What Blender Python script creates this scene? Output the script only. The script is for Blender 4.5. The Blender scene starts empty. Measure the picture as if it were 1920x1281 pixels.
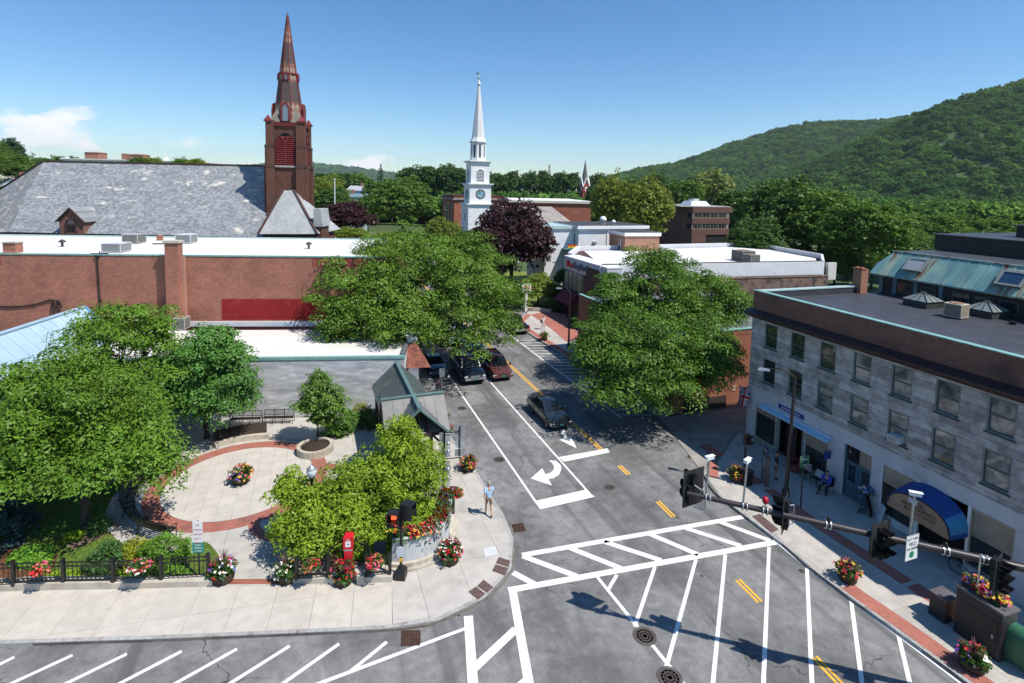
import bpy,bmesh,math,random
import numpy as np
from mathutils import Vector,Matrix,Euler
random.seed(7)
rng=np.random.default_rng(11)
scene=bpy.context.scene
COL=scene.collection
R=math.radians
#  camera
CAM_F,CAM_CX,CAM_CY,CAM_H=1000.0,960.0,438.0,17.0
pit,rol=R(4.9),R(-1.19)
_F=np.array([0,math.cos(pit),-math.sin(pit)])
_D0=np.array([0,-math.sin(pit),-math.cos(pit)])
_R0=np.array([1.0,0,0])
_R=_R0*math.cos(rol)+_D0*math.sin(rol)
_D=-_R0*math.sin(rol)+_D0*math.cos(rol)
_O=np.array([0,0,CAM_H])
cam=bpy.data.cameras.new('camera')
cam.sensor_width=36.0
cam.lens=CAM_F/1920*36.0
cam.shift_y=-(640.5-CAM_CY)/1920
cam.clip_start=0.5
cam.clip_end=30000
camo=bpy.data.objects.new('camera',cam)
COL.objects.link(camo)
camo.matrix_world=Matrix(((_R[0],-_D[0],-_F[0],0),(_R[1],-_D[1],-_F[1],0),(_R[2],-_D[2],-_F[2],CAM_H),(0,0,0,1)))
scene.camera=camo
#  world, sun, exposure
SUN_EL=R(56.9)
SUN_AZ=math.atan2(0.576,-0.305)
scene.view_settings.view_transform='Standard'
scene.view_settings.look='None'
scene.view_settings.exposure=0.45
scene.view_settings.gamma=1.0
scene.view_settings.use_curve_mapping=False
world=bpy.data.worlds.new('World')
scene.world=world
world.use_nodes=True
wn,wl=world.node_tree.nodes,world.node_tree.links
wn.clear()
w_out=wn.new('ShaderNodeOutputWorld')
w_bg=wn.new('ShaderNodeBackground')
w_sky=wn.new('ShaderNodeTexSky')
w_sky.sky_type='NISHITA'
w_sky.sun_disc=False
w_sky.sun_elevation=SUN_EL
w_sky.sun_rotation=SUN_AZ
w_sky.altitude=100
w_sky.air_density=1.0
w_sky.dust_density=0.15
w_sky.ozone_density=2.6
w_bg.inputs['Strength'].default_value=0.112
wl.new(w_bg.outputs[0],w_out.inputs[0])
def wnode(t,**k):
 n=wn.new(t)
 for a,b in k.items():
  setattr(n,a,b)
 return n
w_tc=wnode('ShaderNodeTexCoord')
w_map=wnode('ShaderNodeMapping')
w_map.inputs['Scale'].default_value=(1,1,2.2)
wl.new(w_tc.outputs['Generated'],w_map.inputs[0])
w_n=wnode('ShaderNodeTexNoise')
w_n.inputs['Scale'].default_value=15
w_n.inputs['Detail'].default_value=7
w_n.inputs['Roughness'].default_value=0.58
wl.new(w_map.outputs[0],w_n.inputs[0])
def dir_of(px,py):
 d=_F+_R*(px-CAM_CX)/CAM_F+_D*(py-CAM_CY)/CAM_F
 return d/np.linalg.norm(d)
def azel(az,el):
 return np.array([math.sin(az)*math.cos(el),math.cos(az)*math.cos(el),math.sin(el)])
CLOUDS=[(dir_of(85,238),.082,.030,1.0),(dir_of(20,246),.060,.036,1.0),(dir_of(128,216),.034,.022,1.0),(dir_of(150,240),.05,.022,.8),(dir_of(375,266),.05,.013,.62),(dir_of(695,304),.050,.022,.9),(dir_of(640,312),.055,.014,.62),(dir_of(460,306),.05,.012,.45),(azel(-1.05,.10),.10,.04,1.0),(azel(-1.5,.09),.12,.035,.9),(azel(1.2,.08),.10,.03,.9),(azel(1.9,.1),.12,.04,1.0),(azel(2.7,.12),.15,.05,1.0),(azel(-2.3,.1),.14,.04,1.0),(azel(-2.9,.13),.1,.035,.8)]
acc=None
for d,hw,hh,dens in CLOUDS:
 sub=wnode('ShaderNodeVectorMath',operation='SUBTRACT')
 wl.new(w_tc.outputs['Generated'],sub.inputs[0]);sub.inputs[1].default_value=tuple(d)
 mul=wnode('ShaderNodeVectorMath',operation='MULTIPLY')
 wl.new(sub.outputs[0],mul.inputs[0]);mul.inputs[1].default_value=(.8/hw,.8/hw,.8/hh)
 ln=wnode('ShaderNodeVectorMath',operation='LENGTH')
 wl.new(mul.outputs[0],ln.inputs[0])
 mr=wnode('ShaderNodeMapRange')
 mr.inputs['From Min'].default_value=1.25;mr.inputs['From Max'].default_value=0.0
 mr.inputs['To Min'].default_value=0.0;mr.inputs['To Max'].default_value=dens
 wl.new(ln.outputs['Value'],mr.inputs['Value'])
 if acc is None:
  acc=mr.outputs[0]
 else:
  mx=wnode('ShaderNodeMath',operation='MAXIMUM')
  wl.new(acc,mx.inputs[0]);wl.new(mr.outputs[0],mx.inputs[1]);acc=mx.outputs[0]
ad=wnode('ShaderNodeMath',operation='MULTIPLY_ADD')
wl.new(w_n.outputs['Fac'],ad.inputs[0]);ad.inputs[1].default_value=2.2;ad.inputs[2].default_value=-1.32
sm=wnode('ShaderNodeMath',operation='ADD')
wl.new(acc,sm.inputs[0]);wl.new(ad.outputs[0],sm.inputs[1])
cm=wnode('ShaderNodeMapRange',interpolation_type='SMOOTHSTEP')
cm.inputs['From Min'].default_value=0.20;cm.inputs['From Max'].default_value=0.72
cm.inputs['To Max'].default_value=0.92
wl.new(sm.outputs[0],cm.inputs['Value'])
gt=wnode('ShaderNodeMath',operation='MINIMUM')
ac2=wnode('ShaderNodeMath',operation='MULTIPLY');wl.new(acc,ac2.inputs[0]);ac2.inputs[1].default_value=3.0
wl.new(cm.outputs[0],gt.inputs[0]);wl.new(ac2.outputs[0],gt.inputs[1])
w_mix=wnode('ShaderNodeMix',data_type='RGBA')
wl.new(gt.outputs[0],w_mix.inputs['Factor'])
w_hs=wnode('ShaderNodeHueSaturation')
w_hs.inputs['Saturation'].default_value=1.25
w_hs.inputs['Value'].default_value=1.0
wl.new(w_sky.outputs[0],w_hs.inputs['Color'])
w_gr=wnode('ShaderNodeMix',data_type='RGBA',blend_type='MULTIPLY')
w_gr.inputs['Factor'].default_value=1.0
w_gr.inputs[7].default_value=(.86,.935,.985,1)
wl.new(w_hs.outputs[0],w_gr.inputs[6])
wl.new(w_gr.outputs[2],w_mix.inputs[6])
w_mix.inputs[7].default_value=(7.9,7.8,7.9,1)
wl.new(w_mix.outputs[2],w_bg.inputs[0])
sun=bpy.data.lights.new('sun','SUN')
sun.energy=4.3
sun.angle=R(0.53)
sun.color=(1.0,0.95,0.87)
suno=bpy.data.objects.new('sun',sun)
COL.objects.link(suno)
_sd=Vector((math.sin(SUN_AZ)*math.cos(SUN_EL),math.cos(SUN_AZ)*math.cos(SUN_EL),math.sin(SUN_EL)))
suno.rotation_euler=(-_sd).to_track_quat('-Z','Y').to_euler()
suno.location=(20,-20,60)
scene.cycles.max_bounces=6
scene.cycles.diffuse_bounces=3
scene.cycles.glossy_bounces=3
scene.cycles.transmission_bounces=4
scene.cycles.transparent_max_bounces=8
scene.cycles.volume_bounces=0
scene.cycles.caustics_reflective=False
scene.cycles.caustics_refractive=False
scene.cycles.use_denoising=True
#  measuring helpers
def ray(x,y):
 return _F+_R*(x-CAM_CX)/CAM_F+_D*(y-CAM_CY)/CAM_F
def G(x,y,z=0.0):
 d=ray(x,y)
 return _O+d*((z-CAM_H)/d[2])
def AT(x,y,Y):
 d=ray(x,y)
 return _O+d*(Y/d[1])
def G2(x,y,z=0.0):
 p=G(x,y,z)
 return(float(p[0]),float(p[1]))
def along(p,q,t):
 return(p[0]+(q[0]-p[0])*t,p[1]+(q[1]-p[1])*t)
SW=0.13
STREET=np.array([-0.347,0.938])
ST_ANG=math.atan2(0.938,-0.347)
GRID=R(20)
#  mesh builder
class MB:
 def __init__(s):
  s.v,s.f,s.mi,s.sm=[],[],[],[]
 def add(s,verts,faces,mi=0,smooth=False):
  o=len(s.v)
  s.v+=[tuple(map(float,v))for v in verts]
  for f in faces:
   s.f.append([o+i for i in f]);s.mi.append(mi);s.sm.append(smooth)
  return s
 def quad(s,a,b,c,d,mi=0):
  return s.add([a,b,c,d],[(0,1,2,3)],mi)
 def poly(s,pts,mi=0):
  return s.add(pts,[tuple(range(len(pts)))],mi)
 def box(s,x0,x1,y0,y1,z0,z1,mi=0):
  return s.add([(x0,y0,z0),(x1,y0,z0),(x1,y1,z0),(x0,y1,z0),(x0,y0,z1),(x1,y0,z1),(x1,y1,z1),(x0,y1,z1)],[(3,2,1,0),(4,5,6,7),(0,1,5,4),(1,2,6,5),(2,3,7,6),(3,0,4,7)],mi)
 def bar(s,p,q,w,h,mi=0,up=(0,0,1)):
  p,q=Vector(p),Vector(q)
  d=(q-p).normalized();u=Vector(up)
  a=d.cross(u)
  if a.length<1e-4:
   a=d.cross(Vector((1,0,0)))
  a.normalize();b=a.cross(d).normalized()
  a*=w/2;b*=h/2
  return s.add([p-a-b,p+a-b,p+a+b,p-a+b,q-a-b,q+a-b,q+a+b,q-a+b],[(0,1,2,3),(7,6,5,4),(4,5,1,0),(5,6,2,1),(6,7,3,2),(7,4,0,3)],mi)
 def prism(s,pts,z0,z1,mi=0,mi_side=None,bottom=True):
  n=len(pts)
  a=sum(pts[i][0]*pts[(i+1)%n][1]-pts[(i+1)%n][0]*pts[i][1]for i in range(n))
  if a<0:
   pts=pts[::-1]
  v=[(p[0],p[1],z0)for p in pts]+[(p[0],p[1],z1)for p in pts]
  s.add(v,[tuple(range(n,2*n))],mi)
  if bottom:
   s.add(v,[tuple(range(n-1,-1,-1))],mi)
  ms=mi if mi_side is None else mi_side
  s.add(v,[(i,(i+1)%n,n+(i+1)%n,n+i)for i in range(n)],ms)
  return s
 def tube(s,p,q,r0,r1=None,n=8,mi=0,cap=True,smooth=True):
  r1=r0 if r1 is None else r1
  p,q=Vector(p),Vector(q)
  d=(q-p)
  if d.length<1e-6:
   return s
  d.normalize()
  a=d.cross(Vector((0,0,1)))
  if a.length<1e-3:
   a=d.cross(Vector((1,0,0)))
  a.normalize();b=d.cross(a)
  c=[(math.cos(2*math.pi*i/n),math.sin(2*math.pi*i/n))for i in range(n)]
  v=[p+(a*x+b*y)*r0 for x,y in c]+[q+(a*x+b*y)*r1 for x,y in c]
  s.add(v,[(i,n+i,n+(i+1)%n,(i+1)%n)for i in range(n)],mi,smooth)
  if cap:
   s.add(v,[tuple(range(n)),tuple(range(2*n-1,n-1,-1))],mi)
  return s
 def path(s,pts,r,n=6,mi=0):
  for a,b in zip(pts[:-1],pts[1:]):
   s.tube(a,b,r,r,n,mi)
  return s
 def lathe(s,prof,n=16,c=(0,0,0),mi=0,smooth=True):
  v=[]
  for r,z in prof:
   for i in range(n):
    t=2*math.pi*i/n
    v.append((c[0]+r*math.cos(t),c[1]+r*math.sin(t),c[2]+z))
  m=len(prof)
  f=[(j*n+i,j*n+(i+1)%n,(j+1)*n+(i+1)%n,(j+1)*n+i)for j in range(m-1)for i in range(n)]
  s.add(v,f,mi,smooth)
  s.add(v,[tuple(range(n-1,-1,-1)),tuple(range((m-1)*n,m*n))],mi)
  return s
 def disc(s,c,nrm,r,n=16,mi=0,sx=1.0):
  nrm=Vector(nrm).normalized()
  a=nrm.cross(Vector((0,0,1)))
  if a.length<1e-3:
   a=Vector((1,0,0))
  a.normalize();b=nrm.cross(a)
  c=Vector(c)
  return s.poly([c+a*math.cos(2*math.pi*i/n)*r*sx+b*math.sin(2*math.pi*i/n)*r for i in range(n)],mi)
 def mesh(s,name,mats):
  me=bpy.data.meshes.new(name)
  me.from_pydata(s.v,[],s.f)
  for m in(mats if isinstance(mats,(list,tuple))else[mats]):
   me.materials.append(m)
  me.polygons.foreach_set('material_index',s.mi)
  me.polygons.foreach_set('use_smooth',s.sm)
  me.update()
  return me
 def build(s,name,mats,parent=None,loc=(0,0,0),rotz=0.0):
  return link(name,s.mesh(name,mats),parent,loc,rotz)
def link(name,data,parent=None,loc=(0,0,0),rotz=0.0):
 o=bpy.data.objects.new(name,data)
 COL.objects.link(o)
 o.location=loc
 o.rotation_euler=(0,0,rotz)
 if parent is not None:
  o.parent=parent
 return o
def tag(o,label=None,cat=None,group=None,kind=None):
 if label:o['label']=label
 if cat:o['category']=cat
 if group:o['group']=group
 if kind:o['kind']=kind
 return o
def thing(name,label,cat,loc=(0,0,0),rotz=0.0,group=None):
 o=link(name,None,None,(loc[0],loc[1],loc[2]if len(loc)>2 else 0.0),rotz)
 o.empty_display_size=0.3
 return tag(o,label,cat,group)
def kids(o):
 return[c for c in COL.objects if c.parent==o]
KIDS={}
def copy_thing(root,loc,rotz,label,group=None,scale=None,tree=None):
 """a copy of a thing with copies of its parts and sub-parts"""
 r=root.copy();COL.objects.link(r)
 r.location=loc;r.rotation_euler=(0,0,rotz)
 r['label']=label
 if group:r['group']=group
 if scale:r.scale=scale
 if root.name not in KIDS:
  KIDS[root.name]=[(c,list(c.children))for c in root.children]
 for c,gs in KIDS[root.name]:
  n=c.copy();COL.objects.link(n);n.parent=r
  for g in gs:
   m=g.copy();COL.objects.link(m);m.parent=n
 return r
def structure(name,mb,mats,parent=None):
 o=mb.build(name,mats,parent)
 o['kind']='structure'
 return o
def text(name,s,size,mat,parent,loc,rot,extrude=0.006,align='CENTER',xs=1.0,spacing=1.0):
 c=bpy.data.curves.new(name,'FONT')
 c.body=s;c.size=size;c.extrude=extrude;c.align_x=align;c.align_y='CENTER'
 c.space_character=spacing
 c.resolution_u=3
 c.materials.append(mat)
 tmp=bpy.data.objects.new(name,c);COL.objects.link(tmp)
 me=bpy.data.meshes.new_from_object(tmp);me.name=name
 bpy.data.objects.remove(tmp)
 if not me.materials:me.materials.append(mat)
 o=bpy.data.objects.new(name,me);COL.objects.link(o)
 o.parent=parent;o.location=loc;o.rotation_euler=rot;o.scale=(xs,1,1)
 return o
#  materials
def new_mat(name):
 m=bpy.data.materials.new(name);m.use_nodes=True
 nt=m.node_tree
 b=nt.nodes['Principled BSDF']
 return m,nt,b
def _n(nt,t,**k):
 n=nt.nodes.new(t)
 for a,b in k.items():
  setattr(n,a,b)
 return n
def _coords(nt,mode,scale):
 if mode=='world':
  g=_n(nt,'ShaderNodeNewGeometry');out=g.outputs['Position']
 else:
  g=_n(nt,'ShaderNodeTexCoord');out=g.outputs['Object']
 mp=_n(nt,'ShaderNodeMapping')
 mp.inputs['Scale'].default_value=scale if isinstance(scale,tuple)else(scale,)*3
 nt.links.new(out,mp.inputs[0])
 return mp.outputs[0]
def _noise(nt,vec,scale,detail=5,rough=.55,dist=0.0):
 n=_n(nt,'ShaderNodeTexNoise')
 n.inputs['Scale'].default_value=scale;n.inputs['Detail'].default_value=detail
 n.inputs['Roughness'].default_value=rough;n.inputs['Distortion'].default_value=dist
 nt.links.new(vec,n.inputs[0])
 return n.outputs['Fac']
def _ramp(nt,fac,lo,hi):
 r=_n(nt,'ShaderNodeMapRange',interpolation_type='SMOOTHSTEP')
 r.inputs['From Min'].default_value=lo;r.inputs['From Max'].default_value=hi
 nt.links.new(fac,r.inputs['Value'])
 return r.outputs[0]
def _mix(nt,fac,a,b,blend='MIX'):
 m=_n(nt,'ShaderNodeMix',data_type='RGBA',blend_type=blend)
 for i,x in((0,fac),(6,a),(7,b)):
  if isinstance(x,(int,float)):
   m.inputs[i].default_value=x
  elif isinstance(x,tuple):
   m.inputs[i].default_value=(x+(1,))if len(x)==3 else x
  else:
   nt.links.new(x,m.inputs[i])
 return m.outputs[2]
def _bump(nt,b,h,strength,dist=0.02):
 n=_n(nt,'ShaderNodeBump')
 n.inputs['Strength'].default_value=strength;n.inputs['Distance'].default_value=dist
 nt.links.new(h,n.inputs['Height']);nt.links.new(n.outputs[0],b.inputs['Normal'])
def _obj_random(nt,b_color,amount):
 """each piece (object) a little lighter or darker than the next"""
 oi=_n(nt,'ShaderNodeObjectInfo')
 mr=_n(nt,'ShaderNodeMapRange')
 mr.inputs['To Min'].default_value=1-amount;mr.inputs['To Max'].default_value=1+amount
 nt.links.new(oi.outputs['Random'],mr.inputs['Value'])
 v=_n(nt,'ShaderNodeVectorMath',operation='SCALE')
 nt.links.new(b_color,v.inputs[0]);nt.links.new(mr.outputs[0],v.inputs['Scale'])
 return v.outputs[0]
MATS={}
def M(name,c1,c2=None,scale=2.0,rough=.75,metal=0.0,bump=0.0,bscale=30.0,mode='object',lo=.35,hi=.65,spec=.4,stain=None,sscale=.35,slo=.5,shi=.72,rnd=0.0,stretch=None,coat=0.0):
 """plain material: two tones by noise, optional stains, optional fine relief"""
 if name in MATS:
  return MATS[name]
 m,nt,b=new_mat(name)
 if c2 is None:
  c2=tuple(x*.82 for x in c1)
 vec=_coords(nt,mode,stretch or 1.0)
 col=_mix(nt,_ramp(nt,_noise(nt,vec,scale),lo,hi),c1,c2)
 if stain:
  col=_mix(nt,_ramp(nt,_noise(nt,vec,sscale,6,.62,.4),slo,shi),col,stain)
 if rnd:
  col=_obj_random(nt,col,rnd)
 nt.links.new(col,b.inputs['Base Color'])
 b.inputs['Roughness'].default_value=rough
 b.inputs['Metallic'].default_value=metal
 b.inputs['Specular IOR Level'].default_value=spec
 b.inputs['Coat Weight'].default_value=coat
 if bump:
  _bump(nt,b,_noise(nt,vec,bscale,4,.6),bump)
 MATS[name]=m
 return m
def M_brick(name,c1,c2,mortar,bw=.215,bh=.072,mode='object',uv='wall',msize=.012,stain=None,sscale=.25,rough=.85,soft=.12,patch=None,pscale=.8,plo=.62,phi=.68,slope=1.0,slo=.52,shi=.75,off=.5):
 """courses of bricks, slates or shingles too small to pick apart; uv: wall = (x+y, z), floor = (x, y)"""
 if name in MATS:
  return MATS[name]
 m,nt,b=new_mat(name)
 vec=_coords(nt,mode,1.0)
 sp=_n(nt,'ShaderNodeSeparateXYZ');nt.links.new(vec,sp.inputs[0])
 cb=_n(nt,'ShaderNodeCombineXYZ')
 if uv=='wall':
  ad=_n(nt,'ShaderNodeMath',operation='ADD')
  nt.links.new(sp.outputs[0],ad.inputs[0]);nt.links.new(sp.outputs[1],ad.inputs[1])
  nt.links.new(ad.outputs[0],cb.inputs[0])
  ml=_n(nt,'ShaderNodeMath',operation='MULTIPLY');ml.inputs[1].default_value=slope
  nt.links.new(sp.outputs[2],ml.inputs[0]);nt.links.new(ml.outputs[0],cb.inputs[1])
 elif uv=='roof':
  nt.links.new(sp.outputs[0],cb.inputs[0])
  ml=_n(nt,'ShaderNodeMath',operation='MULTIPLY');ml.inputs[1].default_value=slope
  nt.links.new(sp.outputs[2],ml.inputs[0]);nt.links.new(ml.outputs[0],cb.inputs[1])
 else:
  nt.links.new(sp.outputs[0],cb.inputs[0]);nt.links.new(sp.outputs[1],cb.inputs[1])
 br=_n(nt,'ShaderNodeTexBrick')
 br.offset=off
 br.inputs['Scale'].default_value=1.0
 br.inputs['Brick Width'].default_value=bw;br.inputs['Row Height'].default_value=bh
 br.inputs['Mortar Size'].default_value=msize;br.inputs['Mortar Smooth'].default_value=soft
 br.inputs['Bias'].default_value=0.0
 br.inputs['Color1'].default_value=c1+(1,);br.inputs['Color2'].default_value=c2+(1,)
 br.inputs['Mortar'].default_value=mortar+(1,)
 nt.links.new(cb.outputs[0],br.inputs[0])
 col=br.outputs['Color']
 big=_noise(nt,vec,.5,5,.6)
 col=_mix(nt,.55,col,_mix(nt,_ramp(nt,big,.3,.7),(.78,.78,.78),(1.18,1.15,1.12)),'MULTIPLY')
 if patch:
  st=_n(nt,'ShaderNodeMapping');st.inputs['Scale'].default_value=(.55,1,1.6)
  nt.links.new(vec,st.inputs[0])
  col=_mix(nt,_ramp(nt,_noise(nt,st.outputs[0],pscale,7,.68),plo,phi),col,patch)
 if stain:
  col=_mix(nt,_ramp(nt,_noise(nt,vec,sscale,6,.6,.5),slo,shi),col,stain)
 nt.links.new(col,b.inputs['Base Color'])
 b.inputs['Roughness'].default_value=rough
 b.inputs['Specular IOR Level'].default_value=.25
 _bump(nt,b,br.outputs['Fac'],-.35,.01)
 MATS[name]=m
 return m
def M_glass(name,c=(.02,.025,.03),rough=.04,spec=.8):
 if name in MATS:
  return MATS[name]
 m,nt,b=new_mat(name)
 b.inputs['Base Color'].default_value=c+(1,)
 b.inputs['Roughness'].default_value=rough
 b.inputs['Specular IOR Level'].default_value=spec
 vec=_coords(nt,'world',1.0)
 _bump(nt,b,_noise(nt,vec,1.3,2),.05,.05)
 MATS[name]=m
 return m
def M_emit(name,c,strength):
 m,nt,b=new_mat(name)
 b.inputs['Base Color'].default_value=tuple(x*.5 for x in c)+(1,)
 b.inputs['Emission Color'].default_value=c+(1,)
 b.inputs['Emission Strength'].default_value=strength
 b.inputs['Roughness'].default_value=.4
 return m
def M_leaf(name,c,trans=.32,var=.30,warm=None):
 """leaves: diffuse + light through the blade; each leaf and spray has its own tone (the leaf's own colour)"""
 if name in MATS:
  return MATS[name]
 m,nt,b=new_mat(name)
 nt.nodes.remove(b)
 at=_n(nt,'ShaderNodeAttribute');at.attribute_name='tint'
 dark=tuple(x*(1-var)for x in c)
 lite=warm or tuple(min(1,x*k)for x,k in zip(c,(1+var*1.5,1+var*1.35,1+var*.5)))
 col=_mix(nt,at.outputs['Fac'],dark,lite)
 d=_n(nt,'ShaderNodeBsdfDiffuse');nt.links.new(col,d.inputs[0])
 t=_n(nt,'ShaderNodeBsdfTranslucent')
 tc=_mix(nt,1.0,col,(1.25,1.25,.55),'MULTIPLY')
 nt.links.new(tc,t.inputs[0])
 mx=_n(nt,'ShaderNodeMixShader');mx.inputs[0].default_value=trans
 nt.links.new(d.outputs[0],mx.inputs[1]);nt.links.new(t.outputs[0],mx.inputs[2])
 g=_n(nt,'ShaderNodeBsdfGlossy');g.inputs['Roughness'].default_value=.45
 g.inputs['Color'].default_value=(.8,.85,.8,1)
 mg=_n(nt,'ShaderNodeMixShader');mg.inputs[0].default_value=.018
 nt.links.new(mx.outputs[0],mg.inputs[1]);nt.links.new(g.outputs[0],mg.inputs[2])
 nt.links.new(mg.outputs[0],nt.nodes['Material Output'].inputs['Surface'])
 MATS[name]=m
 return m
WHITE=M('white_paint',(.80,.80,.78),(.72,.72,.70),1.2,.6)
BLACKM=M('black_metal',(.012,.012,.013),(.02,.02,.02),4,.38)
DKBROWN=M('dark_bronze_metal',(.028,.020,.018),(.040,.028,.024),3,.45)
STEEL=M('galvanised_steel',(.50,.51,.52),(.40,.41,.42),6,.4,.7)
CONC=M('concrete',(.50,.47,.42),(.43,.40,.355),1.4,.88,0,.15,40,'world',stain=(.36,.335,.30),sscale=.5,slo=.52,shi=.8,rnd=.05)
CONC_WALL=M('concrete_wall',(.52,.47,.39),(.42,.37,.30),1.2,.88,0,.2,25,'world',stain=(.27,.23,.19),sscale=.9,slo=.5,shi=.8)
TEAL=M('verdigris_coping',(.22,.40,.36),(.17,.33,.30),3,.55)
GLASS=M_glass('window_glass')
GLASS_L=M_glass('window_glass_pale',(.16,.17,.17),.05)
BARK=M('bark',(.075,.058,.045),(.045,.035,.028),6,.95,0,.6,18,stretch=(1,1,.25))
#  foliage
def quads_mesh(name,V,tint,mat,mi=None,mats=None):
 """V: (n,4,3) leaf corners -> one mesh"""
 n=len(V)
 me=bpy.data.meshes.new(name)
 me.vertices.add(n*4);me.loops.add(n*4);me.polygons.add(n)
 me.vertices.foreach_set('co',V.reshape(-1).astype(np.float32))
 me.loops.foreach_set('vertex_index',np.arange(n*4,dtype=np.int32))
 me.polygons.foreach_set('loop_start',np.arange(0,n*4,4,dtype=np.int32))
 for m in(mats or[mat]):
  me.materials.append(m)
 if mi is not None:
  me.polygons.foreach_set('material_index',mi.astype(np.int32))
 a=me.attributes.new('tint','FLOAT','FACE')
 a.data.foreach_set('value',np.clip(tint,0,1).astype(np.float32))
 me.update(calc_edges=True)
 return me
def unit(v):
 return v/np.maximum(np.linalg.norm(v,axis=-1,keepdims=True),1e-9)
def leaves(centers,rc,nper,L,W,r,flat=.5,droop=.25,tilt=.55,ctint=None,upness=1.0,dome=0.0):
 """sprays of leaves round the centres; returns quads and tints"""
 n=len(centers)
 C=np.repeat(centers,nper,axis=0)
 k=len(C)
 d=unit(r.normal(size=(k,3)))
 if dome:
  d[:,2]=np.where(d[:,2]<-.25,-d[:,2],d[:,2])
  d=d*(1-.35*dome*r.random((k,1))**2.0)
 else:
  d=d*(r.random((k,1))**.45)
 rc=np.repeat(np.broadcast_to(rc,(n,)),nper)[:,None]
 off=d*rc*np.array([1,1,flat])
 off[:,2]-=droop*(off[:,0]**2+off[:,1]**2)/np.maximum(rc[:,0],.01)
 P=C+off
 nrm=r.normal(size=(k,3))*tilt+np.array([0,0,upness])+d*(.5+.7*dome)
 nrm=unit(nrm)
 a=unit(np.cross(nrm,unit(r.normal(size=(k,3)))))
 b=np.cross(nrm,a)
 s=(.7+.6*r.random((k,1)))
 A,B=a*L*.5*s,b*W*.5*s
 V=np.stack([P-A,P+B+A*.1,P+A,P-B+A*.1],axis=1)
 if ctint is None:
  ctint=r.random(n)
 t=.62*np.repeat(ctint,nper)+.38*r.random(k)
 return V,t
def lobe_points(c,rad,n,r,hollow=.5,rough=.2,bottom=-.75):
 d=unit(r.normal(size=(n*2,3)))
 d=d[d[:,2]>bottom][:n]
 ph=r.random(6)*6.28
 bump=1+rough*(np.sin(d[:,0]*5+ph[0])*np.sin(d[:,1]*5+ph[1])+.7*np.sin(d[:,2]*7+ph[2]+d[:,0]*4))
 q=(hollow+(1-hollow)*r.random(len(d))**.55)*bump
 return np.asarray(c)+d*np.asarray(rad)*q[:,None]
def limb(mb,p,q,r0,r1,r,seg=4,wob=.06,n=7,mi=0):
 p,q=np.asarray(p,float),np.asarray(q,float)
 L=np.linalg.norm(q-p)
 prev,pr=p,r0
 for i in range(1,seg+1):
  t=i/seg
  x=p+(q-p)*t+(r.normal(size=3)*wob*L*(1-abs(2*t-1))if i<seg else 0)
  rr=r0+(r1-r0)*t
  mb.tube(prev,x,pr,rr,n,mi,cap=(i==seg))
  prev,pr=x,rr
 return prev
def make_tree(name,label,base,lobes,mat,seed,trunk_r=.2,fork=.35,clump=.8,nper=34,L=.3,W=.13,dens=1.0,flat=.5,droop=.25,tilt=.55,group=None,cat='tree',bark=None,dome=1.0,hollow=.5,rough=.2,loc_rot=0,limbs=14,upness=1.0,trunk_top=None,lean=None):
 """base: world point of the trunk; lobes: [(centre, radii)] in world space"""
 r=np.random.default_rng(seed)
 base=np.array([base[0],base[1],base[2]if len(base)>2 else 0.0],float)
 root=thing(name,label,cat,tuple(base),0,group)
 pts,tints=[],[]
 for c,rad in lobes:
  rad=np.array(rad if hasattr(rad,'__len__')else(rad,rad,rad*.8),float)
  area=4*math.pi*((rad[0]*rad[1])**1.6/3+(rad[0]*rad[2])**1.6/3+(rad[1]*rad[2])**1.6/3)**(1/1.6)
  n=max(6,int(area/(clump*clump)*.8*dens))
  p=lobe_points(np.array(c,float)-base,rad,n,r,hollow,rough)
  pts.append(p);tints.append(np.clip(r.random()*.5+r.random(len(p))*.6-.05,0,1))
 P=np.vstack(pts);T=np.concatenate(tints)
 V,t=leaves(P,clump*(.6+.75*r.random(len(P))),nper,L,W,r,flat,droop,tilt,T,upness,dome)
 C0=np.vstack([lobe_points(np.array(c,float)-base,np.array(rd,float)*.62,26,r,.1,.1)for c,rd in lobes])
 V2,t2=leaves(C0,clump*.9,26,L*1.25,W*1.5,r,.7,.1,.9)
 V,t=np.vstack([V,V2]),np.concatenate([t,t2*.5])  # core leaves toned darker, painting the shade inside the crown
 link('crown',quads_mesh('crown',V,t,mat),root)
 mb=MB()
 cen=np.mean([np.array(c,float)for c,_ in lobes],axis=0)-base
 lowest=min(c[2]-(rad[2]if hasattr(rad,'__len__')else rad*.8)for c,rad in lobes)-base[2]
 hf=max(.8,lowest+.2)if trunk_top is None else trunk_top
 top=np.array([cen[0]*.25,cen[1]*.25,hf])
 mb.tube((0,0,-.1),(0,0,.35),trunk_r*1.35,trunk_r*1.05,10)
 limb(mb,(0,0,.35),top,trunk_r*1.05,trunk_r*.8,r,4,.025,10)
 for c,rad in lobes:
  c=np.array(c,float)-base
  rz=rad[2]if hasattr(rad,'__len__')else rad*.8
  mid=top+(c+np.array([0,0,-.25*rz])-top)*.75
  e=limb(mb,top,mid,trunk_r*.55,trunk_r*.28,r,4,.06,7)
  d=np.linalg.norm(P-c,axis=1)
  idx=np.argsort(d+r.random(len(d))*2)[:max(4,limbs*6//(2*len(lobes)))]
  for i in r.choice(idx,min(len(idx),max(3,limbs//len(lobes)+1)),replace=False):
   limb(mb,e,P[i],trunk_r*.22,trunk_r*.05,r,3,.08,5)
 mb.build('trunk',bark or BARK,root)
 return root
def px_lobe(x,y,rx,ry,Y,ry_d=None):
 """a lobe seen at pixel (x, y) with pixel radii rx, ry when it stands Y metres out"""
 c=AT(x,y,Y)
 k=float((c-_O)@_F)/CAM_F
 return(c,(rx*k,(ry_d if ry_d is not None else rx*k),ry*k))
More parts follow.
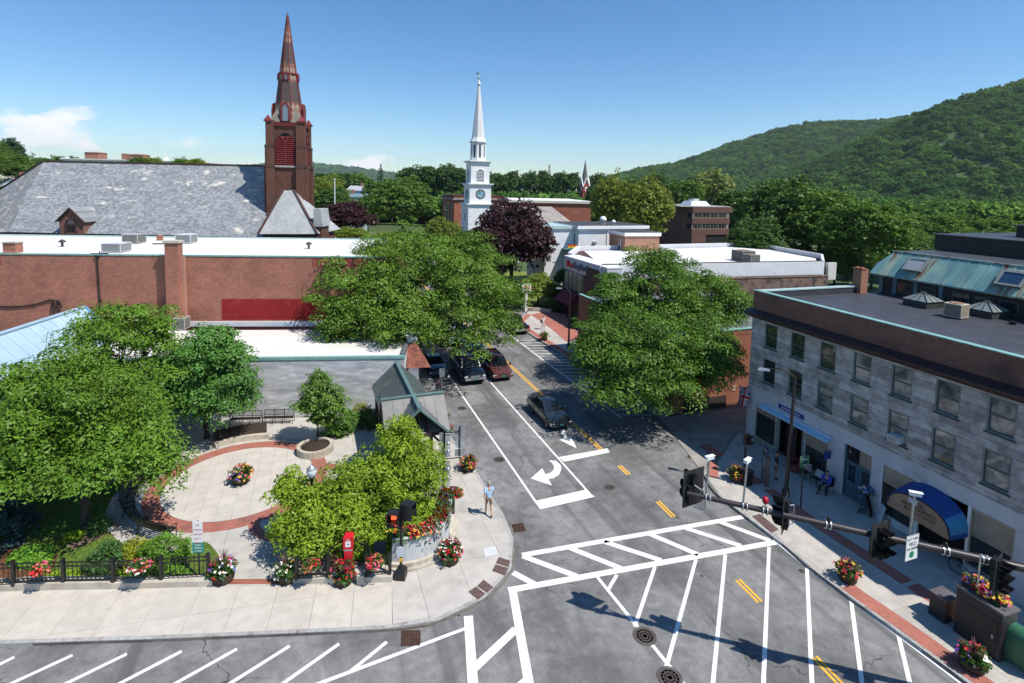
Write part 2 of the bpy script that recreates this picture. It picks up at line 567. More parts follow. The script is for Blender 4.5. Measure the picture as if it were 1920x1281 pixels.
def shrub(name,label,c,rad,mat,seed,clump=.22,nper=26,L=.12,W=.06,dens=1.0,group=None,cat='shrub',flat=.8,tilt=.9):
 r=np.random.default_rng(seed)
 rad=np.array(rad,float)
 root=thing(name,label,cat,c,0,group)
 area=4*math.pi*rad.mean()**2
 n=max(10,int(area/(clump*clump)*.7*dens))
 P=lobe_points((0,0,rad[2]*.75),rad,n,r,.55,.12,-.85)
 P[:,2]=np.maximum(P[:,2],.05)
 V,t=leaves(P,clump,nper,L,W,r,flat,.1,tilt)
 link('foliage',quads_mesh('foliage',V,t,mat),root)
 mb=MB()
 for i in range(7):
  q=P[r.integers(len(P))]*np.array([.6,.6,.8])
  limb(mb,(r.normal()*.06,r.normal()*.06,0),q,.025,.01,r,2,.05,5)
 mb.build('stem',BARK,root)
 return root
LEAF_POT=M_leaf('planter_leaves',(.060,.135,.030),.25,.35)
FLOWER={}
for _k,_c in dict(red=(.62,.012,.022),yellow=(.80,.50,.03),white=(.80,.78,.66),purple=(.16,.05,.36),pink=(.72,.10,.20),coral=(.78,.20,.10),plum=(.13,.02,.045),blue=(.22,.25,.62)).items():
 FLOWER[_k]=M('petals_'+_k,_c,tuple(x*.8 for x in _c),30,.6)
def blooms_mesh(pts,size,r):
 """each bloom: five petals round a centre, facing up and out"""
 V=[]
 for p in pts:
  nrm=unit(np.array([p[0],p[1],0])*.8+np.array([0,-.15,.8])+r.normal(size=3)*.35)
  a=unit(np.cross(nrm,r.normal(size=3)));b=np.cross(nrm,a)
  s=size*(.75+.5*r.random())
  for k in range(4):
   t=k*math.pi/2
   u=a*math.cos(t)+b*math.sin(t);w=-a*math.sin(t)+b*math.cos(t)
   V.append([p,p+(u*.7+w*.55)*s,p+u*s*1.1+nrm*s*.25,p+(u*.7-w*.55)*s])
 return np.array(V)
def bouquet(root,rad,z,h,colors,seed,n=60,bl=.05,spike=None,leaf_mat=None,leafL=.11,nclump=None):
 """foliage mound with blooms of several colours; parts of root"""
 r=np.random.default_rng(seed)
 rx,ry=rad if hasattr(rad,'__len__')else(rad,rad)
 k=nclump or int(40+130*rx*ry)
 P=lobe_points((0,0,z),(rx,ry,h),k,r,.35,.15,-.25)
 P[:,2]=np.maximum(P[:,2],z-.25*h)
 V,t=leaves(P,.10,16,leafL,leafL*.5,r,.8,.2,.8)
 link('foliage',quads_mesh('foliage',V,t,leaf_mat or LEAF_POT),root)
 cs=list(colors)
 per=max(3,n//len(cs))
 for i,cname in enumerate(cs):
  ang=6.28*i/len(cs)+r.random()
  q=lobe_points((0,0,z),(rx*1.05,ry*1.05,h*1.08),per*4,r,.93,.12,-.1)
  sc=-np.cos(np.arctan2(q[:,1]/ry,q[:,0]/rx)-ang)+r.random(len(q))*1.5
  q=q[np.argsort(sc)[:per]]
  o=link('flowers',quads_mesh('flowers',blooms_mesh(q,bl,r),np.zeros(per*4),FLOWER[cname]),root)
  o['kind']='stuff'
 if spike:
  S=[]
  for i in range(46):
   a=r.random()*6.28;s=r.random()
   p0=np.array([0,0,z+h*.3]);d=unit(np.array([math.cos(a)*(.25+.8*s),math.sin(a)*(.25+.8*s),1.0]))
   Ln=h*(.9+.7*r.random());w=unit(np.cross(d,[0,0,1]))*.012
   m=p0+d*Ln*.6;e=p0+d*Ln+np.array([math.cos(a),math.sin(a),-1.2])*Ln*.18
   S.append([p0-w,p0+w,m+w,m-w]);S.append([m-w,m+w,e+w*.2,e-w*.2])
  link('grass_plume',quads_mesh('grass_plume',np.array(S),np.zeros(len(S)),spike),root)
PLUME=M('plum_grass_blades',(.085,.022,.03),(.13,.05,.05),20,.6)
BARREL=M('barrel_oak',(.085,.050,.032),(.055,.034,.022),5,.8,0,.3,25,stretch=(1,1,.2))
HOOP=M('barrel_hoop',(.03,.028,.027),(.05,.04,.035),8,.6,.4)
SOIL=M('potting_soil',(.03,.02,.014),(.05,.034,.024),14,.95,0,.6,30)
def barrel_planter(loc,label,colors,seed,rad=.42,h=.42,n=60,spike=PLUME,group='half barrel flower planters',rim=1.25,mound=.42):
 t=thing('flower_planter',label,'planter',loc,rng.random()*3,group)
 mb=MB()
 nst=18
 for i in range(nst):
  a0,a1=2*math.pi*i/nst,2*math.pi*(i+.9)/nst
  pr=[(.84,0),(.97,h*.55),(1.0,h)]
  v=[]
  for q,z in pr:
   for a in(a0,a1):
    v.append((rad*q*math.cos(a),rad*q*math.sin(a),z))
  for q,z in((.90,h),(.90,h-.12)):
   for a in(a0,a1):
    v.append((rad*q*math.cos(a),rad*q*math.sin(a),z))
  mb.add(v,[(0,1,3,2),(2,3,5,4),(4,5,7,6),(6,7,9,8)])
 mb.lathe([(rad*.80,.005),(rad*.92,h*.5),(rad*.89,h-.1),(rad*.2,h-.08)],18)
 b=mb.build('barrel',[BARREL],t)
 hp=MB()
 for z,q in((h*.2,.90),(h*.78,.99)):
  hp.lathe([(rad*q,z-.02),(rad*q+.012,z-.02),(rad*(q+.015)+.012,z+.02),(rad*(q+.015),z+.02)],18)
 hp.build('hoop',HOOP,b)
 sm_=MB();sm_.lathe([(rad*.86,h-.075),(rad*.86,h-.065)],18);sm_.build('soil',SOIL,t)
 bouquet(t,rad*rim,h+.05,mound,colors,seed,n,.05,spike)
 return t
#  people
SKIN=M('skin',(.50,.29,.20),(.44,.25,.17),12,.55)
def skin_obj(name,joints,edges,mat,parent,subd=2,root=0):
 me=bpy.data.meshes.new(name)
 me.from_pydata([j[0]for j in joints],edges,[])
 me.materials.append(mat)
 o=link(name,me,parent)
 md=o.modifiers.new('skin','SKIN')
 md.use_smooth_shade=True
 sv=me.skin_vertices[0].data
 for i,j in enumerate(joints):
  rr=j[1]if hasattr(j[1],'__len__')else(j[1],j[1])
  sv[i].radius=rr
  sv[i].use_root=(i==root)
 s=o.modifiers.new('sub','SUBSURF');s.levels=subd;s.render_levels=subd
 return o
def person(label,loc,face,J,shirt,legs_mat,shoe_mat,hair_mat,shorts=None,sleeves='short',group=None,extra=None,h=1.78,hair_long=False):
 """J: joint positions in the person's own frame, facing -y; metres for 1.78 m"""
 t=thing('person',label,'person',loc,face,group)
 k=h/1.78
 P={a:Vector(b)*k for a,b in J.items()}
 def mid(a,b,f=.5):
  return P[a].lerp(P[b],f)
 body=[]
 E=[]
 def add(p,r):
  body.append((p,r));return len(body)-1
 pel=add(P['pelvis'],(.135*k,.105*k))
 wst=add(mid('pelvis','chest',.5),(.125*k,.095*k))
 ch=add(P['chest'],(.155*k,.11*k))
 nk=add(P['neck'],.055*k)
 h0=add(P['neck'].lerp(P['head'],.55),(.070*k,.078*k))
 h1=add(P['head'],(.076*k,.094*k))
 h2=add(P['head']+(P['head']-P['neck']).normalized()*.085*k,(.055*k,.070*k))
 E+=[(pel,wst),(wst,ch),(ch,nk),(nk,h0),(h0,h1),(h1,h2)]
 for s in 'lr':
  sh=add(P['sh_'+s],.062*k);el=add(P['el_'+s],.042*k);wr=add(P['wr_'+s],.028*k)
  hp=add(P['hip_'+s],.085*k);kn=add(P['kn_'+s],.055*k);cf=add(mid('kn_'+s,'an_'+s,.35),.052*k);an=add(P['an_'+s],.035*k)
  E+=[(ch,sh),(sh,el),(el,wr),(pel,hp),(hp,kn),(kn,cf),(cf,an)]
  d=(P['wr_'+s]-P['el_'+s]).normalized()
  side=Vector((1 if s=='l' else-1,0,0))
  across=d.cross(side)
  if across.length<.1:
   across=Vector((0,1,0))
  across.normalize()
  pm=add(P['wr_'+s]+d*.05*k,(.034*k,.018*k))
  E.append((wr,pm))
  for q,ln in((-1.4,.062),(-.5,.075),(.45,.072),(1.35,.055)):
   b0=P['wr_'+s]+d*.085*k+across*q*.017*k
   f1=add(b0,.010*k);f2=add(b0+(d*.8-side*.35)*ln*k,.008*k)
   E+=[(pm,f1),(f1,f2)]
  th=add(P['wr_'+s]+d*.06*k-across*.045*k,.010*k)
  E.append((pm,th))
 skin_obj('body',body,E,SKIN,t)
 fb=MB()
 hd,fwd=P['head'],Vector((0,-1,0))
 if 'look' in J:
  fwd=Vector(J['look']).normalized()
 sd=fwd.cross(Vector((0,0,1))).normalized()
 n0=hd+fwd*.088*k-Vector((0,0,.012*k))
 fb.add([n0+sd*.014*k-Vector((0,0,.015*k)),n0-sd*.014*k-Vector((0,0,.015*k)),n0+Vector((0,0,.03*k)),n0+fwd*.022*k-Vector((0,0,.012*k))],[(0,1,3),(1,2,3),(2,0,3)])
 for s in(1,-1):
  fb.disc(hd+sd*s*.086*k-Vector((0,0,.012*k))-fwd*.01,sd*s,.028*k,8,0,.6)
  fb.disc(hd+sd*s*.086*k-Vector((0,0,.012*k))-fwd*.01,-sd*s,.028*k,8,0,.6)
 fb.build('nose_and_ears',SKIN,t)
 ey=MB()
 for s in(1,-1):
  ey.disc(hd+fwd*.090*k+sd*s*.032*k+Vector((0,0,.018*k)),fwd,.011*k,8)
 ey.disc(hd+fwd*.086*k-Vector((0,0,.048*k)),fwd,.010*k,8,0,2.2)
 ey.build('eyes_and_mouth',M('eye_dark',(.03,.015,.012)),t)
 hm=MB()
 N,MM=12,5
 cap=[]
 for j in range(MM+1):
  th=j/MM*(1.75 if not hair_long else 2.0)
  for i in range(N):
   a=2*math.pi*i/N
   v=Vector((math.sin(th)*math.cos(a)*.088,math.sin(th)*math.sin(a)*.106,math.cos(th)*.115))*k
   fd=-v.normalized().dot(fwd)if th>.9 else 0
   lift=max(0.0,v.normalized().dot(fwd))*.07*k if th>.8 else 0
   cap.append(hd+Vector((0,0,.03*k))+v+Vector((0,0,lift))-fwd*.008)
 hm.add(cap,[(j*N+i,j*N+(i+1)%N,(j+1)*N+(i+1)%N,(j+1)*N+i)for j in range(MM)for i in range(N)],0,True)
 hm.build('hair',hair_mat,t)
 S=[(P['pelvis']+Vector((0,0,.02)),(.152*k,.122*k)),(mid('pelvis','chest',.5),(.148*k,.118*k)),(P['chest'],(.170*k,.124*k)),(P['chest'].lerp(P['neck'],.62),(.085*k,.075*k))]
 SE=[(0,1),(1,2),(2,3)]
 for s in 'lr':
  i=len(S)
  S.append((P['sh_'+s],.078*k))
  if sleeves=='long':
   S+=[(P['el_'+s],.055*k),(mid('el_'+s,'wr_'+s,.93),.042*k)]
   SE+=[(2,i),(i,i+1),(i+1,i+2)]
  else:
   S.append((mid('sh_'+s,'el_'+s,.72),.066*k))
   SE+=[(2,i),(i,i+1)]
 skin_obj('shirt',S,SE,shirt,t,2,1)
 T=[(P['pelvis']-Vector((0,0,.0)),(.146*k,.118*k)),(P['pelvis']+Vector((0,0,.07*k)),(.14*k,.112*k))]
 TE=[(0,1)]
 for s in 'lr':
  i=len(T)
  T.append((P['hip_'+s],.098*k))
  if shorts:
   T.append((mid('hip_'+s,'kn_'+s,.8),.082*k));TE+=[(0,i),(i,i+1)]
  else:
   T+=[(P['kn_'+s],.072*k),(mid('kn_'+s,'an_'+s,.95),.058*k)];TE+=[(0,i),(i,i+1),(i+1,i+2)]
 skin_obj('shorts' if shorts else 'trousers',T,TE,shorts or legs_mat,t,2,0)
 for s in 'lr':
  a=P['an_'+s]
  fd=Vector(J.get('toe_'+s,(0,-1,0))).normalized()
  skin_obj('shoe',[(a-fd*.05*k+Vector((0,0,-.03*k)),(.038*k,.040*k)),(a+fd*.06*k+Vector((0,0,-.045*k)),(.042*k,.032*k)),(a+fd*.16*k+Vector((0,0,-.055*k)),(.038*k,.022*k))],[(0,1),(1,2)],shoe_mat,t,1,1)
 return t
STAND=dict(pelvis=(0,0,.95),chest=(0,-.01,1.30),neck=(0,.0,1.50),head=(0,-.025,1.645),sh_l=(.19,0,1.42),el_l=(.235,.03,1.13),wr_l=(.23,-.03,.88),sh_r=(-.19,0,1.42),el_r=(-.235,.03,1.13),wr_r=(-.23,-.03,.88),hip_l=(.095,0,.90),kn_l=(.10,-.01,.50),an_l=(.10,.03,.085),hip_r=(-.095,0,.90),kn_r=(-.10,-.01,.50),an_r=(-.10,.03,.085))
def pose(**k):
 d=dict(STAND);d.update(k);return d
WALK=pose(kn_l=(.10,-.13,.52),an_l=(.10,-.17,.085),kn_r=(-.10,.03,.49),an_r=(-.10,.24,.13),el_l=(.24,.12,1.15),wr_l=(.22,.12,.90),el_r=(-.24,-.05,1.14),wr_r=(-.22,-.20,.93))
SIT=pose(pelvis=(0,.05,.50),chest=(0,-.02,.86),neck=(0,-.05,1.06),head=(0,-.10,1.20),sh_l=(.19,-.02,.98),sh_r=(-.19,-.02,.98),el_l=(.25,-.16,.72),wr_l=(.12,-.36,.60),el_r=(-.25,-.16,.72),wr_r=(-.12,-.36,.60),hip_l=(.10,.03,.50),kn_l=(.16,-.40,.50),an_l=(.17,-.36,.085),hip_r=(-.10,.03,.50),kn_r=(-.15,-.42,.49),an_r=(-.18,-.55,.085),look=(0,-1,-.25))
#  vehicles
TYRE=M('tyre_rubber',(.018,.018,.018),(.025,.025,.025),8,.85)
RIM=M('alloy_rim',(.45,.46,.47),(.35,.36,.37),4,.3,.8)
CHROME=M('chrome',(.70,.71,.72),(.62,.63,.64),3,.12,.95)
CARGLASS=M_glass('car_glass',(.012,.016,.02),.03,.9)
LAMP=M('headlight_lens',(.75,.77,.78),(.6,.62,.64),8,.12,.2)
TAIL=M('tail_light_lens',(.35,.012,.012),(.25,.01,.01),8,.2)
PLATE_G=M('green_number_plate',(.02,.22,.13),(.02,.19,.11),5,.5)
PLATE_W=M('white_number_plate',(.75,.76,.76),(.68,.7,.7),5,.5)
TRIM=M('black_trim',(.02,.02,.022),(.03,.03,.032),5,.6)
INTER=M('car_interior',(.06,.055,.05),(.09,.08,.07),4,.9)
def car_paint(name,c):
 return M(name,c,tuple(x*.93 for x in c),1.2,.25,.0,spec=.5,coat=.6)
def car(label,loc,rotz,paint,spec,group='cars on the main street',name='car',plate=PLATE_G,lights=False):
 """x forward; spec: stations of the body and the cabin"""
 t=thing(name,label,spec['cat'],loc,rotz,group)
 W=spec['W']/2
 b=MB()
 st=spec['body']
 ring=[]
 for x,zl,zb,wf in st:
  w=W*wf
  zm=zl+(zb-zl)*.55
  ring.append([(x,-w*.90,zl),(x,-w*.99,zl+.10),(x,-w,zm),(x,-w*.965,zb-.05),(x,-w*.90,zb),(x,-w*.45,zb+.022),(x,w*.45,zb+.022),(x,w*.90,zb),(x,w*.965,zb-.05),(x,w,zm),(x,w*.99,zl+.10),(x,w*.90,zl)])
 n=12
 v=[p for r_ in ring for p in r_]
 f=[]
 for j in range(len(ring)-1):
  for i in range(n):
   f.append((j*n+i,(j+1)*n+i,(j+1)*n+(i+1)%n,j*n+(i+1)%n))
 b.add(v,f,0,True)
 b.add(v,[tuple(range(n)),tuple(range(len(v)-1,len(v)-n-1,-1))])
 body=b.build('body',paint,t)
 ed=body.modifiers.new('edges','EDGE_SPLIT');ed.split_angle=R(38)
 x0,x1,x2,x3,zb,zr,wi,wr=spec['cabin']
 cb=MB()
 B=[(x0,-wi,zb-.03),(x3,-wi,zb-.03),(x3,wi,zb-.03),(x0,wi,zb-.03)]
 T=[(x1,-wr,zr),(x2,-wr,zr),(x2,wr,zr),(x1,wr,zr)]
 cb.add(B+T,[(0,1,5,4),(1,2,6,5),(2,3,7,6),(3,0,4,7)])
 e=.08
 top=[(x1+e,-wr+e,zr+.045),(x2-e*1.5,-wr+e,zr+.045),(x2-e*1.5,wr-e,zr+.045),(x1+e,wr-e,zr+.045)]
 cb.add(T+top,[(0,1,5,4),(1,2,6,5),(2,3,7,6),(3,0,4,7),(4,5,6,7)],0,True)
 cb.build('roof',paint,t)
 def pane(a,b_,c,d,u0,u1,v0,v1,nm='window'):
  a,b_,c,d=map(Vector,(a,b_,c,d))
  nr=(b_-a).cross(d-a).normalized()*.006
  def q(u,w):
   return(a.lerp(b_,u)).lerp(d.lerp(c,u),w)+nr
  m=MB();m.quad(q(u0,v0),q(u1,v0),q(u1,v1),q(u0,v1))
  return m.build(nm,CARGLASS,t)
 Bv,Tv=B,T
 pane(Bv[1],Bv[2],Tv[2],Tv[1],.07,.93,.10,.93,'windshield')
 pane(Bv[3],Bv[0],Tv[0],Tv[3],.09,.91,.14,.90,'rear_window')
 cuts=spec['side']
 for u0,u1 in cuts:
  pane(Bv[0],Bv[1],Tv[1],Tv[0],u0,u1,.12,.90)
  pane(Bv[2],Bv[3],Tv[3],Tv[2],1-u1,1-u0,.12,.90)
 rw=spec['rw']
 for x in(spec['xf'],spec['xr']):
  for s in(-1,1):
   w=link('wheel',None,t,(x,s*(W-.12),rw));w.empty_display_size=.1
   m=MB()
   pr=[(rw*.62,-.10),(rw*.95,-.11),(rw,-.07),(rw,.07),(rw*.95,.11),(rw*.62,.10)]
   vv,ff=[],[]
   N=18
   for r_,y in pr:
    for i in range(N):
     a=2*math.pi*i/N
     vv.append((r_*math.cos(a),y,r_*math.sin(a)))
   for j in range(len(pr)-1):
    for i in range(N):
     ff.append((j*N+i,j*N+(i+1)%N,(j+1)*N+(i+1)%N,(j+1)*N+i))
   m.add(vv,ff,0,True)
   m.build('tyre',TYRE,w)
   m2=MB()
   m2.disc((0,s*.075,0),(0,s,0),rw*.64,18)
   for i in range(5):
    a=2*math.pi*i/5
    m2.bar((0,s*.085,0),(rw*.58*math.cos(a),s*.09,rw*.58*math.sin(a)),.07,.03,0,(0,1,0))
   m2.build('rim',RIM,w)
   m3=MB()
   pts0=[(x+(rw+.065)*math.cos(a),s*(W+.006),rw+(rw+.065)*math.sin(a))for a in np.linspace(-.25,math.pi+.25,15)]
   pts1=[(x+(rw+.01)*math.cos(a),s*(W+.006),rw+(rw+.01)*math.sin(a))for a in np.linspace(-.25,math.pi+.25,15)]
   m3.add(pts0+pts1,[(i,i+1,16+i,15+i)for i in range(14)])
   m3.build('wheel_arch',TRIM,t)
 xfr,xre=st[-1][0],st[0][0]
 zf,zrr=st[-1][2],st[0][2]
 m=MB();m.box(xfr-.10,xfr+.06,-W*.90,W*.90,st[-1][1]+.05,st[-1][1]+.25);fb_=m.build('front_bumper',spec.get('bump',paint),t)
 m=MB();m.box(xre-.06,xre+.10,-W*.90,W*.90,st[0][1]+.05,st[0][1]+.27);m.build('rear_bumper',spec.get('bump',paint),t)
 m=MB();m.box(xfr-.02,xfr+.015,-W*.42,W*.42,zf-.26,zf-.09);g=m.build('grille',spec.get('grille',TRIM),t)
 for s in(-1,1):
  m=MB();m.box(xfr-.14,xfr+.02,s*W*.80-.15,s*W*.80+.12 if s<0 else s*W*.80+.08,zf-.23,zf-.08);m.build('headlight',LAMP,t)
  m=MB();m.box(xre-.02,xre+.10,s*W*.82-.10,s*W*.82+.10,zrr-.34,zrr-.10);m.build('tail_light',TAIL,t)
  m=MB();m.box(x3-.45,x3-.28,s*(W+.09)-.09,s*(W+.09)+.09,zb+.02,zb+.15);m.build('side_mirror',paint,t)
 m=MB();m.box(xfr+.06,xfr+.072,-.16,.16,st[-1][1]+.10,st[-1][1]+.24);m.build('number_plate',plate,t)
 m=MB();m.box(xre-.072,xre-.06,-.16,.16,zrr-.36,zrr-.22)if spec['cat']!='pickup' else m.box(xre-.072,xre-.06,-.16,.16,st[0][1]+.10,st[0][1]+.24);m.build('number_plate',plate if spec['cat']!='pickup' else PLATE_W,t)
 for s in(-1,1):
  m=MB()
  for x in spec['doors']:
   m.box(x-.006,x+.006,s*W-.004 if s>0 else s*W-.004,s*W+.004,st[2][1]+.12,zb-.08)
  m.build('door_seam',TRIM,t)
  m=MB()
  for x in spec['doors'][:-1]:
   m.box(x+.08,x+.22,s*(W-.012)-.016,s*(W-.012)+.016,zb-.19,zb-.15)
  m.build('door_handle',paint,t)
 if spec.get('rack'):
  m=MB()
  for s in(-1,1):
   m.bar((x1+.2,s*(wr-.12),zr+.10),(x2-.3,s*(wr-.12),zr+.10),.035,.035)
  for q in spec['rack']:
   m.bar((q,-wr+.12,zr+.10),(q,wr-.12,zr+.10),.045,.03)
  m.build('roof_rack',TRIM,t)
 return t
SEDAN=dict(cat='car',W=1.74,body=[(-2.25,.38,.86,.86),(-2.1,.25,.93,.95),(-1.4,.20,.95,1),(-.4,.19,.93,1),(.8,.19,.92,1),(1.5,.20,.86,.985),(2.0,.24,.78,.93),(2.2,.34,.70,.84)],cabin=(-1.75,-1.0,.18,1.05,.93,1.38,.76,.57),side=[(.12,.46),(.50,.86)],rw=.315,xf=1.38,xr=-1.26,doors=[-.85,.02,.98])
VAN=dict(cat='minivan',W=1.92,body=[(-2.45,.40,1.0,.9),(-2.35,.27,1.04,.97),(-1.5,.22,1.05,1),(0,.21,1.04,1),(1.2,.21,1.02,1),(1.75,.22,.95,.985),(2.25,.26,.84,.93),(2.42,.36,.74,.84)],cabin=(-2.38,-2.05,.45,1.55,1.03,1.68,.86,.68),side=[(.05,.27),(.30,.53),(.56,.84)],rw=.34,xf=1.52,xr=-1.5,doors=[-.9,.2,1.2],rack=[-1.2,-.3])
SUV=dict(cat='suv',W=2.0,body=[(-2.7,.50,1.15,.93),(-2.62,.36,1.18,.98),(-1.5,.34,1.2,1),(0,.34,1.19,1),(1.2,.34,1.18,1),(1.6,.35,1.13,.99),(2.45,.38,1.06,.96),(2.6,.46,.98,.92)],cabin=(-2.62,-2.45,.55,1.2,1.17,1.83,.90,.74),side=[(.03,.30),(.33,.58),(.61,.88)],rw=.39,xf=1.68,xr=-1.62,doors=[-.9,.15,1.1],rack=[-1.6,-.6,.2],grille=CHROME,bump=CHROME)
PICKUP=dict(cat='pickup',W=1.95,body=[(-2.75,.50,1.08,.96),(-2.70,.40,1.10,.99),(-1.6,.36,1.10,1),(0,.36,1.10,1),(1.2,.36,1.10,1),(1.6,.37,1.08,.99),(2.45,.40,1.0,.95),(2.6,.48,.92,.9)],cabin=(-.75,-.6,.55,1.2,1.10,1.78,.86,.70),side=[(.08,.45),(.50,.88)],rw=.39,xf=1.68,xr=-1.65,doors=[-.6,.2,1.1],bump=CHROME)
#  SETTING
def clip(poly,cell):
 out=list(poly)
 n=len(cell)
 for i in range(n):
  a,b=cell[i],cell[(i+1)%n]
  inp,out=out,[]
  if not inp:
   return[]
  def side(p):
   return(b[0]-a[0])*(p[1]-a[1])-(b[1]-a[1])*(p[0]-a[0])
  for j in range(len(inp)):
   p,q=inp[j],inp[(j+1)%len(inp)]
   sp,sq=side(p),side(q)
   if sp>=0:
    out.append(p)
   if(sp>=0)!=(sq>=0):
    t=sp/(sp-sq)
    out.append((p[0]+(q[0]-p[0])*t,p[1]+(q[1]-p[1])*t))
 return out
def area2(p):
 return abs(sum(p[i][0]*p[(i+1)%len(p)][1]-p[(i+1)%len(p)][0]*p[i][1]for i in range(len(p))))/2
def slabs(poly,parent,mat,ang,du,dv,z0,z1,name='paving_slab',gap=.012,origin=(0,0),bond=0.0,jit=.0015,amin=.02):
 """lay slabs over a polygon: each one an object, with open joints between"""
 ca,sa=math.cos(ang),math.sin(ang)
 def uv(p):
  x,y=p[0]-origin[0],p[1]-origin[1]
  return(x*ca+y*sa,-x*sa+y*ca)
 def xy(u,v):
  return(origin[0]+u*ca-v*sa,origin[1]+u*sa+v*ca)
 P=[uv(p)for p in poly]
 u0,u1=min(p[0]for p in P),max(p[0]for p in P)
 v0,v1=min(p[1]for p in P),max(p[1]for p in P)
 out=[]
 for j in range(int(math.floor(v0/dv)),int(math.ceil(v1/dv))):
  sh=bond*(j%2)*du
  for i in range(int(math.floor(u0/du))-1,int(math.ceil(u1/du))+1):
   a,b,c,d=i*du+sh+gap/2,(i+1)*du+sh-gap/2,j*dv+gap/2,(j+1)*dv-gap/2
   q=clip(P,[(a,c),(b,c),(b,d),(a,d)])
   if len(q)<3 or area2(q)<amin:
    continue
   mb=MB()
   dz=(random.random()-.5)*2*jit
   mb.prism([xy(*p)for p in q],z0,z1+dz,bottom=False)
   out.append(mb.build(name,mat,parent))
 return out
def offset_line(pts,d):
 """shift a polyline sideways (left of travel = +)"""
 out=[]
 for i in range(len(pts)):
  a=np.array(pts[max(i-1,0)]);b=np.array(pts[min(i+1,len(pts)-1)])
  t=(b-a)/np.linalg.norm(b-a)
  out.append((pts[i][0]-t[1]*d,pts[i][1]+t[0]*d))
 return out
def resample(pts,step):
 out=[pts[0]]
 acc=0.0
 for a,b in zip(pts[:-1],pts[1:]):
  L=math.dist(a,b)
  t=step-acc
  while t<=L:
   out.append(along(a,b,t/L));t+=step
  acc=L-(t-step)
 if math.dist(out[-1],pts[-1])>step*.3:
  out.append(pts[-1])
 return out
KERB=M('granite_kerb',(.40,.39,.37),(.32,.31,.30),7,.85,0,.25,35,'world',stain=(.2,.19,.18),sscale=2,rnd=.08)
def kerb(pts,parent,side,w=.16,z1=SW+.006,step=2.1):
 pts=resample(pts,step)
 inn=offset_line(pts,w*side)
 for i in range(len(pts)-1):
  a,b=along(pts[i],pts[i+1],.004),along(pts[i],pts[i+1],.996)
  c,d=along(inn[i],inn[i+1],.996),along(inn[i],inn[i+1],.004)
  MB().prism([a,b,c,d],-.05,z1+(random.random()-.5)*.006,bottom=False).build('kerb_stone',KERB,parent)
#  ground to the horizon
GRASS_G=M('far_ground',(.045,.085,.022),(.06,.09,.03),.05,.95,0,0,1,'world',stain=(.10,.10,.06),sscale=.02)
mb=MB()
N=24
for i in range(N):
 for j in range(N):
  x0,x1=-9000+18000*i/N,-9000+18000*(i+1)/N
  y0,y1=-600+12000*j/N,-600+12000*(j+1)/N
  mb.quad((x0,y0,-.08),(x1,y0,-.08),(x1,y1,-.08),(x0,y1,-.08))
structure('ground',mb,GRASS_G)
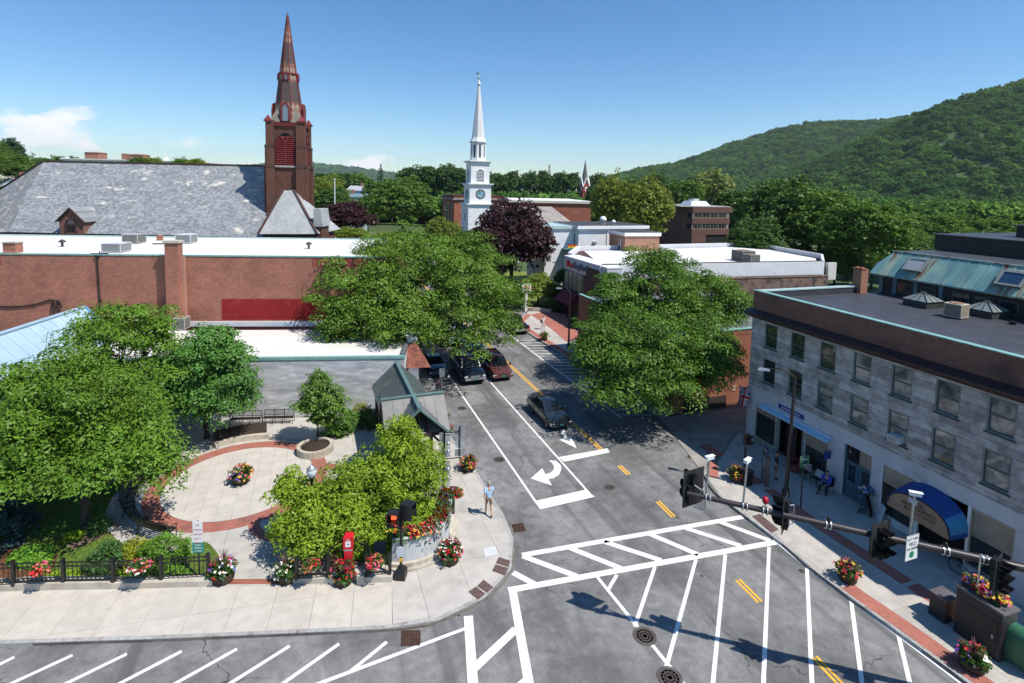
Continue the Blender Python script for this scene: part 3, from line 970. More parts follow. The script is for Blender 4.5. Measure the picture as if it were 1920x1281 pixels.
#  asphalt
def asphalt_mat():
 m,nt,b=new_mat('asphalt')
 vec=_coords(nt,'world',1.0)
 base=_mix(nt,_ramp(nt,_noise(nt,vec,.22,6,.68),.34,.66),(.125,.124,.122),(.235,.232,.227))
 base=_mix(nt,.75,base,_mix(nt,_ramp(nt,_noise(nt,vec,1.7,6,.72,.5),.34,.68),(.74,.74,.74),(1.20,1.20,1.19)),'MULTIPLY')
 rt=_n(nt,'ShaderNodeMapping');rt.inputs['Rotation'].default_value=(0,0,-ST_ANG)
 nt.links.new(vec,rt.inputs[0])
 st=_n(nt,'ShaderNodeMapping');st.inputs['Scale'].default_value=(.035,.9,1);nt.links.new(rt.outputs[0],st.inputs[0])
 base=_mix(nt,_ramp(nt,_noise(nt,st.outputs[0],1.0,3,.5),.5,.72),base,(.098,.098,.099))
 base=_mix(nt,_ramp(nt,_noise(nt,vec,.9,7,.7,.6),.60,.80),base,(.105,.104,.103))
 sp=_n(nt,'ShaderNodeTexNoise');sp.inputs['Scale'].default_value=34;sp.inputs['Detail'].default_value=3;sp.inputs['Roughness'].default_value=.8
 nt.links.new(vec,sp.inputs[0])
 base=_mix(nt,.8,base,_mix(nt,_ramp(nt,sp.outputs['Fac'],.3,.7),(.62,.62,.62),(1.42,1.42,1.42)),'MULTIPLY')
 vo=_n(nt,'ShaderNodeTexVoronoi',feature='DISTANCE_TO_EDGE');vo.inputs['Scale'].default_value=.22
 wv=_n(nt,'ShaderNodeVectorMath',operation='ADD')
 nz=_n(nt,'ShaderNodeTexNoise');nz.inputs['Scale'].default_value=1.2;nz.inputs['Detail'].default_value=5
 nt.links.new(vec,nz.inputs[0]);nt.links.new(vec,wv.inputs[0]);nt.links.new(nz.outputs['Color'],wv.inputs[1])
 nt.links.new(wv.outputs[0],vo.inputs['Vector'])
 ck=_n(nt,'ShaderNodeMath',operation='LESS_THAN');ck.inputs[1].default_value=.0032
 nt.links.new(vo.outputs['Distance'],ck.inputs[0])
 gate=_n(nt,'ShaderNodeMath',operation='MULTIPLY');nt.links.new(ck.outputs[0],gate.inputs[0])
 nt.links.new(_ramp(nt,_noise(nt,vec,.12,2),.48,.55),gate.inputs[1])
 base=_mix(nt,gate.outputs[0],base,(.055,.054,.053))
 spot=_n(nt,'ShaderNodeTexVoronoi');spot.inputs['Scale'].default_value=.75;nt.links.new(vec,spot.inputs['Vector'])
 s2=_n(nt,'ShaderNodeMath',operation='LESS_THAN');s2.inputs[1].default_value=.055;nt.links.new(spot.outputs['Distance'],s2.inputs[0])
 g2=_n(nt,'ShaderNodeMath',operation='MULTIPLY');nt.links.new(s2.outputs[0],g2.inputs[0]);nt.links.new(_ramp(nt,_noise(nt,vec,.35,2),.5,.58),g2.inputs[1])
 base=_mix(nt,g2.outputs[0],base,(.04,.04,.04))
 nt.links.new(base,b.inputs['Base Color'])
 b.inputs['Roughness'].default_value=.88;b.inputs['Specular IOR Level'].default_value=.25
 _bump(nt,b,sp.outputs['Fac'],.3,.01)
 return m
ASPHALT=asphalt_mat()
mb=MB()
road_pts=[(-95,2),(70,2),(70,24),(24,26),(18,40),(60,53),(60,62),(11,62),(-1.5,76),(14,100),(16,112),(-10,104),(-42,190),(-58,190),(-18,66),(-9,45),(-4,30),(-4,21),(-30,19),(-95,16)]
mb.poly([(x,y,0)for x,y in road_pts])
road=structure('main_street',mb,ASPHALT)
#  paint on the road
def paint_mat(name,c,worn):
 m,nt,b=new_mat(name)
 vec=_coords(nt,'world',1.0)
 col=_mix(nt,_ramp(nt,_noise(nt,vec,5,6,.7),.60,.86),c,worn)
 col=_mix(nt,_ramp(nt,_noise(nt,vec,42,3,.7),.56,.72),col,worn)
 col=_mix(nt,_ramp(nt,_noise(nt,vec,1.1,6,.75,.8),.52,.80),col,worn)
 nt.links.new(col,b.inputs['Base Color']);b.inputs['Roughness'].default_value=.8
 b.inputs['Specular IOR Level'].default_value=.2
 return m
P_WHITE=paint_mat('white_road_paint',(.74,.73,.70),(.44,.43,.41))
P_YELLOW=paint_mat('yellow_road_paint',(.78,.42,.045),(.45,.28,.08))
_mz=[0.004]
def mark(pts,mat=None,name='road_marking'):
 mb=MB()
 z=.004+(_mz[0]%5)*.0012;_mz[0]+=1
 mb.prism(pts,.001,z,bottom=False)
 mb.build(name,mat or P_WHITE,road)
def strip(a,b,w,mat=None,world=False):
 p,q=(a,b)if world else(G2(*a),G2(*b))
 d=np.array(q)-np.array(p);d/=np.linalg.norm(d);n=np.array([-d[1],d[0]])*w/2
 mark([(p[0]+n[0],p[1]+n[1]),(p[0]-n[0],p[1]-n[1]),(q[0]-n[0],q[1]-n[1]),(q[0]+n[0],q[1]+n[1])],mat)
def shape(px,mat=None):
 mark([G2(*p)for p in px],mat)
strip((795,638),(1006,943),.13)
shape([(1001,940),(1098.3,918.3),(1115,931.7),(1013.3,955)])
strip((880,672),(1105,925),.13)
shape([(1047,857.5),(1139,841),(1143,848.5),(1058,866)])
for dx in(-.095,.095):
 p,q=G2(921,652.5),G2(1127,843)
 d=np.array(q)-np.array(p);d/=np.linalg.norm(d);n=np.array([-d[1],d[0]])*dx
 p2=(p[0]-d[0]*50,p[1]-d[1]*50)
 strip((p2[0]+n[0],p2[1]+n[1]),(q[0]+n[0],q[1]+n[1]),.10,P_YELLOW,True)
 for a,b in(((1161,873),(1179,890)),((1233,940),(1263,969.5)),((1383,1087),(1425,1129)),((1527,1232),(1590,1298))):
  p,q=G2(*a),G2(*b)
  strip((p[0]+n[0],p[1]+n[1]),(q[0]+n[0],q[1]+n[1]),.11,P_YELLOW,True)
strip((955,628),(1165,784),.13)
def kerb_x(y):
 for(x0,y0),(x1,y1)in zip(KR[:-1],KR[1:]):
  if y0<=y<=y1:
   return x0+(x1-x0)*(y-y0)/(y1-y0)
 return KR[-1][0]
KR=[(985,621),(994.9,627.4),(1059.8,667.4),(1084.8,686),(1190,756),(1234,780)]
for y in(638,643,648,653,658,663.3,668.8,674.4,680,685.8,692,698.4,705,712,718.8,726,733.6,741.5,750,759,768.5,778):
 xl=970+1.343*(y-640)
 strip((xl+2,y),(kerb_x(y)-6,y),.10)
o3=lambda x,y:(480+x/3,640+y/3)
shape([o3(1545,772),o3(1610,715),o3(1665,812)])
arc=[(1646,671),(1688,673),(1712,694),(1718,718),(1704,752),(1672,770),(1640,776)]
arci=[(1630,748),(1660,738),(1676,720),(1676,702),(1664,684)]
shape([o3(*p)for p in arc+arci])
shape([(1048.6,824.8),(1072.3,819.8),(1081,841)]);shape([(1050,806),(1057,804.5),(1064,821),(1057,823)])
strip((979,1041),(1392,969.5),.30);strip((953,1107),(1459,1016),.32)
for a,b in(((962,1074),(1003,1096)),((980,1043),(1082,1081)),((1067,1027),(1165,1066)),((1133,1016),(1240,1051)),((1216.6,1001),(1309,1040)),((1284,990),(1390,1024)),((1349.6,979),(1444,1014))):
 strip(a,b,.30)
strip((878,1155),(890,1330),.36);strip((961,1106),(1003,1345),.34)
strip((967,1180),(888,1254),.32);strip((990,1275),(905,1345),.32)
strip((1118,1080),(1325,1336),.15)
for a,b in(((1156.7,1078),(1139,1108)),((1228,1063),(1190,1175)),((1305,1049),(1249,1252)),((1360,1040),(1331,1340)),((1442,1025.7),(1429,1340)),((1513,1066),(1525,1340)),((1596,1127),(1624,1340)),((1684.8,1192),(1720,1340))):
 strip(a,b,.15)
strip((1461,1021),(1519,1069),.13);strip((1519,1069),(1681,1189.5),.13);strip((1681,1189.5),(1860,1325),.13)
o2=lambda x,y:(x/3,860+y/3)
for a,b in(((-220,1263),(80,1117)),((-60,1322),(408,1106)),((240,1330),(714,1099)),((550,1330),(1022,1084)),((870,1330),(1333,1071)),((1190,1330),(1630,1054)),((1500,1330),(1908,1042))):
 strip(o2(*a),o2(*b),.14)
strip((655,1261),(725,1204),.14);strip((545,1302),(873,1178.5),.14)
#  ironwork in the road
IRON=M('cast_iron',(.145,.120,.108),(.10,.085,.078),9,.7,.3,.5,40)
RUST=M('rusty_grate',(.115,.058,.036),(.07,.04,.028),9,.75,.2,.4,40)
def manhole(px,py,rad,label):
 p=G(px,py)
 t=thing('manhole_cover',label,'manhole cover',(p[0],p[1],0))
 m=MB()
 m.lathe([(rad*1.08,.001),(rad*1.08,.012),(rad*.97,.014),(rad*.97,.006)],28);m.build('frame',IRON,t)
 m=MB();m.lathe([(rad*.955,.001),(rad*.955,.011)],28)
 for k in range(3):
  r_=rad*(.25+.27*k)
  m.lathe([(r_-.018,.011),(r_-.014,.018),(r_+.014,.018),(r_+.018,.011)],28)
 for k in range(12):
  a=k*math.pi/6
  m.bar((rad*.3*math.cos(a),rad*.3*math.sin(a),.013),(rad*.9*math.cos(a),rad*.9*math.sin(a),.013),.02,.01)
 m.build('cover',IRON,t)
manhole(1209,1193,.42,'large patterned manhole cover crossed by a long diagonal hatch line, nearer the sidewalk corner')
manhole(1256,1271,.42,'large patterned manhole cover cut off by the bottom edge of the picture')
manhole(1143,914,.30,'small round manhole cover in a patched collar beside the stop line')
manhole(936,862,.34,'plain grey manhole cover in the turn lane near the walking man')
manhole(866,766,.34,'plain grey manhole cover near the covered shelter and parking bay')
manhole(1503,1071,.12,'tiny valve cover beside the kerb line near a barrel of flowers')
def grate(pts,label,nx=6,ny=4):
 P=[np.array(G(*p))for p in pts]
 c=sum(P)/4
 t=thing('storm_drain',label,'drain grate',(c[0],c[1],0))
 P=[p-c for p in P]
 def q(u,v):
  return(P[0]*(1-u)+P[1]*u)*(1-v)+(P[3]*(1-u)+P[2]*u)*v
 m=MB();m.prism([tuple(q(u,v)[:2])for u,v in((-.05,-.05),(1.05,-.05),(1.05,1.05),(-.05,1.05))],.001,.005,bottom=False);m.build('pit',M('drain_pit',(.006,.006,.006)),t)
 m=MB()
 for i in range(nx+1):
  a,b=q(i/nx,0),q(i/nx,1)
  m.bar((a[0],a[1],.014),(b[0],b[1],.014),.035,.02)
 for j in range(ny+1):
  a,b=q(0,j/ny),q(1,j/ny)
  m.bar((a[0],a[1],.013),(b[0],b[1],.013),.045,.02)
 m.build('grating',RUST,t)
grate([(754,1184),(787,1183),(787,1210),(753,1211)],'square rusty storm drain below the corner kerb',8,7)
grate([(960,984.5),(980,981.5),(985,995),(965,998.5)],'small rusty storm drain beside the kerb where the man walks',7,4)
grate([(1290,854),(1309,858),(1307,863),(1290,858)],'low grate at the alley mouth across the street',7,2)
#  sidewalks
CONC_A=M('exposed_aggregate_paving',(.53,.485,.42),(.47,.43,.37),2.2,.9,0,.3,60,'world',stain=(.43,.395,.335),sscale=.7,slo=.5,shi=.8,rnd=.03)
CONC_B=M('grey_paving',(.47,.44,.395),(.41,.385,.345),1.6,.9,0,.2,45,'world',stain=(.33,.305,.28),sscale=.8,slo=.52,shi=.8,rnd=.05)
CONC_R=M('sidewalk_concrete',(.46,.43,.385),(.40,.37,.33),1.6,.9,0,.2,45,'world',stain=(.28,.26,.24),sscale=.7,slo=.52,shi=.82,rnd=.05)
PLAZA_T=M('plaza_tile',(.52,.48,.42),(.47,.43,.375),1.5,.88,0,.15,50,'world',stain=(.44,.40,.345),sscale=.7,slo=.5,shi=.8,rnd=.04)
JOINT=M('joint_sand',(.20,.18,.155),(.15,.135,.12),4,.95,mode='world')
BRICKP=M_brick('red_brick_paving',(.36,.115,.075),(.27,.085,.060),(.20,.12,.095),.20,.10,'world','floor',.008,stain=(.17,.075,.058),sscale=.7,slo=.56,shi=.85)
BRICK_R=M_brick('pink_brick_paving',(.42,.145,.105),(.34,.115,.085),(.30,.17,.14),.20,.10,'world','floor',.008)
outer_px=[(-300,1225),(0,1207),(290,1198),(640,1183),(706,1180),(760,1176),(807,1169),(850,1152),(887,1135),(922,1112),(947,1088),(961,1062),(966,1032),(961,1000),(946,966),(923,933),(895,886),(869,846)]
KL=[G2(x,y,SW)for x,y in outer_px]
KL2=[G2(x,y,SW)for x,y in((869,846),(846,822),(838,790),(826,745),(806,700),(780,650),(752,600),(728,560))]
base=KL+KL2[1:]+[(-19,66),(-14.0,56),(-9.4,41),(-7.7,38.1),(-42,34.6),(-46,14)]
mb=MB();mb.prism(base,-.05,SW-.022,bottom=False)
walk=structure('park_sidewalk',mb,JOINT)
kerb(KL,walk,1);kerb(KL2,walk,1)
inner_edge=[G2(x,y,SW)for x,y in((735,1098),(690,1097),(560,1098),(398,1101),(200,1106),(0,1110),(-320,1118))]
KLi=offset_line(KL,.16)
cut=G2(735,1098,SW);cut2=along(KLi[4],KLi[5],.55)
lower=KLi[:5]+[cut2]+inner_edge
a_low=math.atan2(KL[3][1]-KL[1][1],KL[3][0]-KL[1][0])
slabs(lower,walk,CONC_A,a_low+R(9),1.55,3.6,SW-.03,SW,origin=cut)
corner=[cut2]+KLi[5:]+[(p[0]-.16,p[1])for p in KL2[1:]]+[(-18.2,64),(-9.2,41),(-7.4,38.0),(-8.3,35),(-5.6,30.5),G2(834,935,SW),G2(842,990,SW),G2(822,1045,SW),G2(775,1070,SW),cut]
slabs(corner,walk,CONC_B,ST_ANG,2.6,1.9,SW-.03,SW,origin=G2(905,975,SW))
PC=(-15.12,28.98)
park=[cut,G2(775,1070,SW),G2(822,1045,SW),G2(842,990,SW),G2(834,935,SW),(-5.6,30.5),(-8.3,35),(-7.4,38.0),(-42,34.6),(-45,20)]+inner_edge[::-1]
def circ(c,r,n,a0=0.0,a1=2*math.pi):
 return[(c[0]+r*math.cos(a0+(a1-a0)*i/n),c[1]+r*math.sin(a0+(a1-a0)*i/n))for i in range(n+(0 if abs(a1-a0-2*math.pi)<1e-6 else 1))]
plaza=structure('plaza_paving',MB().prism(circ(PC,3.9,48),SW-.02,SW+.004,bottom=False),JOINT)
slabs(park,plaza,CONC_B,ST_ANG,2.1,2.1,SW-.03,SW-.001,origin=PC)
slabs(circ(PC,3.83,56),plaza,PLAZA_T,ST_ANG,.78,.78,SW,SW+.011,'plaza_tile',.012,PC,amin=.01)
def ring(c,r0,r1,n,z0,z1,mat,a0=0.0,a1=2*math.pi,name='brick_ring'):
 m=MB()
 A,B=circ(c,r0,n,a0,a1),circ(c,r1,n,a0,a1)
 closed=len(A)==n
 k=n if closed else n
 for i in range(k):
  j=(i+1)%len(A)
  m.prism([A[i],A[j],B[j],B[i]],z0,z1,bottom=False)
 return m.build(name,mat,plaza)
def ring_brick_mat():
 """bricks laid round the circle"""
 m,nt,b=new_mat('ring_brick')
 vec=_coords(nt,'world',1.0)
 sub=_n(nt,'ShaderNodeVectorMath',operation='SUBTRACT');nt.links.new(vec,sub.inputs[0]);sub.inputs[1].default_value=(PC[0],PC[1],0)
 sp=_n(nt,'ShaderNodeSeparateXYZ');nt.links.new(sub.outputs[0],sp.inputs[0])
 at=_n(nt,'ShaderNodeMath',operation='ARCTAN2');nt.links.new(sp.outputs[1],at.inputs[0]);nt.links.new(sp.outputs[0],at.inputs[1])
 ml=_n(nt,'ShaderNodeMath',operation='MULTIPLY');ml.inputs[1].default_value=4.25;nt.links.new(at.outputs[0],ml.inputs[0])
 ln=_n(nt,'ShaderNodeVectorMath',operation='LENGTH');nt.links.new(sub.outputs[0],ln.inputs[0])
 cb=_n(nt,'ShaderNodeCombineXYZ');nt.links.new(ml.outputs[0],cb.inputs[0]);nt.links.new(ln.outputs['Value'],cb.inputs[1])
 br=_n(nt,'ShaderNodeTexBrick');br.inputs['Scale'].default_value=1
 br.inputs['Brick Width'].default_value=.21;br.inputs['Row Height'].default_value=.104;br.inputs['Mortar Size'].default_value=.008
 br.inputs['Color1'].default_value=(.40,.135,.090,1);br.inputs['Color2'].default_value=(.30,.095,.068,1);br.inputs['Mortar'].default_value=(.24,.14,.11,1)
 nt.links.new(cb.outputs[0],br.inputs[0])
 col=_mix(nt,_ramp(nt,_noise(nt,vec,.8,5),.5,.75),br.outputs['Color'],(.22,.09,.07))
 nt.links.new(col,b.inputs['Base Color']);b.inputs['Roughness'].default_value=.88
 _bump(nt,b,br.outputs['Fac'],-.3,.01)
 return m
RINGB=ring_brick_mat()
ring(PC,3.86,4.66,96,SW-.02,SW+.007,RINGB)
PC2=(-10.95,25.75)
ring(PC2,1.40,1.92,48,SW-.02,SW+.0045,RINGB,name='brick_loop')
m=MB()
def band(a,b,w,z=SW+.003,mat=None,parent=None,name='brick_band'):
 d=np.array(b)-np.array(a);d/=np.linalg.norm(d);n=np.array([-d[1],d[0]])*w/2
 mm=MB().prism([(a[0]+n[0],a[1]+n[1]),(a[0]-n[0],a[1]-n[1]),(b[0]-n[0],b[1]-n[1]),(b[0]+n[0],b[1]+n[1])],SW-.02,z,bottom=False)
 return mm.build(name,mat or BRICKP,parent or plaza)
band(G2(480,972,SW),G2(560,950,SW),.38,SW+.0025)
band(G2(403,1091,SW),G2(557,1090,SW),.30)
band(G2(560,868,SW),G2(640,878,SW),.7,SW+.0015)
#  far kerb: sidewalk of the stone block
A_F=G(1577,932);D_F=np.array([.31352,-.94958,0]);N_F=np.array([.94958,.31352,0])
FANG=math.atan2(D_F[1],D_F[0])
def FAC(s,y=0.0):
 p=A_F+D_F*s+N_F*y
 return(float(p[0]),float(p[1]))
KRo=[G2(x,y,SW)for x,y in((1322,893),(1329,908),(1340,922),(1353,934),(1387,960),(1398,968),(1459,1012),(1511,1058),(1594,1121),(1684,1184),(1790,1262))]
KRo+=[along(KRo[-2],KRo[-1],t)for t in(1.8,2.8,4.2)]
base=KRo+[FAC(16,0.5),FAC(-7.3,.5),FAC(-8.0,-.3)]
walk2=structure('shop_sidewalk',MB().prism(base,-.05,SW-.022,bottom=False),JOINT)
kerb(KRo,walk2,1)
KRi=offset_line(KRo,.16)
inner=KRi+[FAC(16,.45),FAC(-7.3,.45),FAC(-7.9,-.3)]
slabs(inner,walk2,CONC_R,FANG,1.75,1.75,SW-.03,SW,origin=FAC(0,-6.3))
l1=[along(KRi[7],KRi[8],.75)]+KRi[8:]
l1o=offset_line(l1,.72)
for i in range(len(l1)-1):
 MB().prism([l1[i],l1[i+1],l1o[i+1],l1o[i]],SW-.02,SW+.004,bottom=False).build('brick_band',BRICK_R,walk2)
for s0,s1 in((-7.2,-5.6),(-4.1,-2.2),(-1.6,1.2),(1.5,6.0),(6.2,13)):
 f=lambda s:-3.62+max(0,s-2)*.085
 MB().prism([FAC(s0,f(s0)-.36),FAC(s1,f(s1)-.36),FAC(s1,f(s1)+.36),FAC(s0,f(s0)+.36)],SW-.02,SW+.004,bottom=False).build('brick_band',BRICK_R,walk2)
MB().prism([G2(x,y,SW)for x,y in((1328,866),(1334,863),(1346,872),(1347,897),(1330,893))],SW-.02,SW+.004,bottom=False).build('brick_band',BRICK_R,walk2)
APRON=M('old_apron_concrete',(.33,.31,.28),(.25,.235,.215),.9,.9,0,.2,30,'world',stain=(.16,.15,.14),sscale=.5)
structure('alley_apron',MB().prism([G2(1238,784),G2(1322,893),FAC(-8.0,-.3),FAC(-7.3,.5),FAC(-7.0,14),FAC(-11,14),FAC(-11.9,-.2)],-.02,.03,bottom=False),APRON)
KU=[G2(x,y,SW)for x,y in((1240,783),(1190,756),(1084.8,685.5),(1059.8,667),(994.9,627),(975,614),(968,604))]
KU.append((KU[-1][0]+1.2,KU[-1][1]+4.5))
fl=[(12.55,39.55),(8.5,50.6),(6.3,57.0),(6.9,66.5),(6.0,72)]
walk3=structure('bank_sidewalk',MB().prism(KU+[(3.5,76),(6.2,76)]+fl[::-1],-.05,SW-.022,bottom=False),JOINT)
kerb(KU,walk3,-1)
KUi=offset_line(KU,-.16)
slabs(KUi+[(3.5,76),(6.2,76)]+fl[::-1],walk3,CONC_R,ST_ANG,2.0,2.0,SW-.03,SW,origin=KUi[2])
KUo=offset_line(KUi,-.75)
for i in range(1,len(KUi)-1):
 MB().prism([KUi[i],KUi[i+1],KUo[i+1],KUo[i]],SW-.02,SW+.004,bottom=False).build('brick_band',BRICK_R,walk3)
pl=[G2(x,y,SW)for x,y in((995,590),(1030,583),(1060,590),(1088,632),(1060,640),(1035,618),(1010,600))]
MB().prism(pl,SW-.02,SW+.006,bottom=False).build('brick_terrace',BRICK_R,walk3)
TACT=M('tactile_plate',(.105,.062,.055),(.14,.09,.08),6,.7,.1)
def plate(px,mat=TACT,label=None,dots=True,h=.012,name='tactile_plate',group='tactile plates at the crossings'):
 P=[np.array(G(x,y,SW))for x,y in px];c=sum(P)/len(P)
 t=thing(name,label,'paving plate',(c[0],c[1],SW),0,group)
 Q=[(p-c)[:2]for p in P]
 MB().prism([tuple(q)for q in Q],.001,h,bottom=False).build('plate',mat,t)
 if dots:
  m=MB()
  for i in range(9):
   for j in range(7):
    u,v=(i+.5)/9,(j+.5)/7
    q=(Q[0]*(1-u)+Q[1]*u)*(1-v)+(Q[3]*(1-u)+Q[2]*u)*v
    m.lathe([(.026,h),(.016,h+.008)],6,(q[0],q[1],0))
  m.build('raised_dots',mat,t)['kind']='stuff'
o4=lambda x,y:(640+x/3,900+y/3)
o5=lambda x,y:(1180+x/2.595,860+y/2.595)
plate([o4(885,435),o4(951,455),o4(941,490),o4(869,470)],label='dark tactile plate nearer the street, of the pair by the main street crosswalk')
plate([o4(867,476),o4(939,496),o4(921,539),o4(848,512)],label='dark tactile plate behind its twin, of the pair by the main street crosswalk')
plate([o4(800,562),o4(856,605),o4(819,636),o4(764,598)],label='dark tactile plate at the side street crosswalk, nearer the main street')
plate([o4(759,601),o4(810,641),o4(769,675),o4(714,629)],label='dark tactile plate at the side street crosswalk, nearer the park sign wall')
plate([o5(597,281),o5(636,269),o5(727,346),o5(690,362)],label='brown tactile plate across the street under the signal mast')
plate([o4(796,385),o4(865,370),o4(884,418),o4(811,434)],M('pale_hatch',(.66,.66,.66),(.58,.58,.58),8,.6,.2),'pale square utility cover in the corner sidewalk by the flower tub',False,.008,'utility_cover',None)
plate([(1349,914),(1362,911),(1376,919),(1362,924)],M('grey_hatch',(.43,.39,.34),(.38,.34,.3),8,.8),'small square cover in the sidewalk across the street beside a barrel',False,.006,'utility_cover',None)
#  lawn of the park
LAWN=M('lawn',(.105,.165,.022),(.070,.125,.018),3.0,.95,0,.9,25,'world',stain=(.15,.15,.035),sscale=.6,slo=.5,shi=.75)
MULCH=M('red_bark_mulch',(.17,.065,.032),(.09,.035,.02),9,.95,0,.9,22,'world')
MULCH2=M('dry_mulch',(.24,.16,.115),(.13,.085,.06),8,.95,0,.9,22,'world')
lz=SW+.03
p_l=[G2(x,y,lz)for x,y in((392,1078),(409,1070),(414,1054),(408,1037),(394,1021),(378,1013))]
a_s=math.atan2(p_l[-1][1]-PC[1],p_l[-1][0]-PC[0])%(2*math.pi)
arc_l=circ(PC,6.15,20,a_s,R(150))
lawn_poly=p_l+arc_l+[(-27,35.4),(-45,34.0),(-46,15.5)]+[G2(x,y,lz)for x,y in((-300,1092),(0,1090),(213,1086))]
lawn=structure('lawn',MB().prism(lawn_poly,SW-.03,lz,bottom=False),LAWN)
def bed(px,mat,name='mulch_bed',z=lz+.004):
 return MB().prism([G2(x,y,z)for x,y in px],lz-.02,z+.012,bottom=False).build(name,mat,lawn)
bed([(-200,1092),(0,1089),(213,1085),(350,1080),(350,1071),(200,1074),(104,1076),(90,1062),(0,1052),(-200,1050)],MULCH)
bed([(96,1066),(103,1040),(109,1040),(101,1066)],MULCH,z=lz+.006)
bed([(120,1020),(128,1008),(160,990),(205,978),(222,984),(205,1000),(170,1018),(135,1030)],MULCH2,z=lz+.008)
bed([(0,1030),(15,1016),(40,1020),(22,1050),(0,1052)],MULCH,z=lz+.007)
def in_poly(x,y,poly):
 c=np.zeros(len(x),bool)
 j=len(poly)-1
 for i in range(len(poly)):
  xi,yi=poly[i];xj,yj=poly[j]
  cond=((yi>y)!=(yj>y))&(x<(xj-xi)*(y-yi)/(yj-yi+1e-12)+xi)
  c^=cond;j=i
 return c
def turf(name,poly,n,h,mat,z,seed,label):
 r=np.random.default_rng(seed)
 xs=[p[0]for p in poly];ys=[p[1]for p in poly]
 x=r.uniform(min(xs),max(xs),n);y=r.uniform(min(ys),max(ys),n)
 k=in_poly(x,y,poly);x,y=x[k],y[k]
 P=np.stack([x,y,np.full(len(x),z)],1)
 a=r.random(len(x))*6.28;w=np.stack([np.cos(a),np.sin(a),a*0],1)*.028
 up=np.stack([r.normal(size=len(x))*.45,r.normal(size=len(x))*.45,np.ones(len(x))],1)*(h*(.5+r.random((len(x),1))))
 V=np.stack([P-w,P+w,P+w*.2+up,P-w*.2+up],1)
 o=link(name,quads_mesh(name,V,r.random(len(x)),mat))
 return tag(o,label,'grass',None,'stuff')
TURF=M_leaf('turf_blades',(.115,.185,.025),.3,.35)
turf('grass',lawn_poly,60000,.055,TURF,lz,5,'short sunlit park grass between the black fence and the curved bench')
#  hills
HILLM=M('hill_ground',(.045,.095,.028),(.06,.11,.03),.02,.95,mode='world')
def hill(name,prof,Yr,depth,foot,label=None):
 """ridge profile by pixel at distance Yr, slope running down to the foot in front"""
 m=MB()
 nx,ny=90,26
 px0,px1=prof[0][0],prof[-1][0]
 pts=[]
 for i in range(nx+1):
  px=px0+(px1-px0)*i/nx
  py=np.interp(px,[p[0]for p in prof],[p[1]for p in prof])
  top=AT(px,py,Yr)
  for j in range(ny+1):
   t=j/ny
   Y=Yr-depth+depth*1.6*t
   s=min(1.0,t*1.6)
   f=(3*s*s-2*s**3)*.55+s*.45
   if t>.625:
    f=1-(t-.625)*.5
   zz=foot+(top[2]-foot)*f
   zz+=(math.sin(top[0]*.017+Y*.011)+math.sin(top[0]*.041-Y*.023))*.018*(top[2]-foot)*(1-abs(2*s-1))*(t<.625)
   pts.append((top[0]+(Y-Yr)*(px-960)/1000*.35,Y,zz))
 f=[(i*(ny+1)+j,(i+1)*(ny+1)+j,(i+1)*(ny+1)+j+1,i*(ny+1)+j+1)for i in range(nx)for j in range(ny)]
 m.add(pts,f,0,True)
 o=structure(name,m,HILLM)
 return np.array(pts).reshape(nx+1,ny+1,3)
near_prof=[(1180,420),(1300,412),(1400,392),(1450,368),(1520,330),(1600,282),(1680,242),(1728,215),(1760,206),(1800,190),(1850,177),(1920,160),(2020,135),(2150,110),(2350,95),(2600,110)]
far_prof=[(1120,345),(1180,327),(1210,319),(1270,312),(1300,300),(1330,291),(1365,276),(1400,266),(1450,250),(1500,238),(1525,234),(1560,235),(1600,233),(1650,231),(1720,222),(1800,224),(1920,240),(2100,260)]
blue_prof=[(300,335),(380,312),(430,318),(480,316),(520,310),(585,311),(605,313),(640,317),(670,321),(700,324),(760,335),(860,345)]
H1=hill('near_hill',near_prof,950,520,-10)
H2=hill('far_hill',far_prof,1900,900,0)
H3=hill('blue_hill',blue_prof,5200,1500,0)
#  STONE COMMERCIAL BLOCK (across the street)
GRANITE=M('granite_block',(.41,.385,.375),(.27,.25,.245),2.2,.85,0,.3,28,'world',stain=(.50,.455,.42),sscale=.9,slo=.5,shi=.75,rnd=.26)
GRAN_J=M('granite_joint',(.11,.10,.095),(.09,.085,.08),3,.95)
STUCCO=M('grey_stucco',(.52,.54,.565),(.45,.47,.495),1.2,.85,0,.12,40,'world',stain=(.28,.28,.28),sscale=.5,slo=.55,shi=.85)
CORN=M('maroon_cornice',(.050,.024,.024),(.036,.018,.019),2.5,.5)
BRICK_O=M_brick('old_parapet_brick',(.23,.085,.055),(.13,.052,.040),(.17,.13,.115),.215,.075,stain=(.07,.045,.038),sscale=.6)
BRICK_RED=M_brick('red_brick',(.34,.118,.074),(.255,.084,.054),(.30,.215,.175),.215,.075)
MEMB=M('roof_membrane',(.050,.053,.062),(.040,.043,.052),.7,.55,0,.1,8,stain=(.085,.085,.09),sscale=.5,slo=.55,shi=.8)
SEAM=M('membrane_seam',(.085,.09,.10),(.07,.074,.085),2,.5)
FRAME_G=M('grey_green_window_frame',(.23,.26,.25),(.19,.22,.21),3,.6)
FRAME_D=M('dark_teal_sash',(.055,.085,.088),(.045,.07,.075),3,.5)
COPPER=M('verdigris_copper',(.20,.36,.345),(.135,.265,.275),1.1,.6,.15,0,1,stain=(.34,.42,.28),sscale=1.3,slo=.52,shi=.72,stretch=(1.0,.35,.35),rnd=.14)
COPPER_R=M('rust_streaked_copper',(.25,.38,.33),(.19,.105,.06),2.6,.6,.15,0,1,lo=.42,hi=.66,stretch=(1.6,.22,.22),stain=(.45,.47,.33),sscale=1.5,slo=.52,shi=.7)
DARKWALL=M('dark_clerestory_wall',(.030,.026,.028),(.022,.02,.022),2,.6)
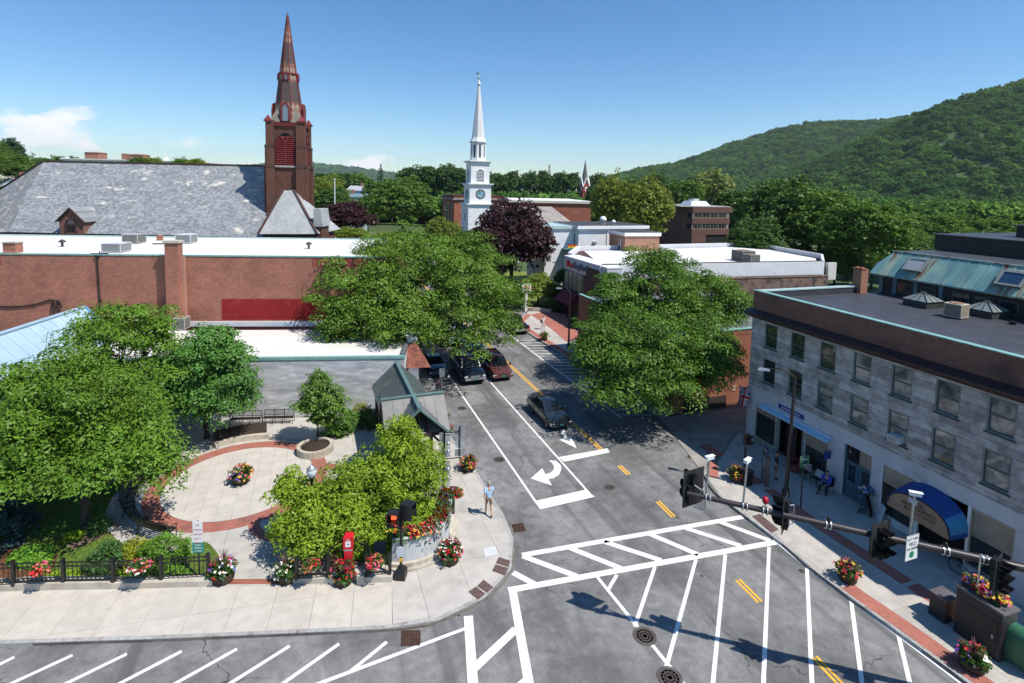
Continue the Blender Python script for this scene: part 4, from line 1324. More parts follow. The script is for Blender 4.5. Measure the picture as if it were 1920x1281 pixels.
BLUEP=M('blue_pilaster',(.10,.19,.24),(.085,.16,.20),3,.55)
VOID=M('dark_interior',(.012,.011,.011),(.02,.017,.015),2,.9)
AWN_B=M('pale_blue_awning',(.36,.57,.72),(.30,.50,.66),5,.7)
SIGN_B=M('blue_sign',(.022,.045,.26),(.018,.038,.22),3,.45)
LETTER_W=M('white_lettering',(.75,.76,.78),(.70,.71,.73),3,.6)
LETTER_K=M('black_lettering',(.015,.014,.014),(.02,.02,.02),3,.6)
CURTAIN_REFL_G={}
def pane_mat(i):
 """sash panes whose blotchy colour paints in both pale curtains and reflections"""
 if i in CURTAIN_REFL_G:
  return CURTAIN_REFL_G[i]
 a,b_=[((.22,.225,.22),(.08,.085,.085)),((.30,.285,.255),(.10,.10,.095)),((.17,.20,.195),(.05,.06,.06))][i%3]
 m,nt,b=new_mat('curtain_reflection_glass_%d'%i)
 v=_coords(nt,'world',(1,1,1.0))
 nt.links.new(_mix(nt,_ramp(nt,_noise(nt,v,.9+.15*i,2,.5,.7),.38,.66),a,b_),b.inputs['Base Color'])
 b.inputs['Roughness'].default_value=.05;b.inputs['Specular IOR Level'].default_value=.8
 CURTAIN_REFL_G[i]=m
 return m
blk=thing('stone_commercial_block','long three storey grey granite block with shopfronts, maroon cornice and brick parapet','building',(A_F[0],A_F[1],0),FANG)
X0,X1=-7.45,10.55
MB().box(X0+.05,X1,.13,12.0,3.2,9.75).build('core',GRAN_J,blk)
MB().box(X0+.05,X1,1.05,12.0,0,3.195).build('ground_floor_core',GRAN_J,blk)
WIN_X=[-5.745+2.13*k for k in range(8)]
WW=1.07
rows=[3.92,4.20,4.47]+[4.47+1.63*k/5 for k in range(1,6)]+[6.475,6.85]+[6.85+1.6*k/5 for k in range(1,6)]+[8.56]
r4=random.Random(4)
for j in range(len(rows)-1):
 z0,z1=rows[j],rows[j+1]
 zm=(z0+z1)/2
 has=(4.47<zm<6.10)or(6.85<zm<8.45)
 spans,x=[],X0
 if has:
  for c in WIN_X:
   spans.append((x,c-WW/2));x=c+WW/2
 spans.append((x,X1))
 for a,b in spans:
  x=a
  while x<b-.01:
   L=r4.uniform(.65,1.45)
   if not has:L=r4.uniform(1.0,1.9)
   e=b if b-(x+L)<.45 else x+L
   pr=r4.uniform(0,.014)
   m=MB()
   m.add([(x+.006,-pr,z0+.007),(e-.006,-pr,z0+.007),(e-.006,-pr,z1-.007),(x+.006,-pr,z1-.007),(x+.006,.13,z0+.007),(e-.006,.13,z0+.007),(e-.006,.13,z1-.007),(x+.006,.13,z1-.007)],[(0,1,2,3),(0,4,5,1),(1,5,6,2),(2,6,7,3),(3,7,4,0)])
   m.build('granite_block',GRANITE,blk)
   x=e
def sash_window(parent,xc,z0,z1,w,y=0.0,frame=FRAME_G,sash=FRAME_D,panes=(GLASS,GLASS),depth=.13,sill=True,bars=0,name='window',fw=.055):
 m=MB()
 xa,xb=xc-w/2,xc+w/2
 yo,yi=y+.012,y+depth
 m.box(xa,xa+fw,yo,yi,z0,z1);m.box(xb-fw,xb,yo,yi,z0,z1)
 m.box(xa+fw,xb-fw,yo,yi,z1-fw,z1);m.box(xa+fw,xb-fw,yo,yi,z0,z0+fw)
 wo=m.build(name,frame,parent)
 zm=(z0+z1)/2
 for k,(a,b)in enumerate(((zm,z1-fw),(z0+fw,zm))):
  yy=y+.055+.03*k
  s=MB();t=.045
  s.box(xa+fw,xa+fw+t,yy,yy+.03,a,b);s.box(xb-fw-t,xb-fw,yy,yy+.03,a,b)
  s.box(xa+fw+t,xb-fw-t,yy,yy+.03,b-t,b);s.box(xa+fw+t,xb-fw-t,yy,yy+.03,a,a+t)
  for q in range(bars):
   xx=xa+fw+(xb-xa-2*fw)*(q+1)/(bars+1)
   s.box(xx-.012,xx+.012,yy,yy+.03,a+t,b-t)
  s.build('sash',sash,wo)
  p=MB();p.quad((xa+fw+t,yy+.02,a+t),(xb-fw-t,yy+.02,a+t),(xb-fw-t,yy+.02,b-t),(xa+fw+t,yy+.02,b-t));p.build('pane',panes[k],wo)
 if sill:
  MB().box(xa-.04,xb+.04,y-.07,y+.03,z0-.07,z0-.002).build('sill',sash,wo)
 return wo
for k,c in enumerate(WIN_X):
 up=(GLASS,GLASS)if k<3 else(pane_mat(k),pane_mat(k+1))
 dn=(GLASS,GLASS)if k<2 else(pane_mat(k+2),pane_mat(k))
 sash_window(blk,c,6.85,8.45,WW,panes=up)
 sash_window(blk,c,4.47,6.10,WW,panes=dn)
def window_ac(parent,x,y,z,w=.55,h=.36,d=.42):
 b=MB().box(x-w/2,x+w/2,y-d,y+.1,z,z+h).build('window_air_conditioner',M('ac_white',(.62,.63,.62),(.55,.56,.55),4,.5),parent)
 m=MB()
 for i in range(7):
  zz=z+.05+i*(h-.1)/6
  m.box(x-w/2+.04,x+w/2-.04,y-d-.008,y-d,zz-.008,zz+.008)
 m.build('grille',M('ac_grille',(.10,.10,.10),(.14,.14,.14),4,.6),b)
window_ac(blk,WIN_X[4]+.02,.06,4.56)
prof=[(.10,8.56),(-.10,8.57),(-.16,8.66),(-.40,8.74),(-.52,8.84),(-.54,8.93),(.02,9.16),(.10,9.16)]
m=MB();n=len(prof)
v=[(X0-.28,y,z)for y,z in prof]+[(X1,y,z)for y,z in prof]
m.add(v,[(i,(i+1)%n,n+(i+1)%n,n+i)for i in range(n)]);m.add(v,[tuple(range(n-1,-1,-1)),tuple(range(n,2*n))])
m.build('cornice',CORN,blk)
MB().box(X0,X1,.0,.30,9.16,10.40).build('parapet',BRICK_O,blk)
m=MB().box(X0,X0+.30,.30,9.0,9.75,10.34);m.build('parapet',BRICK_O,blk)
m=MB().box(X0+.303,X0+.32,.32,9.0,9.9,10.33);m.box(X0+.32,X1,.303,.32,9.9,10.36);m.build('membrane_upstand',MEMB,blk)
MB().box(X0-.05,X1,-.05,.34,10.40,10.445).build('coping',TEAL,blk)
TEAL_P=M('pale_coping',(.42,.55,.53),(.36,.49,.47),3,.5)
for k in range(4):
 MB().box(X0-.05,X0+.36,.365+k*2.17,.365+(k+1)*2.17-.012,10.34,10.42).build('coping',TEAL_P,blk)
for k in range(5):
 y0,y1=.32+k*2.18,.32+(k+1)*2.18
 MB().box(X0+.32,X1,y0,y1-.003,9.75,9.90+.004*(k%2)).build('roof_membrane',MEMB,blk)
 MB().box(X0+.32,X1,y1-.06,y1+.02,9.905,9.912).build('roof_seam',SEAM,blk)
for x in(-4.5,-.5,3.6):
 MB().box(x-.03,x+.03,.34,11.1,9.906,9.9105).build('roof_seam',SEAM,blk)
MX0,MX1=-7.5,10.5
EY,EZ,TY,TZ=10.55,11.28,12.15,12.90
MB().box(MX0+.3,MX1,11.2,24,9.75,11.75).build('clerestory_wall',DARKWALL,blk)
for x in(-7.0,-6.0,-4.55,-2.9,2.2,4.4,6.2):
 MB().box(x-.13,x+.13,11.12,11.198,9.92,11.35).build('pilaster',BLUEP,blk)
for x in(-5.3,-3.7,-1.7,-.4,.9,3.3):
 wv=MB().box(x-.5,x+.5,11.14,11.197,10.1,10.85).build('clerestory_window',FRAME_D,blk)
 MB().quad((x-.44,11.135,10.16),(x+.44,11.135,10.16),(x+.44,11.135,10.79),(x-.44,11.135,10.79)).build('pane',GLASS,wv)
window_ac(blk,3.3,11.12,10.2,.62,.38,.16)
pw=.62
npan=int((MX1-MX0)/pw)
sky_at={3,4,11,12}
for i in range(npan):
 x0,x1=MX0+i*pw,MX0+(i+1)*pw
 lx=-.16
 m=MB()
 sh=max(0.0,1.5-i*pw)
 zt=lambda x:1.0
 def pt(x,t,lift=0):
  return(x,EY+(TY-EY)*t-lift*.72,EZ+(TZ-EZ)*t+lift*.7)
 hipx=lambda x:min(1.0,(x-MX0+.35)/.85)
 ta,tb=hipx(x0),hipx(x1)
 m.add([pt(x0,0),pt(x1,0),pt(x1,tb),pt(x0,ta),(x0,EY+.03,EZ-.10),(x1,EY+.03,EZ-.10)],[(0,1,2,3),(4,5,1,0)])
 a,b=Vector(pt(x1,0,.02)),Vector(pt(x1,tb,.02))
 m.bar(a,b,.035,.05,0,(0,-.7,.7))
 m.build('copper_panel',COPPER_R if(i in(1,4,5,12,13,14,15))else COPPER,blk)
m=MB();m.quad((MX0-.05,EY+.03,EZ-.1),(MX0+.5,TY,TZ),(MX0+.5,24,TZ),(MX0-.05,24,EZ-.1));m.build('copper_gable_end',COPPER,blk)
MB().box(MX0+.45,MX1,TY-.05,TY+.12,TZ-.02,TZ+.07).build('copper_ridge',COPPER_R,blk)
MB().box(MX0+.5,MX1,TY+.125,24.5,TZ-.4,TZ+.02).build('upper_roof',MEMB,blk)
MB().box(-7.4,MX1,17.0,30,TZ+.025,TZ+1.15).build('penthouse',DARKWALL,blk)
MB().box(-7.6,MX1,16.85,30.2,TZ+1.153,TZ+1.25).build('penthouse_roof',MEMB,blk)
MB().box(-4.2,MX1,20.6,28,TZ+1.253,TZ+2.05).build('upper_penthouse',DARKWALL,blk)
MB().box(-4.4,MX1,20.4,28.2,TZ+2.053,TZ+2.15).build('upper_penthouse_roof',MEMB,blk)
def slope_frame(x,t):
 return(x,EY+(TY-EY)*t,EZ+(TZ-EZ)*t)
ang_m=math.atan2(TZ-EZ,TY-EY)
def skylight(x,t,open_,label):
 rt=thing('roof_skylight',label,'skylight',(0,0,0))
 rt.parent=None
 lx,ly,lz_=slope_frame(x,t)
 p=A_F+D_F*lx+N_F*ly
 rt.location=(p[0],p[1],lz_)
 rt.rotation_euler=Euler((ang_m,0,FANG),'XYZ')
 m=MB();w,h=.62,.52
 m.box(-w,w,-h,h,.01,.16);m.build('curb',M('skylight_curb',(.15,.16,.155),(.11,.12,.12),3,.5),rt)
 m=MB()
 for a in((-w-.05,w+.05,-h-.05,-h+.08),(-w-.05,w+.05,h-.08,h+.05),(-w-.05,-w+.08,-h+.08,h-.08),(w-.08,w+.05,-h+.08,h-.08)):
  m.box(*a,.165,.24)
 m.build('frame',FRAME_G,rt)
 MB().quad((-w+.08,-h+.08,.20),(w-.08,-h+.08,.20),(w-.08,h-.08,.20),(-w+.08,h-.08,.20)).build('pane',open_,rt)
skylight(-4.75,.52,M_glass('blind_glass',(.30,.33,.34),.08),'roof skylight with a pale blind on the green copper slope, beside the brick chimney')
skylight(.85,.50,M_glass('blue_glass',(.02,.05,.10),.03),'skylight with clear dark blue glass on the copper slope above the wall air conditioner')
def roof_lantern(x,y,label):
 p=A_F+D_F*x+N_F*y
 t=thing('roof_lantern',label,'roof lantern',(p[0],p[1],9.91),FANG)
 w=.74
 MB().box(-w,w,-w,w,0,.42).build('curb',M('lantern_curb',(.035,.035,.037),(.05,.05,.05),3,.6),t)
 g=M('lantern_glass',(.21,.235,.23),(.16,.19,.185),3,.18)
 e=w+.06
 for s in range(4):
  for q in range(3):
   a=s*math.pi/2
   def rot(u,v,z):return(u*math.cos(a)-v*math.sin(a),u*math.sin(a)+v*math.cos(a),z)
   u0,u1=-e+2*e*q/3+.02,-e+2*e*(q+1)/3-.02
   f=.16
   m=MB();m.quad(rot(u0,-e,.43),rot(u1,-e,.43),rot(u1*f,-e*f,.86),rot(u0*f,-e*f,.86));m.build('pane',g,t)
 m=MB()
 for s in range(4):
  for q in range(4):
   a=s*math.pi/2
   def rot(u,v,z):return(u*math.cos(a)-v*math.sin(a),u*math.sin(a)+v*math.cos(a),z)
   u=-e+2*e*q/3
   m.bar(rot(u,-e,.44),rot(u*.16,-e*.16,.88),.035,.04)
 m.box(-.13,.13,-.13,.13,.84,.92)
 m.build('glazing_bars',M('lantern_bars',(.06,.075,.07),(.045,.055,.05),3,.5),t)
roof_lantern(-2.62,9.1,'low glazed roof lantern standing alone nearer the chimney')
roof_lantern(.35,10.1,'low glazed roof lantern half hidden behind the tan condenser box')
def condenser(loc,rot,label,w=.9,h=.85,col=(.55,.47,.36),group=None,fan=True):
 t=thing('condenser_unit',label,'air conditioner',loc,rot,group)
 c=M('condenser_%d_%d'%(int(col[0]*100),int(col[2]*100)),col,tuple(x*.85 for x in col),3,.55)
 MB().box(-w/2,w/2,-w/2,w/2,.06,.12).box(-w/2,w/2,-w/2,w/2,h-.06,h).box(-w/2,-w/2+.05,-w/2,-w/2+.05,.12,h-.06).box(w/2-.05,w/2,-w/2,-w/2+.05,.12,h-.06).box(w/2-.05,w/2,w/2-.05,w/2,.12,h-.06).box(-w/2,-w/2+.05,w/2-.05,w/2,.12,h-.06).build('cabinet',c,t)
 k=w/2-.03
 MB().box(-k,k,-k,k,.1,h-.07).build('coil',M('condenser_coil',(.06,.055,.05),(.09,.08,.07),20,.8),t)
 m=MB()
 n_=9
 for i in range(n_):
  z=.16+i*(h-.28)/(n_-1)
  for q in(-1,1):
   m.box(-w/2+.05,w/2-.05,q*(w/2-.012)-.008,q*(w/2-.012)+.008,z-.012,z+.012)
   m.box(q*(w/2-.012)-.008,q*(w/2-.012)+.008,-w/2+.05,w/2-.05,z-.012,z+.012)
 m.build('louvers',c,t)
 if fan:
  MB().lathe([(w*.36,h+.002),(w*.40,h+.035),(w*.36,h+.05),(w*.30,h+.02),(.05,h+.012)],18).build('fan_guard',M('fan_guard',(.30,.18,.10),(.22,.14,.09),6,.7),t)
 return t
p=A_F+D_F*.18+N_F*7.75
condenser((p[0],p[1],9.91),FANG+.15,'tan boxy air conditioning condenser between two roof lanterns')
p=A_F+D_F*-7.15+N_F*9.25
ch=thing('brick_chimney','square red brick chimney at the edge of the dark membrane roof','chimney',(p[0],p[1],9.5),FANG)
MB().box(-.33,.33,-.33,.33,0,2.15).build('stack',M_brick('chimney_brick',(.40,.16,.09),(.30,.11,.07),(.30,.20,.15)),ch)
m=MB()
for k in range(10):
 m.box(-.37+(k%4)*.19,-.37+(k%4)*.19+.17,-.37+(k//4)*.25,-.37+(k//4)*.25+.22,2.152,2.20+random.random()*.1)
m.build('broken_cap',M('cap_brick',(.36,.15,.09),(.28,.11,.07),6,.9),ch)
p=A_F+D_F*2.2+N_F*9.2
vt=thing('roof_vent','small black vent stub on the dark membrane roof','roof vent',(p[0],p[1],9.91))
MB().lathe([(.16,0),(.16,.10),(.20,.11),(.20,.16)],12).build('cap',BLACKM,vt)
#  shopfronts
def wallbox(x0,x1,z0,z1,mat=STUCCO,y0=0.0,y1=.129,nm='pier'):
 return MB().box(x0,x1,y0,y1,z0,z1).build(nm,mat,blk)
wallbox(X0,X1,3.16,3.915,nm='fascia')
m=MB().box(X0,X1,-.05,.10,3.918,3.98);m.build('string_course',GRANITE,blk)
for a,b in((X0,-6.65),(-.98,-.02),(1.58,2.18),(7.92,X1)):
 wallbox(a,b,.10,3.155)
wallbox(-6.65,-.98,2.66,3.155,nm='lintel')
for a,b in((-6.65,-4.86),(-2.63,-.98),(2.18,3.95),(6.28,7.92)):
 wallbox(a,b,.10,.48,FRAME_G if a<0 else STUCCO,nm='stallriser')
MB().box(-6.6,8.2,.9,1.0,.1,3.1).build('shop_interior',VOID,blk)
SHOPG=M_glass('shop_glass',(.018,.02,.022),.03,.9)
TANREF=M('tan_reflection_paint',(.30,.25,.19),(.24,.20,.15),1.5,.25)  # tan colour painted as a reflection on the shop glass
def shop_window(x0,x1,z0,z1,cols,glaze=None,frame=None):
 f=frame or M('cream_shop_frame',(.52,.48,.41),(.46,.42,.36),3,.55)
 m=MB();t=.06
 m.box(x0,x0+t,-.02,.09,z0,z1);m.box(x1-t,x1,-.02,.09,z0,z1);m.box(x0+t,x1-t,-.02,.09,z1-t,z1);m.box(x0+t,x1-t,-.02,.09,z0,z0+t)
 for c in cols:
  m.box(c-.025,c+.025,-.01,.08,z0+t,z1-t)
 w=m.build('shop_window',f,blk)
 xs=[x0+t]+list(cols)+[x1-t]
 for a,b in zip(xs[:-1],xs[1:]):
  MB().quad((a,.04,z0+t),(b,.04,z0+t),(b,.04,z1-t),(a,.04,z1-t)).build('pane',SHOPG,w)
 if glaze:
  MB().quad((x0+t+.02,.032,z1-t-glaze),(x1-t-.02,.032,z1-t-glaze),(x1-t-.02,.032,z1-t-.02),(x0+t+.02,.032,z1-t-.02)).build('glaze',TANREF,w)  # tan sheet before the pane, its colour standing in for a reflection
 return w
shop_window(-6.65,-4.86,.48,2.66,(),.35)
shop_window(-2.63,-.98,.48,2.66,(),.75)
shop_window(2.18,3.95,.48,3.155,(),.95,M('white_shop_frame',(.60,.62,.64),(.55,.57,.6),3,.5))
shop_window(6.28,7.92,.48,3.155,(),1.2,M('tan_shop_frame',(.36,.30,.24),(.32,.27,.21),3,.5))
MB().box(-4.86,-4.62,.0,.12,.10,2.66).build('door_post',FRAME_G,blk)
MB().box(-2.83,-2.63,.0,.12,.10,2.66).build('door_post',FRAME_G,blk)
dr=MB().box(-4.55,-3.75,.55,.60,.12,2.5).build('shop_door',M('brown_door',(.10,.045,.03),(.08,.036,.025),4,.5),blk)
MB().quad((-4.45,.545,.9),(-3.85,.545,.9),(-3.85,.545,2.35),(-4.45,.545,2.35)).build('pane',SHOPG,dr)
DOORB=M('slate_blue_door',(.055,.115,.165),(.045,.10,.145),3,.5)
for s in(0,1):
 xa=.02+s*.77
 d=MB().box(xa+.01,xa+.76,.16,.21,.12,2.2).build('blue_door',DOORB,blk)
 for i in range(2):
  for j in range(3):
   x0=xa+.17+i*.22;z0=1.12+j*.31
   MB().quad((x0,.155,z0),(x0+.2,.155,z0),(x0+.2,.155,z0+.29),(x0,.155,z0+.29)).build('pane',GLASS,d)
 MB().box(xa+.14,xa+.63,.145,.157,.30,.95).build('door_panel',DOORB,d)
 MB().box(xa+(.62 if s==0 else.06),xa+(.68 if s==0 else.12),.10,.155,1.0,1.16).build('handle',CHROME,d)
tr=MB().box(.0,1.58,.1,.18,2.205,2.27).box(.0,.05,.1,.18,2.27,3.155).box(1.53,1.58,.1,.18,2.27,3.155).build('transom_window',DOORB,blk)
for i in range(4):
 MB().quad((.06+i*.37,.14,2.28),(.41+i*.37,.14,2.28),(.41+i*.37,.14,3.14),(.06+i*.37,.14,3.14)).build('pane',TANREF if i>1 else SHOPG,tr)
aw=thing('shop_awning','narrow pale blue roller awning above the shop with the union flag','awning',FAC(-3.4)+(2.92,),FANG)
m=MB();m.add([(-2.62,-.02,.16),(2.62,-.02,.16),(2.62,-.42,.0),(-2.62,-.42,.0),(-2.62,-.43,-.10),(2.62,-.43,-.10),(-2.62,-.02,.08),(2.62,-.02,.08)],[(0,3,2,1),(3,4,5,2),(6,7,5,4),(0,6,4,3),(1,2,5,7)])
m.build('canopy',AWN_B,aw)
MB().tube((-2.6,-.06,.13),(2.6,-.06,.13),.07,.07,8).build('roller',M('awning_roller',(.55,.62,.68),(.5,.56,.62),3,.4),aw)
m=MB()
for x in(-2.5,0,2.5):
 m.tube((x,-.03,-.45),(x,-.40,-.02),.012,.012,6)
m.build('arms',WHITE,aw)
sg=thing('name_board','long dark blue shop name board with small white letters above the pale blue awning','sign',FAC(-3.76,-.005)+(3.42,),FANG)
MB().box(-.98,.98,-.05,-.004,-.14,.14).build('board',SIGN_B,sg)
text('lettering','KENESON WORK',.17,LETTER_W,sg,(0,-.053,0),(R(90),0,0),.004,xs=1.0,spacing=1.12)
hs=thing('hanging_sign','small square blue sign hung from a bracket by the blue shirted man','sign',FAC(-.72,-.02)+(2.15,),FANG)
MB().box(-.02,.02,-.62,-.12,-.22,.22).build('board',SIGN_B,hs)
MB().tube((0,0,.27),(0,-.66,.27),.014,.014,6).tube((0,-.2,.27),(0,-.2,.22),.008,.008,5).tube((0,-.55,.27),(0,-.55,.22),.008,.008,5).build('bracket',BLACKM,hs)
text('lettering','OPEN',.13,LETTER_W,hs,(-.023,-.37,.02),(R(90),0,R(-90)),.003)
fl_=thing('union_flag','british union flag hanging from a staff at the far corner of the stone block','flag',FAC(-7.15,-.05)+(3.55,),FANG)
MB().tube((0,0,-.25),(0,-1.05,.42),.018,.016,6).build('staff',M('flag_staff',(.30,.20,.12),(.25,.16,.1),4,.6),fl_)
FW,FH=.82,1.32
def flagpt(u,v,off):
 w=.10*math.sin(u*7+v*2.0)*(.3+v)
 return(w*.9+off*.012,-1.0+u*FW*.98+.05*math.sin(v*5),.38-.55*(1-u)*0-v*FH-u*.28+.0)
def flag_poly(poly,mat,name,off):
 """clip a polygon of the flag to cells so that it follows the folds"""
 for s in(1,-1):
  m=MB()
  for i in range(10):
   for j in range(12):
    c=clip(poly,[(i/10,j/12),((i+1)/10,j/12),((i+1)/10,(j+1)/12),(i/10,(j+1)/12)])
    if len(c)>2:
     q=[flagpt(u,v,off*s)for u,v in c]
     m.poly(q if s>0 else q[::-1])
  m.build(name,mat,fl_)
F_BLUE=M('flag_blue',(.018,.028,.16),(.015,.024,.14),4,.8);F_RED=M('flag_red',(.46,.018,.03),(.40,.015,.026),4,.8);F_WHITE=M('flag_white',(.66,.66,.68),(.6,.6,.62),4,.8)
flag_poly([(0,0),(1,0),(1,1),(0,1)],F_BLUE,'field',1)
def band2(p,q,w):
 d=np.array(q,float)-np.array(p,float);d/=np.linalg.norm(d);n=np.array([-d[1],d[0]])*w/2
 c=[tuple(np.array(p)+n),tuple(np.array(p)-n),tuple(np.array(q)-n),tuple(np.array(q)+n)]
 c=[tuple(map(float,x))for x in c]
 a=sum(c[i][0]*c[(i+1)%4][1]-c[(i+1)%4][0]*c[i][1]for i in range(4))
 c=c if a>0 else c[::-1]
 return clip(c,[(0,0),(1,0),(1,1),(0,1)])
for a,b in(((-.1,-.1),(1.1,1.1)),((-.1,1.1),(1.1,-.1))):
 flag_poly(band2(a,b,.20),F_WHITE,'white_saltire',2)
 flag_poly(band2(a,b,.075),F_RED,'red_saltire',3)
for a,b in(((.5,0),(.5,1)),((0,.5),(1,.5))):
 flag_poly(band2(a,b,.30 if a[0]==.5 else.24),F_WHITE,'white_cross',4)
 flag_poly(band2(a,b,.19 if a[0]==.5 else.15),F_RED,'red_cross',5)
ba=thing('bicycle_shop_awning','domed blue shop awning with tan front reading brattleboro bicycle shop','awning',FAC(4.72,-.01)+(1.72,),FANG)
BLUE1=M('royal_blue_canvas',(.018,.075,.27),(.015,.062,.23),4,.75);BLUE2=M('sky_blue_canvas',(.045,.25,.46),(.04,.22,.41),4,.75)
TAN=M('tan_canvas',(.33,.215,.145),(.29,.19,.13),5,.8)
def arch(w,h,y,n=20,zb=.22):
 return[(-w*math.cos(math.pi*i/n),y,zb+h*math.sin(math.pi*i/n)**.85)for i in range(n+1)]
back=arch(1.52,1.28,0.0);front=arch(1.44,.92,-1.05)
m=MB();mm=MB()
for i in range(20):
 (mm if(i<4 or i>15)else m).quad(back[i],front[i],front[i+1],back[i+1])
m.build('canopy',BLUE1,ba);mm.build('side_canopy',BLUE2,ba)
m=MB();m.quad((-1.52,0,0),(-1.44,-1.05,0),(-1.44,-1.05,.22),(-1.52,0,.22));m.quad((1.44,-1.05,0),(1.52,0,0),(1.52,0,.22),(1.44,-1.05,.22));m.build('side_valance',BLUE1,ba)
fi=[(x*.93,-1.062,.22+(z-.22)*.90)for x,y,z in front]
m=MB();m.poly(fi[::-1]if False else fi);m.build('front_panel',TAN,ba)
m=MB()
for i in range(20):
 m.quad((fi[i][0],-1.058,fi[i][2]),(front[i][0],-1.05,front[i][2]),(front[i+1][0],-1.05,front[i+1][2]),(fi[i+1][0],-1.058,fi[i+1][2]))
m.build('piping',M('dark_piping',(.012,.02,.06),(.01,.018,.05),3,.7),ba)
m=MB();m.quad((-1.40,-1.06,0),(1.40,-1.06,0),(1.40,-1.06,.216),(-1.40,-1.06,.216));m.build('valance',TAN,ba)
text('lettering','BRATTLEBORO',.245,LETTER_K,ba,(.06,-1.07,.60),(R(90),0,0),.003,xs=.86,spacing=1.08)
text('lettering','BICYCLE SHOP',.235,LETTER_K,ba,(.10,-1.07,.375),(R(90),0,0),.003,xs=.86,spacing=1.08)
text('lettering','www',.10,LETTER_K,ba,(-.35,-1.068,.12),(R(90),0,0),.002)
m=MB();m.box(-.42,.0,-1.072,-1.066,.74,.98);m.build('picture_panel',M('pale_blue_picture',(.30,.42,.52),(.55,.58,.58),9,.7),ba)
m=MB()
for cx,cz,rr in((.08,.83,.10),(.27,.80,.10)):
 for k in range(14):
  a0,a1=2*math.pi*k/14,2*math.pi*(k+1)/14
  m.bar((cx+rr*math.cos(a0),-1.072,cz+rr*math.sin(a0)),(cx+rr*math.cos(a1),-1.072,cz+rr*math.sin(a1)),.014,.01,0,(0,1,0))
m.bar((.08,-1.072,.83),(.17,-1.072,.92),.012,.01);m.bar((.17,-1.072,.92),(.27,-1.072,.80),.012,.01);m.bar((.08,-1.072,.83),(.27,-1.072,.80),.012,.01)
m.build('bicycle_emblem',LETTER_K,ba)
MB().box(3.95,6.28,.62,.7,.1,3.1).build('shop_entrance',VOID,blk)
MB().box(3.95,4.08,-.01,.1,.10,3.155).build('door_post',WHITE,blk)
MB().box(6.15,6.28,-.01,.1,.10,3.155).build('door_post',WHITE,blk)
#  low brick block and the bank beyond it
BRICK_L=M_brick('rust_brick',(.36,.125,.072),(.28,.092,.055),(.25,.14,.10))
lo=thing('low_brick_block','low red brick shop with teal coping and dark flat roof behind the large street tree','building',(12.55,39.5,0),GRID)
MB().box(0,16,0,16,0,5.75).build('walls',BRICK_L,lo)
for a in((-.02,16,-.02,.25,5.753,6.15),(-.02,.25,.25,16,5.753,6.15)):
 MB().box(*a).build('parapet',BRICK_L,lo)
for a in((-.07,16.05,-.07,.30,6.152,6.22),(-.07,.30,.305,16,6.152,6.22)):
 MB().box(*a).build('coping',TEAL,lo)
MB().box(.26,16,.26,16,5.752,5.82).build('roof',M('grey_roof',(.20,.21,.22),(.16,.17,.18),.6,.7,stain=(.10,.10,.11),sscale=.4),lo)
for z in(1.2,2.7,4.3):
 MB().box(5.6,6.0,-.04,-.002,z,z+.45).build('patch_block',M('pale_block',(.50,.34,.26),(.45,.3,.23),4,.9),lo)
m=MB().box(1.0,5.0,-.12,-.003,.03,.95);m.build('plinth',M('dark_plinth',(.05,.035,.03),(.04,.03,.026),3,.8),lo)
for x in(1.5,5.5,9.5,13.5):
 w=MB().box(-.05,-.003,x-1.2,x+1.2,.5,3.0).build('shop_window',FRAME_D,lo)
 MB().quad((-.055,x+1.1,.6),(-.055,x-1.1,.6),(-.055,x-1.1,2.9),(-.055,x+1.1,2.9)).build('pane',SHOPG,w)
OWY=float(AT(1400,522,66.3)[2])
ow=thing('old_brick_building','weathered dark brick wall building with rust stained coping against the white bank','building',(15.5,62.9,0),R(14))
OLDB=M_brick('weathered_brick',(.24,.13,.10),(.12,.075,.065),(.26,.20,.17),stain=(.06,.05,.045),sscale=.9,slo=.45,shi=.65)
MB().box(0,27,0,1.2,0,OWY).build('walls',OLDB,ow)
MB().box(-.05,27,-.08,.3,OWY+.002,OWY+.12).build('coping',M('rusty_coping',(.34,.24,.17),(.22,.12,.07),2,.8),ow)
MB().box(0,27,.32,1.2,OWY+.002,OWY+.04).build('roof',MEMB,ow)
for i in range(40):
 MB().box(14+i*.30,14+i*.30+.28,-.085,.31,OWY+.122,OWY+.17+random.random()*.03).build('coping_tile',M('dark_coping_tile',(.10,.08,.075),(.16,.12,.10),5,.8,rnd=.2),ow)
WROOF=M('white_roof_membrane',(.74,.735,.71),(.68,.67,.64),.5,.7,0,0,1,'world',stain=(.50,.455,.40),sscale=.28,slo=.60,shi=.85)
WPAR=M('white_parapet',(.72,.725,.73),(.66,.67,.68),1.0,.6,stain=(.5,.48,.45),sscale=.6,slo=.6,shi=.85)
BANKB=M_brick('bank_brown_brick',(.10,.05,.04),(.075,.04,.034),(.09,.07,.06))
bank=thing('bank_building','white roofed brick bank with a grey sign band over dark glass and a maroon awning','building',(0,0,0))
poly=[(10.6,63.2),(42,71.0),(47,80),(44,97),(10.4,84),(7.6,73)]
MB().prism(poly,0,7.25).build('walls',BANKB,bank)
ins=[(11.6,64.4),(41.4,71.7),(45.9,80),(43.3,95.8),(11.4,83.2)]
MB().prism(ins,7.253,7.33,bottom=False).build('roof',WROOF,bank)
def wall_run(pts,z0,z1,w,mat,name,parent):
 for a,b in zip(pts[:-1],pts[1:]):
  d=np.array(b)-np.array(a);d=d/np.linalg.norm(d);n=np.array([-d[1],d[0]])*w
  MB().prism([a,b,(b[0]+n[0],b[1]+n[1]),(a[0]+n[0],a[1]+n[1])],z0,z1).build(name,mat,parent)
wall_run([(10.62,63.2),(42,71.0),(47,80),(44,97),(10.4,84)],6.2,8.0,.3,WPAR,'parapet',bank)
